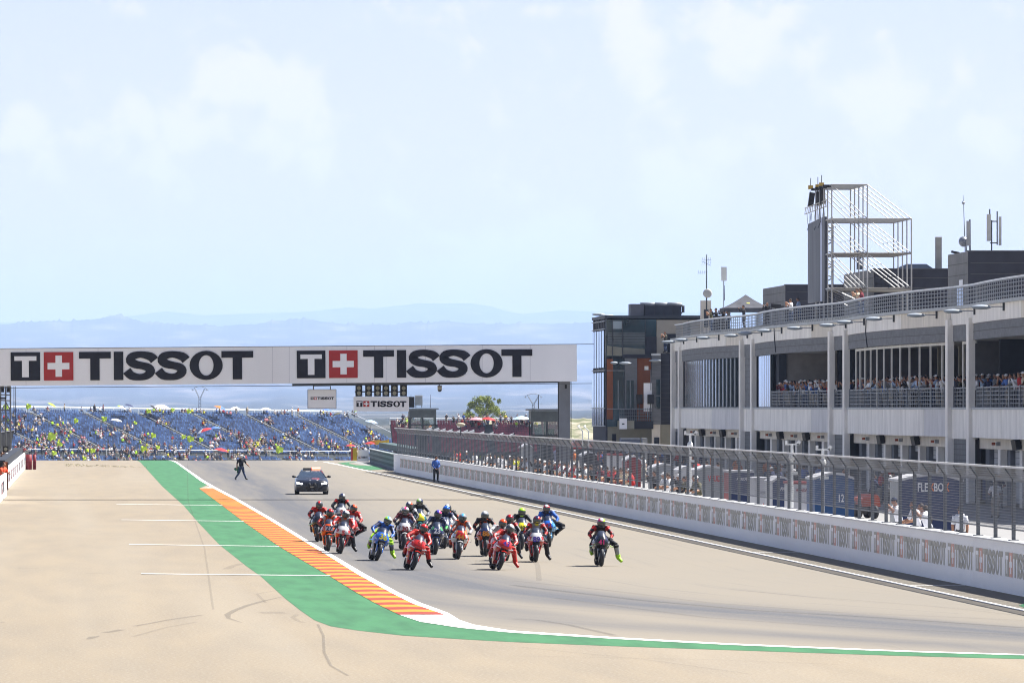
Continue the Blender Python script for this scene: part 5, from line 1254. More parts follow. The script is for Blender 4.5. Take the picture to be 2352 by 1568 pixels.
# ------------------------------------------------------------------ blue grandstand
U = Vector((.64, .77, 0)).normalized(); Bk = Vector((-U.y, U.x, 0))       # along the rows, and up the steps
RUN, RISE, NR, LEN = .86, .335, 31, 150.0
TOPR = Vector((53.6, 1292.0, 3.15))
def sdrop(s_): return .0093 * s_                 # the rows follow the sloping land: s_ metres left of the right end are higher
def spos(s_, r):                                    # s_: metres from the right end, r: row counted down from the top
    p = TOPR - U * s_ - Bk * (RUN * r); return Vector((p.x, p.y, TOPR.z + sdrop(s_) - RISE * r))
st = thing('grandstand', 'long blue grandstand with diagonal aisles, sparsely filled, behind the track', 'grandstand', (0, 0, 0))
stepm = mat('stand_concrete', (.085, .095, .10), .9, var=.15, scale=.3); aislem = mat('aisle_concrete', (.17, .17, .15), .9, var=.2, scale=.5)
WALK = (23, 24)
b = MB().use(stepm); 
for r in range(NR):
    a_, c_ = spos(-.5, r), spos(LEN, r); o_ = Bk * RUN
    b.poly([c_ - Vector((0, 0, .02)), a_ - Vector((0, 0, .02)), a_ + o_ - Vector((0, 0, .02)), c_ + o_ - Vector((0, 0, .02))])
    b.poly([c_ - Vector((0, 0, .02 + RISE)), a_ - Vector((0, 0, .02 + RISE)), a_ - Vector((0, 0, .02)), c_ - Vector((0, 0, .02))])
a_, c_ = spos(-.5, 0) + Bk * RUN * 1.5, spos(LEN, 0) + Bk * RUN * 1.5
b.poly([c_ - Vector((0, 0, 9)), a_ - Vector((0, 0, 9)), a_, c_])
e0, e1 = spos(-.5, 0) + Bk * RUN, spos(-.5, NR - 1); b.poly([e0, e1, e1 - Vector((0, 0, 4)), e0 - Vector((0, 0, 12))])
b.build('terrace', parent=st)
AIS = [14.5 + 16.0 * k for k in range(9)]
for k, s_ in enumerate(AIS):
    b = MB().use(aislem)
    for r in range(NR):
        a_, c_ = spos(s_, r), spos(s_ + 1.3, r); o_ = Bk * RUN; d = Vector((0, 0, .03)); b.poly([c_ + d, a_ + d, a_ + o_ + d, c_ + o_ + d]); b.poly([c_ + d - Vector((0, 0, RISE)), a_ + d - Vector((0, 0, RISE)), a_ + d, c_ + d])
    b.build('aisle', parent=st)
    MB().use(mat('stand_rail', (.75, .77, .8), .5)).tube([spos(s_ + 1.4, 1) + Vector((0, 0, .5)), spos(s_ + 1.4, 21) + Vector((0, 0, .5))], .035, 5).build('handrail', parent=st)
seatm = mat('blue_seat', (.022, .048, .14), .4, col2=(.04, .075, .17), thr=.55, var=.12, scale=1.4)
def seat_mb(b, p, rz):
    c, s_ = math.cos(rz), math.sin(rz)
    def T_(x, y, z): return (p[0] + c * x - s_ * y, p[1] + s_ * x + c * y, p[2] + z)
    w_, base = .19, len(b.v)
    b.poly([T_(-w_, -.17, .36), T_(w_, -.17, .36), T_(w_, .12, .33), T_(-w_, .12, .33)])
    b.poly([T_(-w_, -.17, .30), T_(w_, -.17, .30), T_(w_, -.17, .36), T_(-w_, -.17, .36)])
    b.poly([T_(-w_, .12, .33), T_(w_, .12, .33), T_(w_, .19, .62), T_(-w_ * .0, .20, .68), T_(-w_, .19, .62)])
    b.poly([T_(-.03, .0, .0), T_(.03, .0, .0), T_(.03, .0, .33), T_(-.03, .0, .33)])
rz0 = math.atan2(U.y, U.x)
seat2 = mat('blue_seat_faded', (.06, .11, .24), .4, var=.2, scale=2); seat3 = mat('blue_seat_dark', (.012, .022, .065), .5, var=.2, scale=2)  # seat tones are dealt at random: plain, faded and dark blue
sb = MB(); seat_mb(sb.use(seatm), (0, 0, 0), 0); sme = sb.mesh('seat')
rest = MB().use(seatm); npart = 0; rs = random.Random(4)
def in_aisle(s_): return any(a - .35 < s_ < a + 1.65 for a in AIS)
for r in range(NR):
    if r in WALK: continue
    s_ = .4
    while s_ < LEN:
        if not in_aisle(s_) and not (r < 23 and rs.random() < .01):
            p = spos(s_, r) + Bk * .55; x = VX + F * p.x / p.y; y = VY + F * (H - p.z) / p.y
            if x > -60 and y < 1062:
                if r in (25, 26) and npart < 100 and 60 < x < 640 : inst('seat', sme, st, tuple(p), (0, 0, rz0)); npart += 1
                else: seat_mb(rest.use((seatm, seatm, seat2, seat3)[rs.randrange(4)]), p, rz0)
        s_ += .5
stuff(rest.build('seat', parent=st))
whr = mat('stand_white_rail', (.8, .82, .85), .5)
for r, off_, nm in ((0, 1.15, 'top_rail'), (23, 1.0, 'walkway_rail')):
    b = MB().use(whr); a_, c_ = spos(0, r) + Bk * RUN * .9, spos(LEN, r) + Bk * RUN * .9
    for dz in ((off_, off_ - .15) if r == 0 else (off_,)): b.tube([a_ + Vector((0, 0, dz)), c_ + Vector((0, 0, dz))], .055, 5)
    k = 0
    while k < LEN: q = spos(k, r) + Bk * RUN * .9; b.tube([q, q + Vector((0, 0, off_))], .04, 4); k += 2.5 if r == 0 else 6
    b.build(nm, parent=st)
# right end railing going down with the steps
MB().use(whr).tube([spos(-.6, 0) + Vector((0, 0, 1.2)), spos(-.6, 16) + Vector((0, 0, 1.2))], .04, 5).build('end_rail', parent=st)
# red grandstand further right
rt = thing('grandstand', 'dull red grandstand with few people behind the debris fence', 'grandstand', (0, 0, 0))
YR = 1080.; sR = F / YR; xa, xb = (896 - VX) / sR, (1296 - VX) / sR
rseat = mat('faded_red_seat', (.22, .065, .085), .6, var=.3, scale=.9); b = MB().use(stepm); rest = MB().use(rseat); cnt = 0
rsm = MB(); seat_mb(rsm.use(rseat), (0, 0, 0), 0); rsme = rsm.mesh('seat')
def rpos(x, r): return Vector((x, YR - .85 * r, H - (974 - VY) / sR - .36 * r))
for r in range(14):
    a_, c_ = rpos(xa, r), rpos(xb, r); b.poly([a_, c_, c_ + Vector((0, .85, 0)), a_ + Vector((0, .85, 0))]); b.poly([a_ - Vector((0, 0, .36)), c_ - Vector((0, 0, .36)), c_, a_])
    x = xa + .3
    while x < xb - .2:
        if not any(abs(x - q) < .6 for q in (xa + 7, xa + 16, xa + 24)):
            p = rpos(x, r) + Vector((0, .5, 0))
            if r in (3, 4, 5) and cnt < 100 and x > xa + 8: inst('seat', rsme, rt, tuple(p)); cnt += 1
            else: seat_mb(rest, p, 0)
        x += .42
e = rpos(xb, 0); b.poly([e, rpos(xb, 13), rpos(xb, 13) - Vector((0, 0, 6)), e - Vector((0, 0, 10))])
b.build('terrace', parent=rt); stuff(rest.build('seat', parent=rt))
b = MB().use(whr); a_, c_ = rpos(xa, 0) + Vector((0, .9, 0)), rpos(xb, 0) + Vector((0, .9, 0))
for dz in (.95, .75): b.tube([a_ + Vector((0, 0, dz)), c_ + Vector((0, 0, dz))], .05, 5)
x = xa
while x < xb: b.tube([rpos(x, 0) + Vector((0, .9, 0)), rpos(x, 0) + Vector((0, .9, 1))], .035, 4); x += 2
b.build('top_rail', parent=rt)
# people on the grandstands: standing and seated on the top row, clusters lower down; 60 single ones, the rest one crowd
crowd_rest = MB(); solid = {k: mat('crowd_' + k.replace(' ', '_'), v, .85, var=.1, scale=5) for k, v in SHIRTS.items()}
def crowd_add(pos, rz, key, color, sc_=1.):
    me = CM[key]; M = Matrix.Translation(pos) @ Matrix.Rotation(rz, 4, 'Z') @ Matrix.Scale(sc_, 4); base = len(crowd_rest.v)
    crowd_rest.v += [tuple(M @ v.co) for v in me.vertices]
    for p_ in me.polygons:
        m = me.materials[p_.material_index]; m = solid[color] if m == shirt else m
        if m not in crowd_rest.mats: crowd_rest.mats.append(m)
        crowd_rest.f.append(tuple(base + i_ for i_ in p_.vertices)); crowd_rest.m.append(crowd_rest.mats.index(m)); crowd_rest.sm.append(True)
CC = ['white', 'grey', 'black', 'black', 'navy', 'navy', 'maroon', 'red', 'grey', 'olive', 'beige', 'lime', 'blue', 'maroon', 'pink', 'black', 'white', 'grey', 'yellow', 'pale blue']
# measured spots on the blue stand: (x, y) of the head in the photograph
def s_of(x, r):    # solve along-row position for a screen x on row r
    lo, hi = -5., LEN + 40
    for _ in range(40):
        m_ = (lo + hi) / 2; p = spos(m_, r); xx = VX + F * p.x / p.y
        if xx < x: hi = m_
        else: lo = m_
    return (lo + hi) / 2
def r_of(x, y):
    best = (1e9, 0)
    for r in range(NR):
        p = spos(s_of(x, r), r); yy = VY + F * (H - (p.z + 1.1)) / p.y
        if abs(yy - y) < best[0]: best = (abs(yy - y), r)
    return best[1]
named = 0
def stand_person(x, r, pose, color=None, name_it=False, arms=None):
    global named
    s_ = s_of(x, r); p = spos(s_, r) + Bk * (.45 if pose == 'seat' else .25); rz = rz0 + rs.uniform(-.5, .5); color = color or rs.choice(CC)
    arms = arms or ('lap' if pose == 'seat' and rs.random() < .8 else 'up' if pose == 'seat' else rs.choice(['down', 'phone', 'rail']))
    ks = [k for k in CM if k[0] == pose and k[1] == arms]; i_ = rs.randrange(3)
    if pose == 'seat': p = p + Vector((0, 0, -.05)) - Bk * .0
    if name_it:
        na = sum(1 for a in AIS if a > s_); sec_ = ['first', 'second', 'third', 'fourth', 'fifth', 'sixth', 'seventh', 'eighth', 'ninth', 'tenth'][min(9, max(0, na - 1))]
        vert = 'top row' if r <= 1 else 'upper rows' if r < 9 else 'middle rows' if r < 16 else 'lower rows' if r < 23 else 'foot'
        person(ks[i_], tuple(p), rz, color, '%s %s person, %s top, %s of blue stand, %s block' % (['bareheaded', 'dark haired', 'white capped'][i_], 'sitting' if pose == 'seat' else 'standing', color, vert, sec_), 'people on the blue grandstand')
        named += 1
    else: crowd_add(p, rz, ks[i_], color)
TOPSTAND = [(144, 'beige'), (213, 'black'), (233, 'maroon'), (539, 'grey'), (564, 'beige'), (667, 'white'), (681, 'orange')]
for x, c in TOPSTAND: stand_person(x + 6, 0, 'stand', c, True, 'down')
TOPSEAT = [76, 108, 186, 207, 218, 228, 285, 297, 335, 342, 352, 358, 366, 373, 380, 387, 392, 417, 424, 433, 440, 450, 459, 467, 496, 503, 512, 520, 528, 605, 612, 630, 636, 645, 652, 659, 735, 741, 750, 758, 790, 796, 808, 815]
for i_, x in enumerate(TOPSEAT): stand_person(x + 5, rs.choice([0, 0, 1]) if x > 330 else 0, 'seat', None, i_ % 4 == 0)
CL = [(50, 968, 8, 12, 8), (92, 962, 10, 8, 5), (140, 968, 12, 8, 4), (80, 985, 10, 6, 4), (140, 995, 14, 8, 8), (165, 985, 8, 6, 4), (235, 990, 16, 8, 12), (190, 1010, 8, 6, 4), (100, 1005, 18, 10, 14), (60, 1025, 20, 14, 16), (130, 1030, 18, 10, 12), (200, 1030, 24, 12, 14), (260, 1032, 16, 10, 8), (300, 1036, 18, 8, 8), (350, 1030, 20, 12, 14), (335, 1000, 12, 8, 7), (300, 978, 8, 5, 4), (290, 1003, 8, 5, 4), (400, 1022, 16, 10, 8), (430, 1040, 30, 8, 10), (505, 1010, 16, 8, 7), (505, 1000, 8, 6, 5), (560, 1005, 14, 8, 8), (530, 985, 10, 6, 4), (450, 992, 8, 6, 4), (580, 1012, 14, 8, 10), (610, 1008, 12, 8, 8), (600, 1030, 30, 10, 12), (660, 1000, 10, 8, 6), (680, 990, 8, 5, 4), (540, 1044, 30, 6, 8), (480, 1046, 20, 6, 6), (695, 1035, 20, 8, 8), (745, 1005, 14, 8, 7), (770, 1020, 14, 8, 7), (800, 990, 10, 6, 5), (850, 985, 8, 6, 5), (820, 1030, 20, 10, 10), (860, 1005, 12, 8, 6), (700, 975, 8, 4, 3), (620, 962, 12, 5, 7), (470, 968, 5, 4, 3), (388, 968, 5, 3, 3), (375, 962, 12, 4, 6), (640, 1012, 8, 5, 5), (300, 1046, 30, 5, 6), (215, 1048, 14, 5, 5), (20, 1000, 20, 20, 12), (25, 970, 20, 15, 10), (170, 1046, 30, 5, 6)]
for ci, (cx_, cy_, rx, ry, n) in enumerate(CL):
    for k in range(int(n * (2.3 if cy_ > 1000 else 1.5))):
        x = cx_ + rs.gauss(0, rx * .75); y = cy_ + rs.gauss(0, ry * .8); r = r_of(x, y)
        stand_person(x, r, 'stand' if (r in WALK and rs.random() < .6) or rs.random() < .12 else 'seat', None, k == 0 and ci % 6 == 0)
for i_ in range(64):
    x = rs.choice([rs.gauss(930, 14), rs.gauss(1085, 22), rs.gauss(1130, 30), rs.gauss(1215, 8), rs.uniform(905, 1210)]); r = rs.choice([0, 0, 0, 1, 2, 3]); X = (x - VX) / sR
    if xa < X < xb: crowd_add(rpos(X, r) + Vector((0, .35, -.03)), rs.uniform(-.4, .4), rs.choice([k for k in CM if k[0] == ('seat' if rs.random() < .7 else 'stand')]), rs.choice(CC))
for i_ in range(70):       # mechanics and guests standing in the shade in front of the garages, and back ranks on the balconies
    Y = rs.uniform(300, 515); crowd_add(Vector((rs.uniform(38, 46.5), Y, .01)), rs.uniform(0, 6.28), rs.choice([k for k in CM if k[0] == 'stand' and k[1] in ('down', 'rail')]), rs.choice(['black', 'navy', 'white', 'red', 'grey', 'orange', 'blue', 'black']))
for i_ in range(130):
    a, c = rs.choice([(440, 411.6), (401, 356.4), (401, 356.4), (337.5, 323)]); Y = rs.uniform(c + .3, a - .3)
    crowd_add(Vector((fx(Y) + rs.uniform(1.9, 3.6), Y, ZS - .02)), R(-70) + rs.uniform(-.5, .5), rs.choice([k for k in CM if k[0] == 'stand']), rs.choice(['white', 'navy', 'black', 'white', 'grey', 'blue', 'beige', 'red', 'olive']))
cr = crowd_rest.build('crowd'); stuff(cr); cr['label'] = 'scattered spectators in the grandstands, the back of the balconies and the pit lane'
# lime flags, umbrellas
limem = mat('lime_cloth', (.68, .88, .06), .7, var=.12, scale=4)
FL_ = [(66, 933, 1.6, 'high over the top row, left end'), (120, 1003, 2.6, 'large, middle rows, left block'), (137, 1020, 1.8, 'tilted, left block above the walkway'), (125, 1040, 1.5, 'low in the crowd at the far left'), (175, 966, 1.5, 'hanging over seats, second block'), (240, 962, 1.7, 'just below the top rail, third block'), (341, 944, 1.5, 'just left of the dark and pale umbrellas'), (397, 941, 1.3, 'thin, right of the pale umbrella'), (434, 945, 1.5, 'upright, just under the pylon'), (311, 971, 1.1, 'small, lying over seats'), (352, 1000, 1.7, 'with pink edge beside an aisle'), (330, 1030, 1.8, 'thrown flat, near the walkway, centre'), (213, 1035, 1.6, 'upright near the walkway'), (363, 1027, 1.3, 'short, near the walkway'), (438, 1008, 2.0, 'spread wide beside the aisle, lower rows'), (462, 1010, 1.3, 'small, right of the widely spread one'), (643, 1032, 2.4, 'large and pointed, near the walkway'), (422, 1003, 1.4, 'left of the widely spread one'), (816, 942, 1.2, 'small, right end of the top row'), (194, 1052, 1.3, 'low by the foot of the stand'), (14, 935, 1.6, 'behind the scaffold at the left edge')]
for i_, (x, y, sz, lb) in enumerate(FL_):
    r = r_of(x, max(950, y + 8)); p = spos(s_of(x, r), r); q = P(x, y, p.y - .5); rr = random.Random(i_)
    t = thing('flag', 'lime green flag, ' + lb, 'flag', tuple(q), 0, 'lime flags waved on the blue grandstand'); b = MB().use(limem); n = 5
    a1, a2 = rr.uniform(-.6, .6), rr.uniform(.6, 1.3)
    pts = [(-.5, .35), (-.1, .45), (.2, .30), (.5, .45 * rr.random()), (.4, -.3), (.1, -.25), (-.2, -.5), (-.45, -.2)]
    pts = [(u * sz * .62 * rr.uniform(.8, 1.2), v_ * sz * .75 * rr.uniform(.8, 1.1)) for u, v_ in pts]
    for k in range(len(pts)): A1, A2 = pts[k], pts[(k + 1) % len(pts)]; b.poly([(0, .12 * (k % 3), 0), (A1[0], .15 * (k % 2), A1[1]), (A2[0], .15 * ((k + 1) % 2), A2[1])])
    b.build('cloth', parent=t); MB().use(dsteel).tube([(pts[0][0], 0, pts[0][1]), (pts[0][0] * .2, .1, -sz * .9)], .02, 4).build('stick', parent=t)
def umbrella(x, y, w_, cols, label, tilt=0., Y=None):
    r = r_of(x, max(950, y + 8)); q = P(x, y, Y or spos(s_of(x, r), r).y - .4); t = thing('umbrella', label, 'umbrella', tuple(q), rot=(0, R(tilt), 0)); n = 12
    for k in range(n):
        pass
    b = MB(); 
    for k in range(n):
        a0, a1 = 2 * math.pi * k / n, 2 * math.pi * (k + 1) / n; f = lambda a, u: (math.cos(a) * w_ * u, math.sin(a) * w_ * u, .38 * w_ * (1 - u * u))
        b.use(solid[cols[k * len(cols) // n]]); b.poly([f(a0, 0), f(a0, .55), f(a1, .55)]); b.poly([f(a0, .55), f(a0, 1), f(a1, 1), f(a1, .55)])
    b.build('canopy', parent=t); MB().use(dsteel).tube([(0, 0, 0), (0, 0, -1.0)], .02, 4).build('shaft', parent=t)
for a in [(119, 931, .9, ['lime'], 'lime umbrella held above the left end of the blue stand', 30), (279, 936, .9, ['lime', 'lime', 'white'], 'lime umbrella at the top rail, left of the pink one', 25), (296, 932, .95, ['pink', 'navy'], 'pink and navy umbrella above the top rail', 15), (352, 937, .9, ['black'], 'black folded umbrella beside the big pale one', 40), (371, 936, 1.6, ['pale blue', 'white'], 'large pale blue umbrella on the top row', 5), (267, 966, 1.1, ['white'], 'white umbrella over the seats under the pink one', 10), (506, 938, 1.3, ['blue', 'yellow', 'orange', 'blue'], 'blue, yellow and orange umbrella on the top row', 22), (540, 938, .9, ['pale blue', 'white'], 'small pale umbrella right of the multicoloured one', 0), (470, 990, 1.5, ['pink', 'white', 'red'], 'pink and white umbrella among the middle seats', -20), (494, 984, 1.1, ['blue'], 'blue umbrella among the middle seats', -5), (752, 943, 1.0, ['white', 'blue'], 'white and blue umbrella under the small hanging board', 10), (774, 952, 1.0, ['lime', 'olive'], 'lime and dark umbrella right of the small hanging board', -20), (853, 970, 1.3, ['blue', 'pale blue'], 'blue umbrella at the right end of the blue stand', 10), (508, 1035, 1.4, ['red'], 'red umbrella near the walkway, centre', 10), (610, 940, 1.0, ['grey', 'white'], 'grey umbrella above the top rail, right half', 0)]: umbrella(*a)
for a in [(1094, 964, 1.2, ['pink'], 'pink umbrella on the red grandstand', 0, 1078), (1122, 964, 1.2, ['red'], 'bright red umbrella on the red grandstand', 8, 1078), (1198, 963, 1.6, ['blue', 'pale blue'], 'blue umbrella at the right of the red grandstand', 0, 1078), (805, 1024, .5, ['red'], 'red umbrella behind the marker pad', 0, 640), (850, 1019, .55, ['red'], 'red umbrella behind the tyre barrier', 0, 640)]: umbrella(*a)
t = thing('tarpaulin', 'yellow tarpaulin behind the tyre barrier', 'tarpaulin', tuple(P(872, 1022, 640))); b = MB().use(mat('tarp_yellow', (.6, .42, .06), .7, var=.25, scale=2))
for k in range(6): b.poly([(-.9 + .3 * k, 0, .15 * (k % 2)), (-.6 + .3 * k, .1, .15 * ((k + 1) % 2)), (-.6 + .3 * k, 0, .4 + .1 * (k % 3)), (-.9 + .3 * k, 0, .45)])
b.build('sheet', parent=t); MB().use(dsteel).tube([(-.9, .05, -1.2), (-.9, .05, .5)], .03).build('pole', parent=t)
# low fence strip and orange cone marks by the far bend are omitted where hidden; people by the far marker
for x, c in ((700, 'black'), (712, 'navy'), (724, 'white')):
    crowd_spot  # (the far corner marshals are part of the crowd)

# ------------------------------------------------------------------ tree, earth bank, pylons
def tree(label, x, ytop, ybase, Y, w_, seed):
    s_ = F / Y; t = thing('tree', label, 'tree', ((x - VX) / s_, Y, -6)); zb = H - (ybase - VY) / s_ + 6; zt = H - (ytop - VY) / s_ + 6; r_ = random.Random(seed)
    bark = mat('bark', (.09, .07, .05), .9); b = MB().use(bark, True); b.tube([(0, 0, 0), (.1, 0, zt * .4), (0, 0, zt * .75)], [.35, .25, .1], 8)
    for k in range(9): a = r_.random() * 6.28; h = zt * r_.uniform(.3, .65); b.tube([(0, 0, h), (math.cos(a) * 1.2, math.sin(a) * 1.2, h + 1.3), (math.cos(a) * 2.2, math.sin(a) * 2.2, h + 2.6)], [.12, .08, .03], 5)
    b.build('trunk', parent=t)
    lf = mat('leaves', (.30, .34, .05), .8, col2=(.14, .18, .035), var=.12, thr=.5, scale=1.3); b = MB().use(lf)
    clumps = []
    for k in range(64):
        u = r_.random(); hgt = 1.6 + (zt - 2.0) * u; rad = w_ / 2 * math.sqrt(max(.05, 1 - ((u - .35) / .68) ** 2)) * r_.uniform(.35, .95); a = r_.random() * 6.28
        clumps.append((rad * math.cos(a), rad * math.sin(a), hgt, r_.uniform(.45, .95)))
    for k in range(12): clumps.append((r_.uniform(-.5, .5) * w_, r_.uniform(-1, 1), r_.uniform(.35, .92) * zt, .4)) if False else clumps.append((r_.uniform(-.33, .33) * w_, 0, zt * r_.uniform(.78, .97), r_.uniform(.2, .4)))
    for cx_, cy_, cz_, cr_ in clumps:
        for q in range(int(300 * cr_)):
            v_ = Vector((r_.gauss(0, 1), r_.gauss(0, 1), r_.gauss(0, .9))).normalized() * cr_ * r_.uniform(.35, 1.1) ; c = Vector((cx_, cy_, cz_)) + v_
            e1 = Vector((r_.gauss(0, 1), r_.gauss(0, 1), r_.gauss(0, 1))).normalized() * .13; e2 = Vector((r_.gauss(0, 1), r_.gauss(0, 1), r_.gauss(0, 1))).normalized() * .10
            b.poly([c - e1, c + e2, c + e1, c - e2])
    b.build('crown', parent=t)
tree('round yellow green tree standing behind the red grandstand', 1112, 910, 965, 1250, 9.6, 4)
tree('low olive bush left of the round tree behind the red grandstand', 1076, 948, 968, 1255, 3.2, 6)
bank = MB().use(mat('bank_earth', (.30, .27, .20), .95, col2=(.10, .11, .05), var=.08, thr=.5, scale=.25), True); rb = random.Random(9)
for j, (D, z0) in enumerate(((1130, 1012), (1150, 985), (1170, 968), (1185, 960), (1210, 975))):
    for x in range(1050, 1560, 10):
        y = z0 + (8 if j < 3 else 0) + 6 * noise1(x / 40, 50 + j) + 14 * math.exp(-((x - 1050) / 60) ** 2) + (4 if j == 3 and x > 1340 else 0); bank.v.append(tuple(P(x, y, D)))
nb = len(range(1050, 1560, 10))
for j in range(4):
    for k in range(nb - 1): bank.face((j * nb + k, j * nb + k + 1, (j + 1) * nb + k + 1, (j + 1) * nb + k))
bo = bank.build('earth_bank'); struct(bo)
for i_, (x, y0, y1, Y, w_, lb) in enumerate(((459, 945, 886, 1500, 34, 'thin lattice pylon with a forked head behind the blue grandstand'), (1225, 950, 903, 1500, 38, 'thin lattice pylon with a forked head left of the gantry pillar'))):
    s_ = F / Y; t = thing('pylon', lb, 'pylon', tuple(P(x, y0 + 40, Y))); h = (y0 + 40 - y1) / s_; hb = h * .72; b = MB().use(mat('pylon_steel', (.16, .17, .18), .6)); W_ = w_ / 2 / s_
    for sx in (-1, 1):
        b.tube([(sx * .35, 0, 0), (sx * .22, 0, hb)], .05, 4); b.tube([(sx * .22, 0, hb), (sx * W_ * .75, 0, h - .4), (sx * W_, 0, h - .8)], .05, 4); b.tube([(sx * .05, .3, hb), (sx * W_ * .6, .3, h - .6)], .04, 4)
        for k in range(5): u = k / 5; b.tube([(sx * (.22 + (W_ * .75 - .22) * u), 0, hb + (h - .4 - hb) * u), (sx * (.05 + W_ * .55 * min(1, u + .2)), .3, hb + (h - .6 - hb) * min(1, u + .2))], .03, 4)
    b.tube([(-W_ * .75, 0, h - .4), (-W_ * .2, 0, h - .1), (W_ * .2, 0, h - .1), (W_ * .75, 0, h - .4)], .05, 4)
    for k in range(9): z = hb * k / 9; b.tube([(-.3, 0, z), (.3, 0, z + hb / 9)], .035, 4); b.tube([(.3, 0, z), (-.3, 0, z + hb / 9)], .035, 4)
    b.build('lattice', parent=t); 
    for sx in (-1, 1): MB().use(whr).box((sx * W_ * .95, 0, h - .9), (.35, .1, .25)).build('insulator', parent=t)
# white debris fence frames right of the gantry pillar, red car roofs behind
for i_, x in enumerate((1338, 1352, 1373, 1383)):
    s_ = F / 560; p = P(x, 1010, 560); t = thing('fence_frame', 'white bent fence frame beyond the pit exit, ' + ['leftmost', 'second from left', 'second from right', 'rightmost'][i_], 'fence frame', tuple(p), group='white bent fence frames')
    MB().use(mat('frame_white', (.6, .62, .62), .5)).tube([(0, 0, -1), (0, 0, .75), (-.42, 0, 1.15)], .05, 6).build('post', parent=t); MB().use(MATS['frame_white']).tube([(-.42, 0, 1.15), (.2, 6, 1.2)], .04, 5).build('top_tube', parent=t)
for i_, x in enumerate((1330, 1352)):
    t = thing('parked_car', 'red car roof showing over the fence right of the gantry pillar, ' + ('left' if i_ == 0 else 'right') + ' one', 'car', tuple(P(x, 1018, 640)), group='red cars beyond the fence')
    MB().use(pc_red := mat('car_red', (.42, .02, .03), .3, coat=.5)).prism([(-.8, -.5), (.8, -.5), (.85, 0), (.6, .12), (.45, .35), (-.45, .35), (-.6, .12), (-.85, 0)], -2, 2).build('body', parent=t); MB().use(glassd).prism([(-.5, .1), (.5, .1), (.4, .31), (-.4, .31)], -2.03, 2.03).build('window', parent=t)

# ------------------------------------------------------------------ left edge: barrier, banners, scaffold, pads
t = thing('banner_barrier', 'white sponsor banner barrier along the left edge, between the orange pad and red pads', 'barrier', (0, 0, 0))
XL1, XL2 = -3.72, -3.53
b = MB().use(wpaint); b.prism([(XL1, 408), (XL2, 538), (XL2 - .15, 538), (XL1 - .15, 408)], .02, 1.30, 'xy'); b.build('banner', parent=t)
dk = logo_mesh('dark_wordmark', navy, redp, wpaint, .006)
for k in range(9): inst('wordmark', dk, t, (XL1 + .012 + (XL2 - XL1) * (k * 14 + 3) / 130, 411 + 14 * k, .38), (0, 0, R(90)), (1.35, .8, .62))
MB().use(rubber).prism([(XL1 - .2, 409), (XL2 - .2, 538), (XL2 - .9, 538), (XL1 - .9, 409)], 0, 1.75, 'xy').build('tyre_row', parent=t)
t = thing('banner_barrier', 'nearest white sponsor banner barrier cut by the left edge of the photo', 'barrier', (0, 0, 0))
MB().use(wpaint).prism([(-3.62, 345), (-3.5, 376), (-3.65, 376), (-3.77, 345)], .02, 1.28, 'xy').build('banner', parent=t)
for k in range(2): inst('wordmark', dk, t, (-3.55 + .012, 353 + 12 * k, .38), (0, 0, R(90)), (1.2, .8, .62))
MB().use(rubber).prism([(-3.8, 345), (-3.7, 376), (-4.4, 376), (-4.5, 345)], 0, 1.2, 'xy').build('tyre_row', parent=t)
t = thing('orange_pad', 'rusty orange foam pad between the two white banner barriers', 'barrier pad', (G(12.5, 1125)[0], G(12.5, 1125)[1], 0))
MB().use(mat('pad_orange', (.36, .10, .03), .7, var=.2, scale=3)).box((0, .15, .85), (.27, .3, 1.7)).build('pad', parent=t); MB().use(blackp).box((.15, .1, .85), (.05, .28, 1.65)).build('edge', parent=t)
for i_, (x, w_) in enumerate(((66, .52), (79, .28))):
    X, Y = G(x, 1078); t = thing('foam_pad', 'dark red cylindrical foam pad at the end of the left banner, ' + ('wider left one' if i_ == 0 else 'slimmer right one'), 'barrier pad', (X, Y + i_ * .6, 0), group='dark red foam pads')
    MB().use(mat('pad_dark_red', (.16, .01, .015), .6, var=.15, scale=3), True).tube([(0, 0, 0), (0, 0, 1.22)], w_ / 2, 16).build('pad', parent=t); MB().use(mat('pad_strap', (.09, .008, .01), .6)).tube([(0, 0, .6), (0, 0, .64)], w_ / 2 + .006, 16).build('strap', parent=t)
s_ = F / 400
def lp(x, y, Y=400): return P(x, y, Y)
t = thing('camera_tower', 'grey scaffold tower with black speaker boxes at the left edge under the gantry', 'scaffold', (0, 0, 0)); tw = mat('tower_steel', (.14, .145, .15), .5, .4)
for x in (1, 13, 24): MB().use(tw).tube([lp(x, 1030), lp(x, 887)], .05, 6).build('upright', parent=t)
for y in (886, 905, 918, 940, 965): MB().use(tw).tube([lp(-20, y), lp(25, y + 2)], .04, 5).build('ledger', parent=t)
for y in (922, 950): MB().use(tw).tube([lp(13, y), lp(25, y + 22)], .03, 5).build('brace', parent=t); MB().use(tw).tube([lp(13, y + 5), lp(0, y + 25)], .03, 5).build('brace', parent=t)
for x in (5, 20):
    a_ = lp(x, 893); MB().use(blackp).box((a_.x, a_.y + .2, a_.z), (.24, .3, .4)).build('speaker_box', parent=t)
a_ = lp(4, 914); MB().use(blackp).box((a_.x, a_.y + .1, a_.z), (.55, .3, .12)).build('speaker_box', parent=t)
t = thing('dark_screen', 'dark grey mesh screen sloping up beside the left barrier', 'screen', (0, 0, 0)); sm = mat('screen_dark', (.06, .065, .075), .7, var=.15, scale=2)
q = [lp(-60, 1000, 402), lp(33, 988, 404), lp(24, 1032, 404), lp(-60, 1045, 402)]
b = MB().use(sm); b.poly(q); b.poly([p_ + Vector((0, .15, 0)) for p_ in q][::-1]); b.poly([q[0], q[0] + Vector((0, .15, 0)), q[1] + Vector((0, .15, 0)), q[1]]); b.build('panel', parent=t); MB().use(steel).tube([q[0], q[1]], .02).build('edge', parent=t)
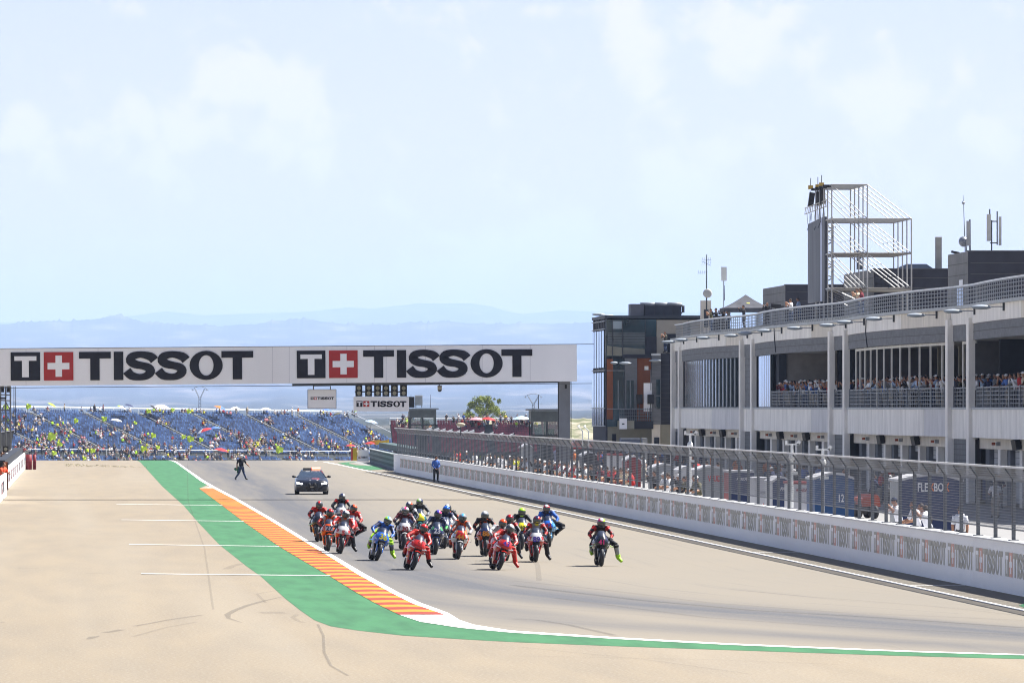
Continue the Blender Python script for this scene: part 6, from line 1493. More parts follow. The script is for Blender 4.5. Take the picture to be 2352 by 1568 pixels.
t = thing('spotlight', 'black square spotlight in front of the dark screen at the left edge', 'lamp', tuple(lp(13, 1031, 400))); MB().use(blackp).box((0, 0, 0), (.34, .2, .36)).build('housing', parent=t); MB().use(MATS['unlit_lens']).tube([(0, -.1, 0), (0, -.12, 0)], .11, 10).build('lens', parent=t)
for i_, x in enumerate((32, 36)): pole('thin black pole rising to the gantry, ' + ('left' if i_ == 0 else 'right') + ' of the pair', x, 985, 887, 405, .03, name='pole', cat='pole')
for i_, x in enumerate((27, 32, 37, 43, 49)):
    Y = 440 + 16 * i_; tag(inst('person', CM[krl[i_ % 3]], None, (-4.55, Y, .35), (0, 0, R(60)), 1, SHIRTS[['black', 'black', 'white', 'black', 'grey'][i_]]), ['nearest dark marshal behind the left banner', 'second dark marshal behind the left banner', 'marshal in white behind the left banner', 'dark marshal behind the left banner, next to the one in white', 'farthest marshal in grey behind the left banner'][i_], 'person', 'marshals behind the left banner')
tag(inst('person', CM[krl[0]], None, (P(5, 0, 385).x, 385, .1), (0, 0, R(50)), 1, (.75, .10, .04)), 'marshal in bright orange top at the left edge, above the nearest banner', 'person')

# ------------------------------------------------------------------ pit lane pods, barriers, weather masts
def pod(label, x0, x1, ytop, Xp, body, top, txt=None, tcol='white', arch=True, side=None, tsz=.42, tx_=0., tz_=.55):
    Yp = F * Xp / (x0 - VX); s_ = F / Yp; w_ = (x1 - x0) / s_; h = H - (ytop - VY) / s_; D_ = 3.0
    t = thing('team_tent', label, 'tent', ((x0 - VX) / s_, Yp, .01)); n = 8
    topz = lambda u: h - .38 + .38 * math.sin(math.pi * (.15 + .7 * u)) if arch else h
    tops = [(w_ * k / n, topz(k / n)) for k in range(n + 1)]
    MB().use(body).prism([(0, .02), (w_, .02)] + tops[::-1], 0, .12).build('front_panel', parent=t)
    sd = MB().use(side or body); sd.span((0, .13, .02), (.08, D_, tops[0][1] - .02)); sd.build('side_panel', parent=t)
    b = MB().use(top)
    for (xa_, za), (xb_, zb_) in zip(tops, tops[1:]): b.prism([(xa_ - (.06 if xa_ == 0 else 0), za), (xb_, zb_), (xb_, zb_ + .09), (xa_ - (.06 if xa_ == 0 else 0), za + .09)], -.04, D_)
    b.build('roof', parent=t)
    if txt:
        for q in txt if isinstance(txt[0], tuple) else [(txt, tcol, tx_, tz_, tsz)]:
            text('lettering', q[0], q[4], mat('ink_' + q[1], {'white': (.72, .72, .74), 'navy': (.015, .025, .09), 'orange': (.72, .20, .02), 'red': (.45, .03, .03), 'grey': (.3, .3, .32), 'dred': (.25, .02, .02)}[q[1]], .4, var=.02), t, (w_ * .5 + q[2], -.012, h - q[3]), (R(90), 0, 0), .02, .004, sx=.62)
    return t
pw, pn, pb, pr_, pg, pk = (mat('tent_' + n_, c_, .6, var=.1, scale=1.5) for n_, c_ in (('white', (.50, .50, .52)), ('navy', (.022, .035, .095)), ('blue', (.02, .065, .17)), ('red', (.24, .028, .028)), ('grey', (.26, .27, .28)), ('black', (.03, .03, .035))))
pod('navy team tent with white and orange lettering, nearest in the pit lane', 2068, 2213, 1093, 29.6, pn, pw, [('FLE', 'white', -.33, .42, .42), ('X', 'orange', -.02, .42, .42), ('BO', 'white', .24, .42, .42), ('X', 'orange', .52, .42, .42)], side=pg)
pod('blue and black team tent with a white 12 and red badge', 1872, 1962, 1090, 29.6, pb, pw, [('12', 'white', .25, .95, .42), ('PERTAMINA', 'white', .0, 1.75, .15)], side=pb)
t = MB().use(pk); 
pod('white team tent with a dark red header panel', 1820, 1862, 1112, 29.4, pw, pr_, [('HONDA', 'dred', 0, .25, .20)], arch=False)
pod('navy arched tent left of the white tent with red header', 1775, 1815, 1098, 29.5, pn, pw, [('TRANS', 'white', 0, .45, .18)], side=pw)
pod('plain white tent with small red logo and grey script', 1735, 1772, 1101, 29.6, pw, pw, [('aspar', 'grey', 0, .55, .22), ('A', 'red', 0, 1.1, .2)], arch=False)
pod('navy tent with a red stripe and white top', 1678, 1732, 1085, 29.8, pn, pw, [('AMERICAN', 'white', 0, .30, .17)], side=pr_, arch=False)
pod('pale arched tent with red slanted lettering', 1600, 1668, 1073, 29.6, pg, pw, [('VLUDE', 'red', .2, .55, .38)], side=pw)
pod('plain white arched tent left of the one with red lettering', 1560, 1598, 1074, 29.8, pw, pw)
pod('long grey arched tent, leftmost of the pale ones', 1500, 1556, 1068, 29.8, pg, pw, side=pg)
pod('red and white tent behind the middle cluster of onlookers', 1440, 1472, 1050, 30.2, pr_, pw); pod('white and blue tent left of the red and white one', 1400, 1432, 1046, 30.2, pw, pr_, arch=False); pod('dark tent in front of the far garages', 1340, 1372, 1040, 30.4, pk, pw)
pod('small navy tent far down the pit lane', 1280, 1306, 1034, 30.4, pn, pn); pod('tiny grey tent far down the pit lane', 1200, 1224, 1022, 30.6, pg, pw)
# orange racing bikes and dark crates parked in front of the garages
for i_, (x, y) in enumerate(((1935, 1128), (1990, 1120), (2005, 1128))):
    Y = F * 36 / (x - VX); t = thing('parked_motorcycle', 'orange motorcycle parked in the pit lane behind the fence, ' + ['left', 'middle', 'right'][i_] + ' one', 'motorcycle', (36, Y, .01), R(25), 'orange motorcycles parked in the pit lane')
    om = mat('bike_orange', (.38, .06, .015), .3, coat=.5)
    MB().use(om).prism([(-.28, .55), (.28, .55), (.22, .95), (.1, 1.1), (-.1, 1.1), (-.22, .95)], -.2, .5).build('fairing', parent=t); MB().use(rubber, True).tube([(-.07, -.1, .31), (.07, -.1, .31)], .31, 16).build('front_wheel', parent=t); MB().use(rubber, True).tube([(-.09, 1.3, .32), (.09, 1.3, .32)], .32, 16).build('rear_wheel', parent=t); MB().use(om).box((0, 1.0, .85), (.22, .9, .14), rx=R(8)).build('tail', parent=t); MB().use(blackp).box((0, .6, .45), (.3, .8, .4)).build('engine', parent=t)
# hoop barriers behind the wall
hb = None; hs = mat('hoop_grey', (.50, .50, .48), .5, .3)
for i_ in range(26):
    Y = 178 + i_ * 3.3 + (1.1 if i_ % 3 else 0); x = VX + F * 27.4 / Y
    if hb is None:
        hb = MB().use(hs, True); hb.tube([(0, -.45, 0), (0, -.45, .85), (0, -.35, 1.0), (0, .35, 1.0), (0, .45, .85), (0, .45, 0)], .045, 6); hb = hb.mesh('hoop_barrier')
    o = inst('hoop_barrier', hb, None, (27.4, Y, 0), (0, 0, 0)); where = '%s from the nearest' % (['first', 'second', 'third', 'fourth', 'fifth', 'sixth', 'seventh', 'eighth', 'ninth', 'tenth', 'eleventh', 'twelfth', 'thirteenth'][i_] if i_ < 13 else 'far group, ' + ['first', 'second', 'third', 'fourth', 'fifth', 'sixth', 'seventh', 'eighth', 'ninth', 'tenth', 'eleventh', 'twelfth', 'thirteenth'][i_ - 13])
    tag(o, 'pale metal hoop barrier behind the pit wall, ' + where, 'barrier', 'metal hoop barriers behind the wall')
cn = MB().use(mat('cone_orange', (.7, .13, .03), .6)); cn.tube([(0, 0, 0), (0, 0, .75)], [.2, .04], 8); tag(cn.build('traffic_cone', loc=(27.6, F * 27.6 / (1690 - VX), 0)), 'orange traffic cone behind the wall by the navy tent with red stripe', 'cone')
# weather masts on the fence
for i_, (x, yt, sx_) in enumerate(((1585, 997, 1), (1819, 1020, 1.3), (1890, 1032, 1.4))):
    Y = F * 25.9 / (x - VX); s_ = F / Y; zt_ = H - (yt - VY) / s_; t = thing('weather_mast', ['white weather mast on the fence in front of the first garages', 'white weather mast with wind cups on the fence, middle one of three', 'white weather mast with a crossbar on the fence, nearest of three'][i_], 'weather station', (25.9, Y, 1.4), group='weather masts on the fence')
    wmat = mat('mast_white', (.66, .67, .66), .5); h = zt_ - 1.4
    MB().use(wmat).tube([(0, 0, 0), (0, 0, h)], .05, 6).build('pole', parent=t); MB().use(wmat, True).ball((0, 0, h - .45), (.12, .12, .16), 8, 6).build('shield', parent=t)
    b = MB().use(wmat); b.box((0, 0, h), (.5, .05, .05)); b.box((.24, 0, h + .06), (.12, .05, .16), ry=R(30)); b.box((-.2, 0, h + .08), (.08, .08, .12)); b.build('vane', parent=t); MB().use(wmat).box((.05, 0, h * .55), (.3, .06, .10)).build('gauge', parent=t)

# ------------------------------------------------------------------ safety car
X, Y = G(717, 1135.5); car = thing('safety_car', 'dark blue black safety car with lit headlights and a red light bar', 'car', (X, Y + .85, 0), R(-1.5))
cp = mat('car_paint', (.008, .010, .018), .3, coat=.6, var=.05); cg = mat('car_glass', (.03, .045, .07), .05, spec=1.)
def csec(y, w_, zb, zs, zt, rt_, n=4):      # closed section: bottom, sill, shoulder, top
    h = w_ / 2
    return [(-h * .92, y, zb), (-h, y, zb + .12), (-h, y, zs), (-h * .96, y, zs + .08), (-h * rt_, y, zt), (-h * rt_ * .5, y, zt + .015), (h * rt_ * .5, y, zt + .015), (h * rt_, y, zt), (h * .96, y, zs + .08), (h, y, zs), (h, y, zb + .12), (h * .92, y, zb)]
b = MB().use(cp, True)
b.loft([csec(-.88, 1.30, .26, .50, .60, .7), csec(-.84, 1.60, .20, .55, .70, .8), csec(-.72, 1.78, .17, .60, .79, .86), csec(-.45, 1.87, .17, .66, .86, .88), csec(0, 1.90, .17, .72, .92, .88), csec(.55, 1.90, .17, .78, .98, .88), csec(1.2, 1.88, .17, .80, .98, .85), csec(2.6, 1.88, .17, .82, .98, .85), csec(3.4, 1.88, .18, .84, 1.05, .82), csec(3.85, 1.74, .28, .82, 1.0, .8)])
fixn(b.build('body', parent=car))
def cab(y, w_, z): h = w_ / 2; return [(-h, y, z), (-h * .9, y, z + .02), (h * .9, y, z + .02), (h, y, z)]
b = MB().use(cp, True); roof = [(1.25, 1.16, 1.345), (1.7, 1.20, 1.40), (2.3, 1.16, 1.40), (2.75, 1.08, 1.34)]
b.loft([cab(*q) for q in roof], close=False, caps=False); b.build('roof', parent=car)
MB().use(cg, True).poly([(-.80, .50, .97), (.80, .50, .97), (.575, 1.26, 1.345), (-.575, 1.26, 1.345)]).build('windscreen', parent=car)
for sx in (-1, 1):
    MB().use(cg, True).poly([(sx * .83, .62, .96), (sx * .585, 1.28, 1.34), (sx * .60, 2.3, 1.38), (sx * .56, 2.75, 1.32), (sx * .82, 3.2, 1.02)]).build('side_window', parent=car)
    MB().use(cp).prism([(sx * .80, .96), (sx * .86, .96), (sx * .60, 1.36), (sx * .56, 1.36)], .5, .60).build('pillar', parent=car) if False else MB().use(cp, True).tube([(sx * .83, .50, .96), (sx * .585, 1.26, 1.345)], .03, 6).build('pillar', parent=car)
    w0 = thing_part2 = bpy.data.objects.new('wheel', None); COL.objects.link(w0); w0.parent = car
    MB().use(rubber, True).tube([(sx * .70, 0, .34), (sx * .72, 0, .34), (sx * .94, 0, .34), (sx * .955, 0, .34)], [.31, .34, .34, .30], 24).build('tyre', parent=w0); MB().use(steel, True).tube([(sx * .93, 0, .34), (sx * .965, 0, .34)], .23, 20).build('rim', parent=w0)
    w1 = bpy.data.objects.new('wheel', None); COL.objects.link(w1); w1.parent = car
    MB().use(rubber, True).tube([(sx * .68, 2.85, .34), (sx * .95, 2.85, .34)], .34, 24).build('tyre', parent=w1); MB().use(steel, True).tube([(sx * .93, 2.85, .34), (sx * .96, 2.85, .34)], .23, 20).build('rim', parent=w1)
    m_ = MB().use(blackp, True); m_.ball((sx * 1.01, .72, 1.02), (.12, .09, .075), 8, 6); m_.tube([(sx * .84, .74, .97), (sx * .96, .72, 1.0)], .025, 5); m_.build('mirror', parent=car)
    hl = MB().use(mat('headlight_lit', (1, .98, .94), .3, emit=3.0, var=.02)); hl.box((sx * .64, -.845, .63), (.20, .08, .075), rz=sx * R(20), ry=sx * R(-8)); hl.box((sx * .79, -.775, .665), (.14, .08, .10), rz=sx * R(38), ry=sx * R(-8)); hl.build('headlight', parent=car)
    MB().use(blackp, True).ball((sx * .155, -.885, .47), (.135, .05, .20), 12, 8).build('grille', parent=car)
    MB().use(blackp).box((sx * .62, -.845, .34), (.36, .06, .14), rz=sx * R(16)).build('air_intake', parent=car)
MB().use(blackp).box((0, -.88, .24), (1.0, .06, .07)).build('splitter', parent=car)
MB().use(mat('plate_beige', (.4, .36, .28), .6)).box((0, -.945, .45), (.20, .02, .05)).build('badge', parent=car)
MB().use(blackp).box((0, 1.75, 1.44), (1.0, .12, .03)).build('light_bar_mount', parent=car)
MB().use(blackp).box((-.22, 1.7, 1.475), (.5, .26, .06)).build('light_bar_dark_half', parent=car)
MB().use(mat('beacon_red', (1, .12, .07), .3, emit=5, var=.02)).box((.27, 1.7, 1.49), (.48, .26, .09)).build('light_bar_lit_half', parent=car)
wm2 = mat('car_decal_white', (.7, .7, .72), .4); pk2 = mat('car_decal_red', (.6, .08, .10), .4)
MB().use(wm2).box((-.22, 1.165, 1.305), (.22, .012, .05), rx=R(-26)).build('screen_sticker', parent=car); 
for k in range(7): MB().use(wm2).box((.0 + k * .075, 1.165, 1.30), (.04, .012, .03), rx=R(-26)).build('screen_sticker', parent=car)
for k in range(5): MB().use(wm2).box((-.26 + k * .13, -.2, .925 - .004 * k), (.09, .12, .012)).build('bonnet_sticker', parent=car)
for sx, wd in ((-.1, .07), (.32, .12)): MB().use(wm2, True).ball((sx, -.62, .81), (wd / 1.6, .16, .02), 8, 5).build('bonnet_sticker', parent=car)
# ------------------------------------------------------------------ racing motorcycles
def paint(name, c, **k): return mat('paint_' + name, c, .25, var=.04, scale=6, coat=.6, **k)
PC = dict(red=(.52, .018, .012), white=(.72, .72, .74), orange=(.72, .09, .01), navy=(.015, .025, .09), blue=(.02, .14, .62), black=(.012, .013, .018), maroon=(.10, .012, .02), lime=(.42, .78, .03), yellow=(.75, .68, .03), teal=(.02, .20, .22), green=(.08, .50, .12), silver=(.35, .37, .40), amber=(.75, .28, .02), sky=(.10, .40, .75), purple=(.10, .06, .45), grey=(.12, .12, .13), pink=(.75, .05, .22), dred=(.22, .015, .02))
PC = {k: tuple(q * (.66 if k in ('white', 'silver', 'grey') else .74) for q in v) for k, v in PC.items()}
def pc(n): return paint(n, PC[n])
def suit(n, c1, c2=None, thr=.60):
    key = 'leather_%s_%s' % (c1, c2)
    if c2 is None: return mat(key, PC[c1], .45, var=.15, scale=8)
    return mat(key, PC[c1], .45, col2=PC[c2], thr=thr, var=.03, scale=9)
def wheel(parent, y, R_, w_, rim):
    wo = MB().use(rubber, True); n = 28; prof_ = [(-.5, .74), (-.5, .84), (-.40, .93), (-.2, .985), (0, 1), (.2, .985), (.40, .93), (.5, .84), (.5, .74)]
    rings = []
    for i in range(n):
        a = 2 * math.pi * i / n; rings.append([(px_ * w_, y + math.cos(a) * R_ * pr_, R_ + math.sin(a) * R_ * pr_) for px_, pr_ in prof_])
    rings.append(rings[0]); wo.loft(rings, close=False, caps=False)
    whl = thing_part('wheel', parent); o = wo.build('tyre', parent=whl)
    b = MB().use(rim)
    b.tube([(-w_ * .42, y, R_), (w_ * .42, y, R_)], R_ * .30 * .6, 10)
    for i in range(5):
        a = 2 * math.pi * i / 5 + .3; b.tube([(0, y, R_), (0, y + math.cos(a) * R_ * .76, R_ + math.sin(a) * R_ * .76)], [.03, .022], 5)
    b.smooth = True
    for sx in (-1, 1):
        rr = [[(sx * w_ * .42, y + math.cos(2 * math.pi * i / 20) * R_ * q, R_ + math.sin(2 * math.pi * i / 20) * R_ * q) for i in range(20)] for q in (.70, .77)]
        b.loft(rr, caps=False)
    b.build('rim', parent=whl)
    return whl
def thing_part(name, parent):
    o = bpy.data.objects.new(name, None); COL.objects.link(o); o.parent = parent; return o
def ucurve(hw, yn, yr, z, n=14, p=1.5):
    r = []
    for k in range(n + 1):
        t = -1 + 2 * k / n; r.append((hw * math.sin(t * math.pi / 2), yn + (yr - yn) * (1 - math.cos(t * math.pi / 2)) ** p, z))
    return r
def make_bike(label, loc, lean, yaw, A, B_, C, fender, num, ncol, screen='dark', lower=None, wing=None, extra=None, nsize=.19, cats='motorcycle', nz_=.80, style=0):
    t = thing('racing_motorcycle', label, cats, loc, 0, 'racing motorcycles in the pack', rot=(0, R(lean), R(yaw)))
    gold = mat('fork_gold', (.35, .25, .10), .3, .8); alu = mat('alloy_silver', (.40, .42, .45), .3, .8)
    wheel(t, 0, .305, .125, mat('dark_rim', (.03, .03, .035), .4, .5)); wheel(t, 1.44, .32, .195, MATS['dark_rim'])
    for sx in (-1, 1):
        f = MB().use(alu, True).tube([(sx * .095, .0, .31), (sx * .10, .30, .86)], [.032, .028], 8).build('fork', parent=t)
        MB().use(pc(A) if style == 0 else pc('black')).box((sx * .098, -.0, .40), (.045, .09, .20), rx=R(-25)).build('fork_guard', parent=f)
        MB().use(alu, True).tube([(sx * .075, 0, .305), (sx * .083, 0, .305)], .165, 18).build('brake_disc', parent=t)
        MB().use(blackp, True).tube([(sx * .12, .33, .86), (sx * .33, .34, .87)], .018, 6).build('handlebar', parent=t)
        MB().use(blackp).tube([(sx * .34, .33, .87), (sx * .37, .24, .86), (sx * .27, .22, .86)], .010, 5).build('lever_guard', parent=t)
    b = MB().use(pc(fender), True); rings = []
    for i in range(9):
        a = R(20 + 14 * i); rr = .335; rings.append([(x_, math.cos(a) * -rr * -1 * -1 if False else -math.cos(a) * rr, .305 + math.sin(a) * rr - abs(x_) * .35) for x_ in (-.085, -.05, 0, .05, .085)])
    b.loft(rings[3:], close=False, caps=False); b.build('front_mudguard', parent=t)
    # upper fairing
    rows_ = [(.245, .13, .48, .545), (.27, .02, .52, .60), (.285, -.05, .54, .68), (.275, -.065, .52, .75), (.235, -.04, .46, .83), (.185, .02, .38, .90), (.155, .07, .32, .95)]
    rings = [ucurve(*q[:3], q[3]) for q in rows_]; nn = 14
    mA, mB, mC = pc(A), pc(B_), pc(C)
    def mf(i, k):
        t_ = abs(-1 + 2 * (k + .5) / nn)
        if i <= 1: return mA if t_ > .22 else blackp
        if t_ < .40: return mC
        return mB if i >= 4 and t_ < .75 else mA
    up_ = MB(); up_.smooth = True; up_.loft(rings, close=False, caps=False, mfun=mf); uo = up_.build('upper_fairing', parent=t)
    MB().use(blackp).box((0, .06, .60), (.13, .12, .12)).build('air_intake', parent=uo)
    for sx in (-1, 1):
        if A != 'black': MB().use(pc('white') if A in ('red', 'blue', 'navy', 'maroon') else blackp).box((sx * .215, .055, .705), (.10, .012, .035), rz=sx * R(38), ry=sx * R(-12)).build('fairing_mark', parent=uo)
        else:
            for q in range(3): MB().use(pc('white')).box((sx * (.20 + .012 * q), .07 + .02 * q, .66 + .055 * q), (.07, .012, .022), rz=sx * R(40), ry=sx * R(-18)).build('fairing_mark', parent=uo)
    sg = mat('smoked_screen', (.03, .04, .07), .35, alpha=.94, spec=.2); b = MB().use(sg, True)
    b.loft([ucurve(*q[:3], q[3], 10, 1.3) for q in ((.156, .068, .32, .95), (.145, .12, .36, 1.01), (.12, .20, .40, 1.07), (.08, .29, .44, 1.115))], close=False, caps=False); b.build('windscreen', parent=t)
    # side fairings and belly pan
    lw = pc(lower or A)
    sec = lambda w1, zt, w2, zm, w3, zb, y: [(-w1, y, zt), (-w2, y, zm), (-w3, y, zb), (w3, y, zb), (w2, y, zm), (w1, y, zt)]
    b = MB().use(lw, True); S_ = [sec(.20, .62, .165, .44, .10, .30, .36), sec(.245, .68, .21, .44, .125, .20, .55), sec(.24, .68, .205, .42, .13, .16, .85), sec(.20, .60, .17, .40, .11, .16, 1.08)]
    b.loft(S_, mfun=lambda i, k: (pc(B_) if k in (1, 3) and i == 1 else lw) if k != 5 else blackp); b.build('side_fairing', parent=t)
    MB().use(mat('radiator', (.02, .022, .025), .6)).box((0, .345, .46), (.30, .05, .36), rx=R(-12)).build('radiator', parent=t)
    wm_ = pc(wing or A)
    for sx in (-1, 1):
        MB().use(wm_).poly([(sx * .27, .10, .64), (sx * .375, .14, .60), (sx * .375, .26, .61), (sx * .28, .32, .66)]).poly([(sx * .375, .14, .60), (sx * .385, .16, .69), (sx * .385, .26, .69), (sx * .375, .26, .60)]).box((sx * .33, .2, .615), (.11, .12, .012), ry=sx * R(18)).build('winglet', parent=t)
    MB().use(pc(C if C != 'white' else A), True).ball((0, .74, .83), (.15, .30, .13), 12, 8).build('fuel_tank', parent=t)
    b = MB().use(pc(A), True); b.loft([[(x_ * w_, y, z + dz) for x_, dz in ((-1, 0), (-.7, .05), (.7, .05), (1, 0), (.5, -.05), (-.5, -.05))] for y, z, w_ in ((.98, .80, .13), (1.3, .88, .14), (1.55, .97, .11), (1.66, 1.0, .05))]); b.build('tail', parent=t)
    MB().use(blackp).box((0, 1.2, .895), (.2, .3, .03), rx=R(12)).build('seat', parent=t)
    b = MB().use(alu)
    for sx in (-1, 1): b.box((sx * .125, 1.16, .36), (.04, .6, .09), rx=R(4))
    b.box((0, .95, .42), (.25, .14, .2)); b.build('swingarm', parent=t)
    MB().use(mat('exhaust_metal', (.2, .17, .14), .35, .8), True).tube([(.10, .9, .25), (.17, 1.2, .36), (.17, 1.5, .48)], [.04, .045, .05], 8).build('exhaust', parent=t)
    for sx in (-1, 1): MB().use(alu).tube([(sx * .14, 1.1, .40), (sx * .23, 1.12, .41)], .012, 5).build('footpeg', parent=t)
    if num: text('number', num, nsize * 1.25, mat('ink_' + ncol, PC[ncol], .4, var=.02), t, (0, -.085, nz_), (R(90 - 14), 0, 0), .03, .004)
    if extra: extra(t)
    return t
PEND = []
def make_rider(label, loc, lean, yaw, s, helm, leg=0, hx=0., low=0., knee=None):
    """s: dict of leathers; leg: +1 the foot on the image right hangs off, 0 both on pegs"""
    t = thing('person', label, 'person', loc, 0, 'riders in the pack', rot=(0, R(lean), R(yaw)))
    M = (Matrix.Rotation(R(yaw), 3, 'Z') @ Matrix.Rotation(R(lean), 3, 'Y')).inverted()
    o = hx; d = -low
    J = dict(pel=(o * .8, 1.10, .96 + d * .5), chest=(o, .76, 1.17 + d), neck=(o, .64, 1.27 + d), head=(o, .55, 1.365 + d),
             shl=(-.185 + o, .70, 1.215 + d), shr=(.185 + o, .70, 1.215 + d), ell=(-.37, .50, 1.0 + d * .6), elr=(.37, .50, 1.0 + d * .6), hal=(-.29, .345, .875), har=(.29, .345, .875),
             hil=(-.10 + o * .5, 1.12, .90), hir=(.10 + o * .5, 1.12, .90), knl=(-.25, .76, .66), knr=(.25, .76, .66), anl=(-.22, 1.18, .42), anr=(.22, 1.18, .42), tol=(-.23, 1.02, .36), tor=(.23, 1.02, .36))
    if leg:
        wv = lambda x, y, z: tuple(M @ Vector((x, y, z)))
        lx = math.tan(R(lean)) * .5
        J['knr'] = wv(lx + .36, .66, .60); J['anr'] = wv(lx + .42, .74, .22); J['tor'] = wv(lx + .50, .60, .08)
        if leg == 2: J['knr'] = wv(lx + .50, .62, .66); J['anr'] = wv(lx + .58, .72, .26); J['tor'] = wv(lx + .68, .60, .14)
        if leg == 3: J['knr'] = (.55, .62, .70); J['anr'] = (.28, .95, .48); J['tor'] = (.27, .8, .42)
    mt = dict(top=s['body'], arm=s['arm'], fore=s.get('fore', s['arm']), leg=s['leg'], shin=s.get('shin', s['leg']), shoe=s['boot'], skin=s['glove'])
    segs = limbset(J, mt)
    segs[0] = ([J['pel'], tuple((a + b_) / 2 for a, b_ in zip(J['pel'], J['chest'])), J['chest'], J['neck']], [.175, .175, .205, .10], s['body'], 12, .78)
    for q in 'lr':
        segs.append(([J['an' + q], tuple(a + (b_ - a) * .24 for a, b_ in zip(J['an' + q], J['kn' + q]))], [.055, .058], s['boot'], 8, 1))
        segs.append(([tuple(a + (b_ - a) * .05 for a, b_ in zip(J['kn' + q], J['hi' + q])), J['kn' + q]], [.066, .07], s.get('knee', s['leg']), 8, 1))
        segs.append(([J['sh' + q], tuple(a + (b_ - a) * .22 for a, b_ in zip(J['sh' + q], J['el' + q]))], [.088, .07], s.get('sh', s['arm']), 8, 1))
    segs.append(([(o, .80, 1.28 + d), (o, .95, 1.22 + d)], [.08, .05], s['body'], 8, 1))       # aero hump
    b = MB(); b.smooth = True; flat = []
    for si_, (pts, rad, m, n, fl) in enumerate(segs):
        if si_ > 1: rad = [q * (1.42 if m in (mt['shin'], mt['shoe']) and m not in (mt['top'], mt['arm']) else 1.22) for q in rad]
        b.use(m); b.tube(pts, rad, n, flat=fl, up=(1, 0, 0) if fl < 1 else None)
        for k in range(len(pts) - 1): flat.append((Vector(pts[k]), Vector(pts[k + 1]), (rad[k] + rad[k + 1]) / 2, m))
    for q, sx in (('l', -1), ('r', 1)):                                  # fingers closed around the grip
        h = Vector(J['ha' + q]); b.use(s['glove']); b.ball(h + Vector((0, .02, .005)), (.05, .05, .035), 8, 6)
        for k in range(4): o_ = h + Vector((sx * (-.033 + .022 * k), -.01, .012)); b.tube([o_, o_ + Vector((0, -.035, -.002)), o_ + Vector((0, -.036, -.034)), o_ + Vector((0, -.008, -.04))], [.0125, .012, .011, .009], 6)
        b.tube([h + Vector((-sx * .045, .01, -.005)), h + Vector((-sx * .052, -.02, -.02)), h + Vector((-sx * .03, -.035, -.028))], [.014, .012, .010], 6)
        flat.append((h, h + Vector((0, -.03, -.02)), .06, s['glove']))
    o2 = b.build('body', parent=t); PEND.append((o2, flat))
    # helmet
    hc = Vector(J['head']) + Vector((0, -.01, 0)); rx_, ry_, rz_ = .137, .165, .152; H_ = thing_part('helmet', t)
    n, m = 24, 16; b = MB(); b.smooth = True; base = len(b.v)
    for j in range(m + 1):
        tt = math.pi * j / m
        for i in range(n):
            a = 2 * math.pi * i / n; x_, y_, z_ = math.sin(tt) * math.cos(a), math.sin(tt) * math.sin(a), math.cos(tt)
            k_ = 1.0 + (.10 if y_ < -.5 and z_ < -.35 else 0)
            b.v.append((hc.x + rx_ * x_, hc.y + ry_ * y_ * k_, hc.z + rz_ * z_ * (.95 if z_ < 0 else 1)))
    def hm_(x_, y_, z_):
        if z_ > .45 and abs(x_) < .30: return pc(helm[1])
        if z_ > .15 and x_ > .3: return pc(helm[2])
        if z_ < -.45: return pc(helm[3] if len(helm) > 3 else helm[0])
        return pc(helm[0])
    for j in range(m):
        for i in range(n):
            i2 = (i + 1) % n; tt = math.pi * (j + .5) / m; a = 2 * math.pi * (i + .5) / n
            b.use(hm_(math.sin(tt) * math.cos(a), math.sin(tt) * math.sin(a), math.cos(tt)))
            if j == 0: b.face((base + 0 * n + i, base + n + i, base + n + i2))
            elif j == m - 1: b.face((base + j * n + i, base + (j + 1) * n + i, base + j * n + i2))
            else: b.face((base + j * n + i, base + (j + 1) * n + i, base + (j + 1) * n + i2, base + j * n + i2))
    b.build('shell', parent=H_)
    b = MB().use(mat('smoked_visor', (.05, .055, .05), .12, spec=.9, metal=.3), True); rings = []
    for j in range(6):
        el_ = R(16 - 11.5 * j); ring = []
        for i in range(13):
            az = R(-72 + 12 * i); ring.append((hc.x + math.cos(el_) * math.sin(az) * (rx_ + .006), hc.y - math.cos(el_) * math.cos(az) * (ry_ + .012), hc.z + math.sin(el_) * (rz_ + .004)))
        rings.append(ring)
    b.loft(rings, close=False, caps=False); b.build('visor', parent=H_)
    MB().use(pc(helm[4]) if len(helm) > 4 else blackp).tube([hc + Vector((-.05, -.10, -.145)), hc + Vector((.05, -.10, -.145))], .025, 6).build('chin_guard', parent=H_)
    return t
def S_(body, arm, leg, boot='black', glove='black', fore=None, shin=None, knee=None, sh=None):
    q = lambda a: suit('', *a) if isinstance(a, tuple) else suit('', a)
    d = dict(body=q(body), arm=q(arm), leg=q(leg), boot=q(boot), glove=q(glove))
    for k, v in (('fore', fore), ('shin', shin), ('knee', knee), ('sh', sh)):
        if v: d[k] = q(v)
    return d
def ex_marks(t):       # small sponsor-like bars are lettering on the fairing sides
    pass
RW, RB, WR, BR = ('red', 'white'), ('red', 'black'), ('white', 'red'), ('black', 'red')
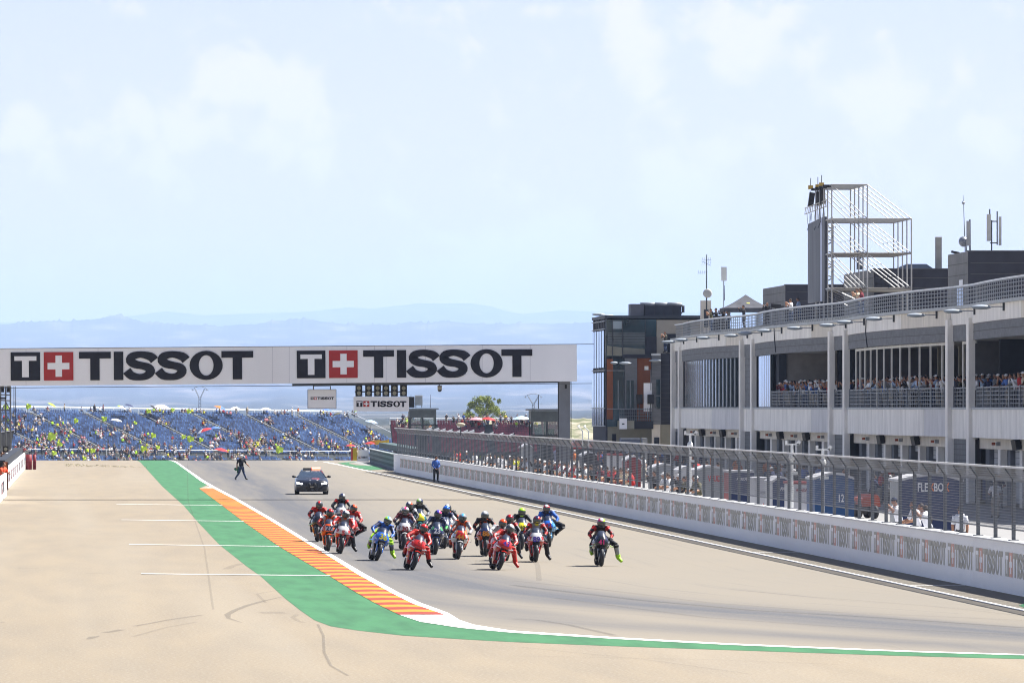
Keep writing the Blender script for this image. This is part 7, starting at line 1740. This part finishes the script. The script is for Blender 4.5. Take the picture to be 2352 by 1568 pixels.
BK = [
 # label bike, contact x,y, lean, yaw, A,B,C, fender, number, ncol, opts | rider label, suit, helmet, leg
 ('black and orange racing bike at the far left of the pack', 729, 1244, 3, -2, 'black', 'navy', 'black', 'black', '', 'white', dict(lower='amber', wing='lime'), 'rider in red and black, silver and red helmet, far left of the pack', S_(RB, BR, 'black', fore='red', sh='red'), ('grey', 'red', 'grey', 'silver'), 0, 0, 0),
 ('orange racing bike with a white plate numbered 27', 753.5, 1266, 3, 0, 'orange', 'orange', 'orange', 'orange', '27', 'navy', dict(plate=1), 'rider in orange and red leathers, red and black helmet, on bike 27', S_(('orange', 'dred'), ('dred', 'orange'), 'black', glove='red', sh='white'), ('black', 'red', 'red', 'black'), 0, .02, .04),
 ('red and white racing bike with a red 5 on its nose, left group', 781.7, 1271.5, 8, 0, 'red', 'white', 'white', 'black', '5', 'red', dict(nz_=.715), 'rider in white and red leathers, white and navy helmet, on bike 5, leg out', S_('silver', RW, 'black', boot='black', sh='red'), ('navy', 'white', 'white', 'black', 'orange'), 1, .02, .02),
 ('red racing bike mostly hidden behind bike 5', 801, 1254, 8, 2, 'red', 'red', 'red', 'red', '', 'white', {}, 'rider in bright red leathers with knee out to the right, behind bike 5', S_(('red', 'orange'), RW, 'black', knee='white'), ('black', 'orange', 'orange', 'orange'), 3, .03, 0),
 ('blue and white racing bike numbered 9 at the back of the left group', 783, 1219, 2, 0, 'navy', 'white', 'white', 'navy', '9', 'red', dict(nz_=.76), 'rider in black leathers, white and blue helmet, at the back of the left group', S_('black', ('black', 'grey'), 'black', sh='red'), ('grey', 'navy', 'white', 'grey'), 0, .02, 0),
 ('blue racing bike numbered 36 leaning to the right', 863.6, 1287.6, 17, 4, 'blue', 'blue', 'blue', 'grey', '36', 'yellow', dict(lower='silver', nsize=.21), 'rider in blue leathers, yellow and silver helmet, boot out, on bike 36', S_(('blue', 'navy'), ('navy', 'blue'), 'lime', boot='lime', fore='blue', shin=('grey', 'red'), knee='lime'), ('lime', 'sky', 'white', 'silver'), 1, .05, 0),
 ('maroon racing bike with a white nose numbered 30', 926.7, 1263, 4, 0, 'maroon', 'white', 'white', 'white', '30', 'dred', dict(nz_=.74), 'rider in dark maroon leathers, white and pink helmet, on bike 30', S_(('maroon', 'dred'), ('maroon', 'white'), 'black', fore=('black', 'white')), ('white', 'pink', 'white', 'white'), 0, .0, .0),
 ('dark racing bike hidden behind bike 30', 936, 1246, 3, 0, 'navy', 'navy', 'navy', 'black', '', 'white', {}, 'rider in black leathers, dark blue and red helmet, behind the maroon rider', S_('black', ('black', 'grey'), 'black', sh='white'), ('navy', 'white', 'orange', 'grey'), 0, .02, .0),
 ('teal and white racing bike with yellow plate behind bike 30', 964, 1236, 1, 0, 'teal', 'white', 'yellow', 'teal', '', 'black', {}, 'rider in black and teal leathers, green and white helmet, furthest back centre', S_('black', ('black', 'grey'), 'black', sh='grey', fore='silver'), ('lime', 'white', 'navy', 'silver'), 0, 0, 0),
 ('bright red racing bike numbered 63, front left of the pack', 945.6, 1309, 17, 4, 'red', 'red', 'red', 'red', '63', 'dred', dict(nsize=.13, nz_=.86), 'rider all in red leathers and red helmet, boot out, front left', S_(RW, ('red', 'dred'), ('red', 'black'), boot='black', fore=RW, knee='black'), ('red', 'red', 'red', 'black'), 1, .05, .03),
 ('navy racing bike with green shoulders numbered 23', 999.3, 1273.6, 5, 0, 'navy', 'green', 'navy', 'navy', '23', 'white', {}, 'rider in navy leathers, purple and blue helmet, on bike 23', S_(('navy', 'grey'), ('navy', 'white'), 'black', fore=('green', 'white')), ('navy', 'purple', 'pink', 'grey'), 0, .01, 0),
 ('dark blue racing bike just behind bike 23', 1020.6, 1259.7, 4, 0, 'navy', 'navy', 'navy', 'black', '', 'white', dict(lower='black'), 'rider in navy and white leathers, bright blue helmet, behind the rider of bike 23', S_('navy', 'white', 'black', sh='navy', fore='white'), ('blue', 'blue', 'blue', 'navy'), 0, .0, 0),
 ('white and red racing bike behind the amber and red one', 1036, 1255, -3, 0, 'white', 'red', 'white', 'black', '', 'white', {}, 'rider in black and orange leathers, white and black helmet, behind the amber bike', S_(('black', 'orange'), ('black', 'orange'), 'black', sh='black'), ('black', 'white', 'black', 'grey'), 0, -.02, 0),
 ('white and red racing bike with amber top numbered 44', 1051.6, 1284.4, 7, 0, 'white', 'amber', 'red', 'white', '44', 'amber', dict(lower='red', nz_=.74), 'rider in orange and white leathers, silver blue helmet, on bike 44', S_(('orange', 'black'), ('silver', 'orange'), 'orange', fore=('white', 'orange')), ('silver', 'sky', 'silver', 'black'), 0, .02, 0),
 ('orange, navy and white racing bike numbered 88, upright', 1116, 1277.7, 0, 0, 'orange', 'navy', 'navy', 'black', '88', 'amber', dict(lower='grey', nz_=.76), 'rider in black and orange leathers, silver helmet, on the upright bike 88', S_(('black', 'orange'), ('black', 'orange'), 'black'), ('silver', 'white', 'silver', 'grey'), 0, 0, 0),
 ('bright red racing bike numbered 43, front right of the pack', 1144.3, 1309, 17, 4, 'red', 'red', 'red', 'red', '43', 'purple', dict(nsize=.17, nz_=.84), 'rider in dark red leathers, white and black helmet, boot out, on bike 43', S_(('dred', 'white'), ('red', 'white'), ('red', 'black'), boot='red', fore=RW, knee='black'), ('grey', 'white', 'white', 'grey'), 1, .05, .03),
 ('red and white racing bike hidden behind bike 43', 1141, 1296, 12, 3, 'red', 'white', 'red', 'white', '', 'white', {}, 'rider in white and red leathers, orange helmet, directly behind bike 43', S_(WR, ('white', 'black'), 'red'), ('orange', 'orange', 'orange', 'black'), 0, -.02, .05),
 ('black and red racing bike behind bike 43, rider with a boot down', 1163, 1288, 6, 0, 'black', 'red', 'black', 'black', '', 'white', {}, 'rider in black leathers, dark red helmet, black boot out behind bike 43', S_(('black', 'red'), 'black', 'black', boot='black', shin=('black', 'orange'), sh='red'), ('dred', 'red', 'dred', 'grey'), 1, .0, .0),
 ('navy racing bike with a yellow plate numbered 10', 1198, 1262, 2, 0, 'navy', 'white', 'yellow', 'navy', '10', 'black', dict(lower='black', nsize=.14, nz_=.78), 'rider in black leathers with a lime green helmet', S_('black', ('black', 'grey'), 'black'), ('lime', 'lime', 'lime', 'grey', 'lime'), 0, 0, .05),
 ('red bike with purple 89 on a white nose, right of the front right bike', 1230.3, 1291, 2, 0, 'red', 'white', 'white', 'black', '89', 'purple', dict(nz_=.735), 'rider in grey and red leathers, red and yellow helmet, boot out, on bike 89', S_('silver', BR, 'black', boot='black', fore=RW, shin='black', sh='red', knee='black'), ('dred', 'navy', 'red', 'yellow', 'yellow'), 1, .03, .02),
 ('light blue racing bike numbered 42 at the right rear of the pack', 1262, 1256, -3, -3, 'sky', 'blue', 'blue', 'black', '42', 'red', dict(lower='black', nz_=.76), 'rider in dark blue leathers, white and red helmet, at the right rear of the pack', S_(('navy', 'blue'), ('blue', 'navy'), 'black', fore=('blue', 'white')), ('red', 'white', 'red', 'grey'), 3, -.02, 0),
 ('black racing bike with lime wings numbered 41, alone at the right', 1381, 1300.8, 1.5, 0, 'black', 'navy', 'black', 'black', '41', 'pink', dict(wing='lime', nz_=.76, nsize=.17), 'rider in red and black leathers, white, pink and yellow helmet, leg stretched out', S_(('black', 'grey'), BR, 'black', boot='lime', sh='red', fore='red', shin=('silver', 'lime'), knee='silver'), ('pink', 'white', 'lime', 'grey'), 2, .01, .0),
]
for (lb, x, y, lean, yaw, A, B_, C, fd, num, nc, op, lr, su, hel, leg, hx, low) in BK:
    X, Y = G(x, y); op = dict(op); plate = op.pop('plate', None)
    seg_ = None
    t = make_bike(lb, (X, Y, .008), lean, yaw, A, B_, C, fd, num, nc, **op)
    if plate: MB().use(pc('white')).box((0, -.079, .80), (.27, .012, .16), rx=R(-14)).build('number_plate', parent=t)
    if num == '44': text('lettering', 'REPSOL', .075, mat('ink_navy', PC['navy'], .4), t, (0, -.05, .865), (R(72), 0, 0), .02, .004)
    if lb.startswith('bright red'):
        for sx in (-1, 1): text('lettering', 'Lenovo', .06, mat('ink_white', PC['white'], .4), t, (sx * .20, .0, .70), (R(88), R(-sx * 8), R(sx * 30)), .01, .004)
        text('lettering', 'Lenovo', .05, mat('ink_white', PC['white'], .4), t, (0, -.01, .605), (R(90), 0, 0), .01, .004)
    make_rider(lr, (X, Y, .008), lean, yaw, su, hel, leg, hx, low)
# grow each rider's body into one continuous skin, then give every face the leather of its nearest limb
for o, _ in PEND:
    m = o.modifiers.new('remesh', 'REMESH'); m.mode = 'VOXEL'; m.voxel_size = .013; m.use_smooth_shade = True
dg = bpy.context.evaluated_depsgraph_get()
for o, flat in PEND:
    me = bpy.data.meshes.new_from_object(o.evaluated_get(dg)); me.name = 'rider_body'
    ml = []
    for f in flat:
        if f[3] not in ml: ml.append(f[3])
    me.materials.clear()
    for m in ml: me.materials.append(m)
    n = len(me.polygons); ctr = np.empty(n * 3); me.polygons.foreach_get('center', ctr); ctr = ctr.reshape(-1, 3)
    best = np.full(n, 1e9); idx = np.zeros(n, int)
    for a, b_, r_, m in flat:
        a = np.array(a); b_ = np.array(b_); ab = b_ - a; t_ = np.clip(((ctr - a) @ ab) / max(ab @ ab, 1e-9), 0, 1)
        dd = np.linalg.norm(ctr - (a + t_[:, None] * ab), axis=1) - r_
        k = dd < best - 1e-6; best[k] = dd[k]; idx[k] = ml.index(m)
    me.polygons.foreach_set('material_index', idx.astype(np.int32)); me.polygons.foreach_set('use_smooth', np.ones(n, bool))
    o.modifiers.clear(); o.data = me

for o in [q for q in COL.objects if q.type == 'FONT']:
    me = bpy.data.meshes.new_from_object(o.evaluated_get(dg)); n_ = bpy.data.objects.new(o.name + '_', me); nm = o.name
    n_.parent = o.parent; n_.matrix_local = o.matrix_local.copy(); n_.location = o.location; n_.rotation_euler = o.rotation_euler; n_.scale = o.scale
    bpy.data.objects.remove(o); COL.objects.link(n_); n_.name = nm

bylab = {}
for o in COL.objects:
    if 'label' in o and o.parent is None: bylab.setdefault(o['label'], []).append(o)
for lab_, os_ in bylab.items():
    if len(os_) in (2, 3) and len(lab_.split()) <= 15:
        os_.sort(key=lambda o: o.location.x / max(o.location.y, 1))
        for o, wd_ in zip(os_, ('left one', 'right one') if len(os_) == 2 else ('left one', 'middle one', 'right one')): o['label'] = lab_ + ', ' + (wd_ if len(lab_.split()) < 15 else wd_.split()[0])
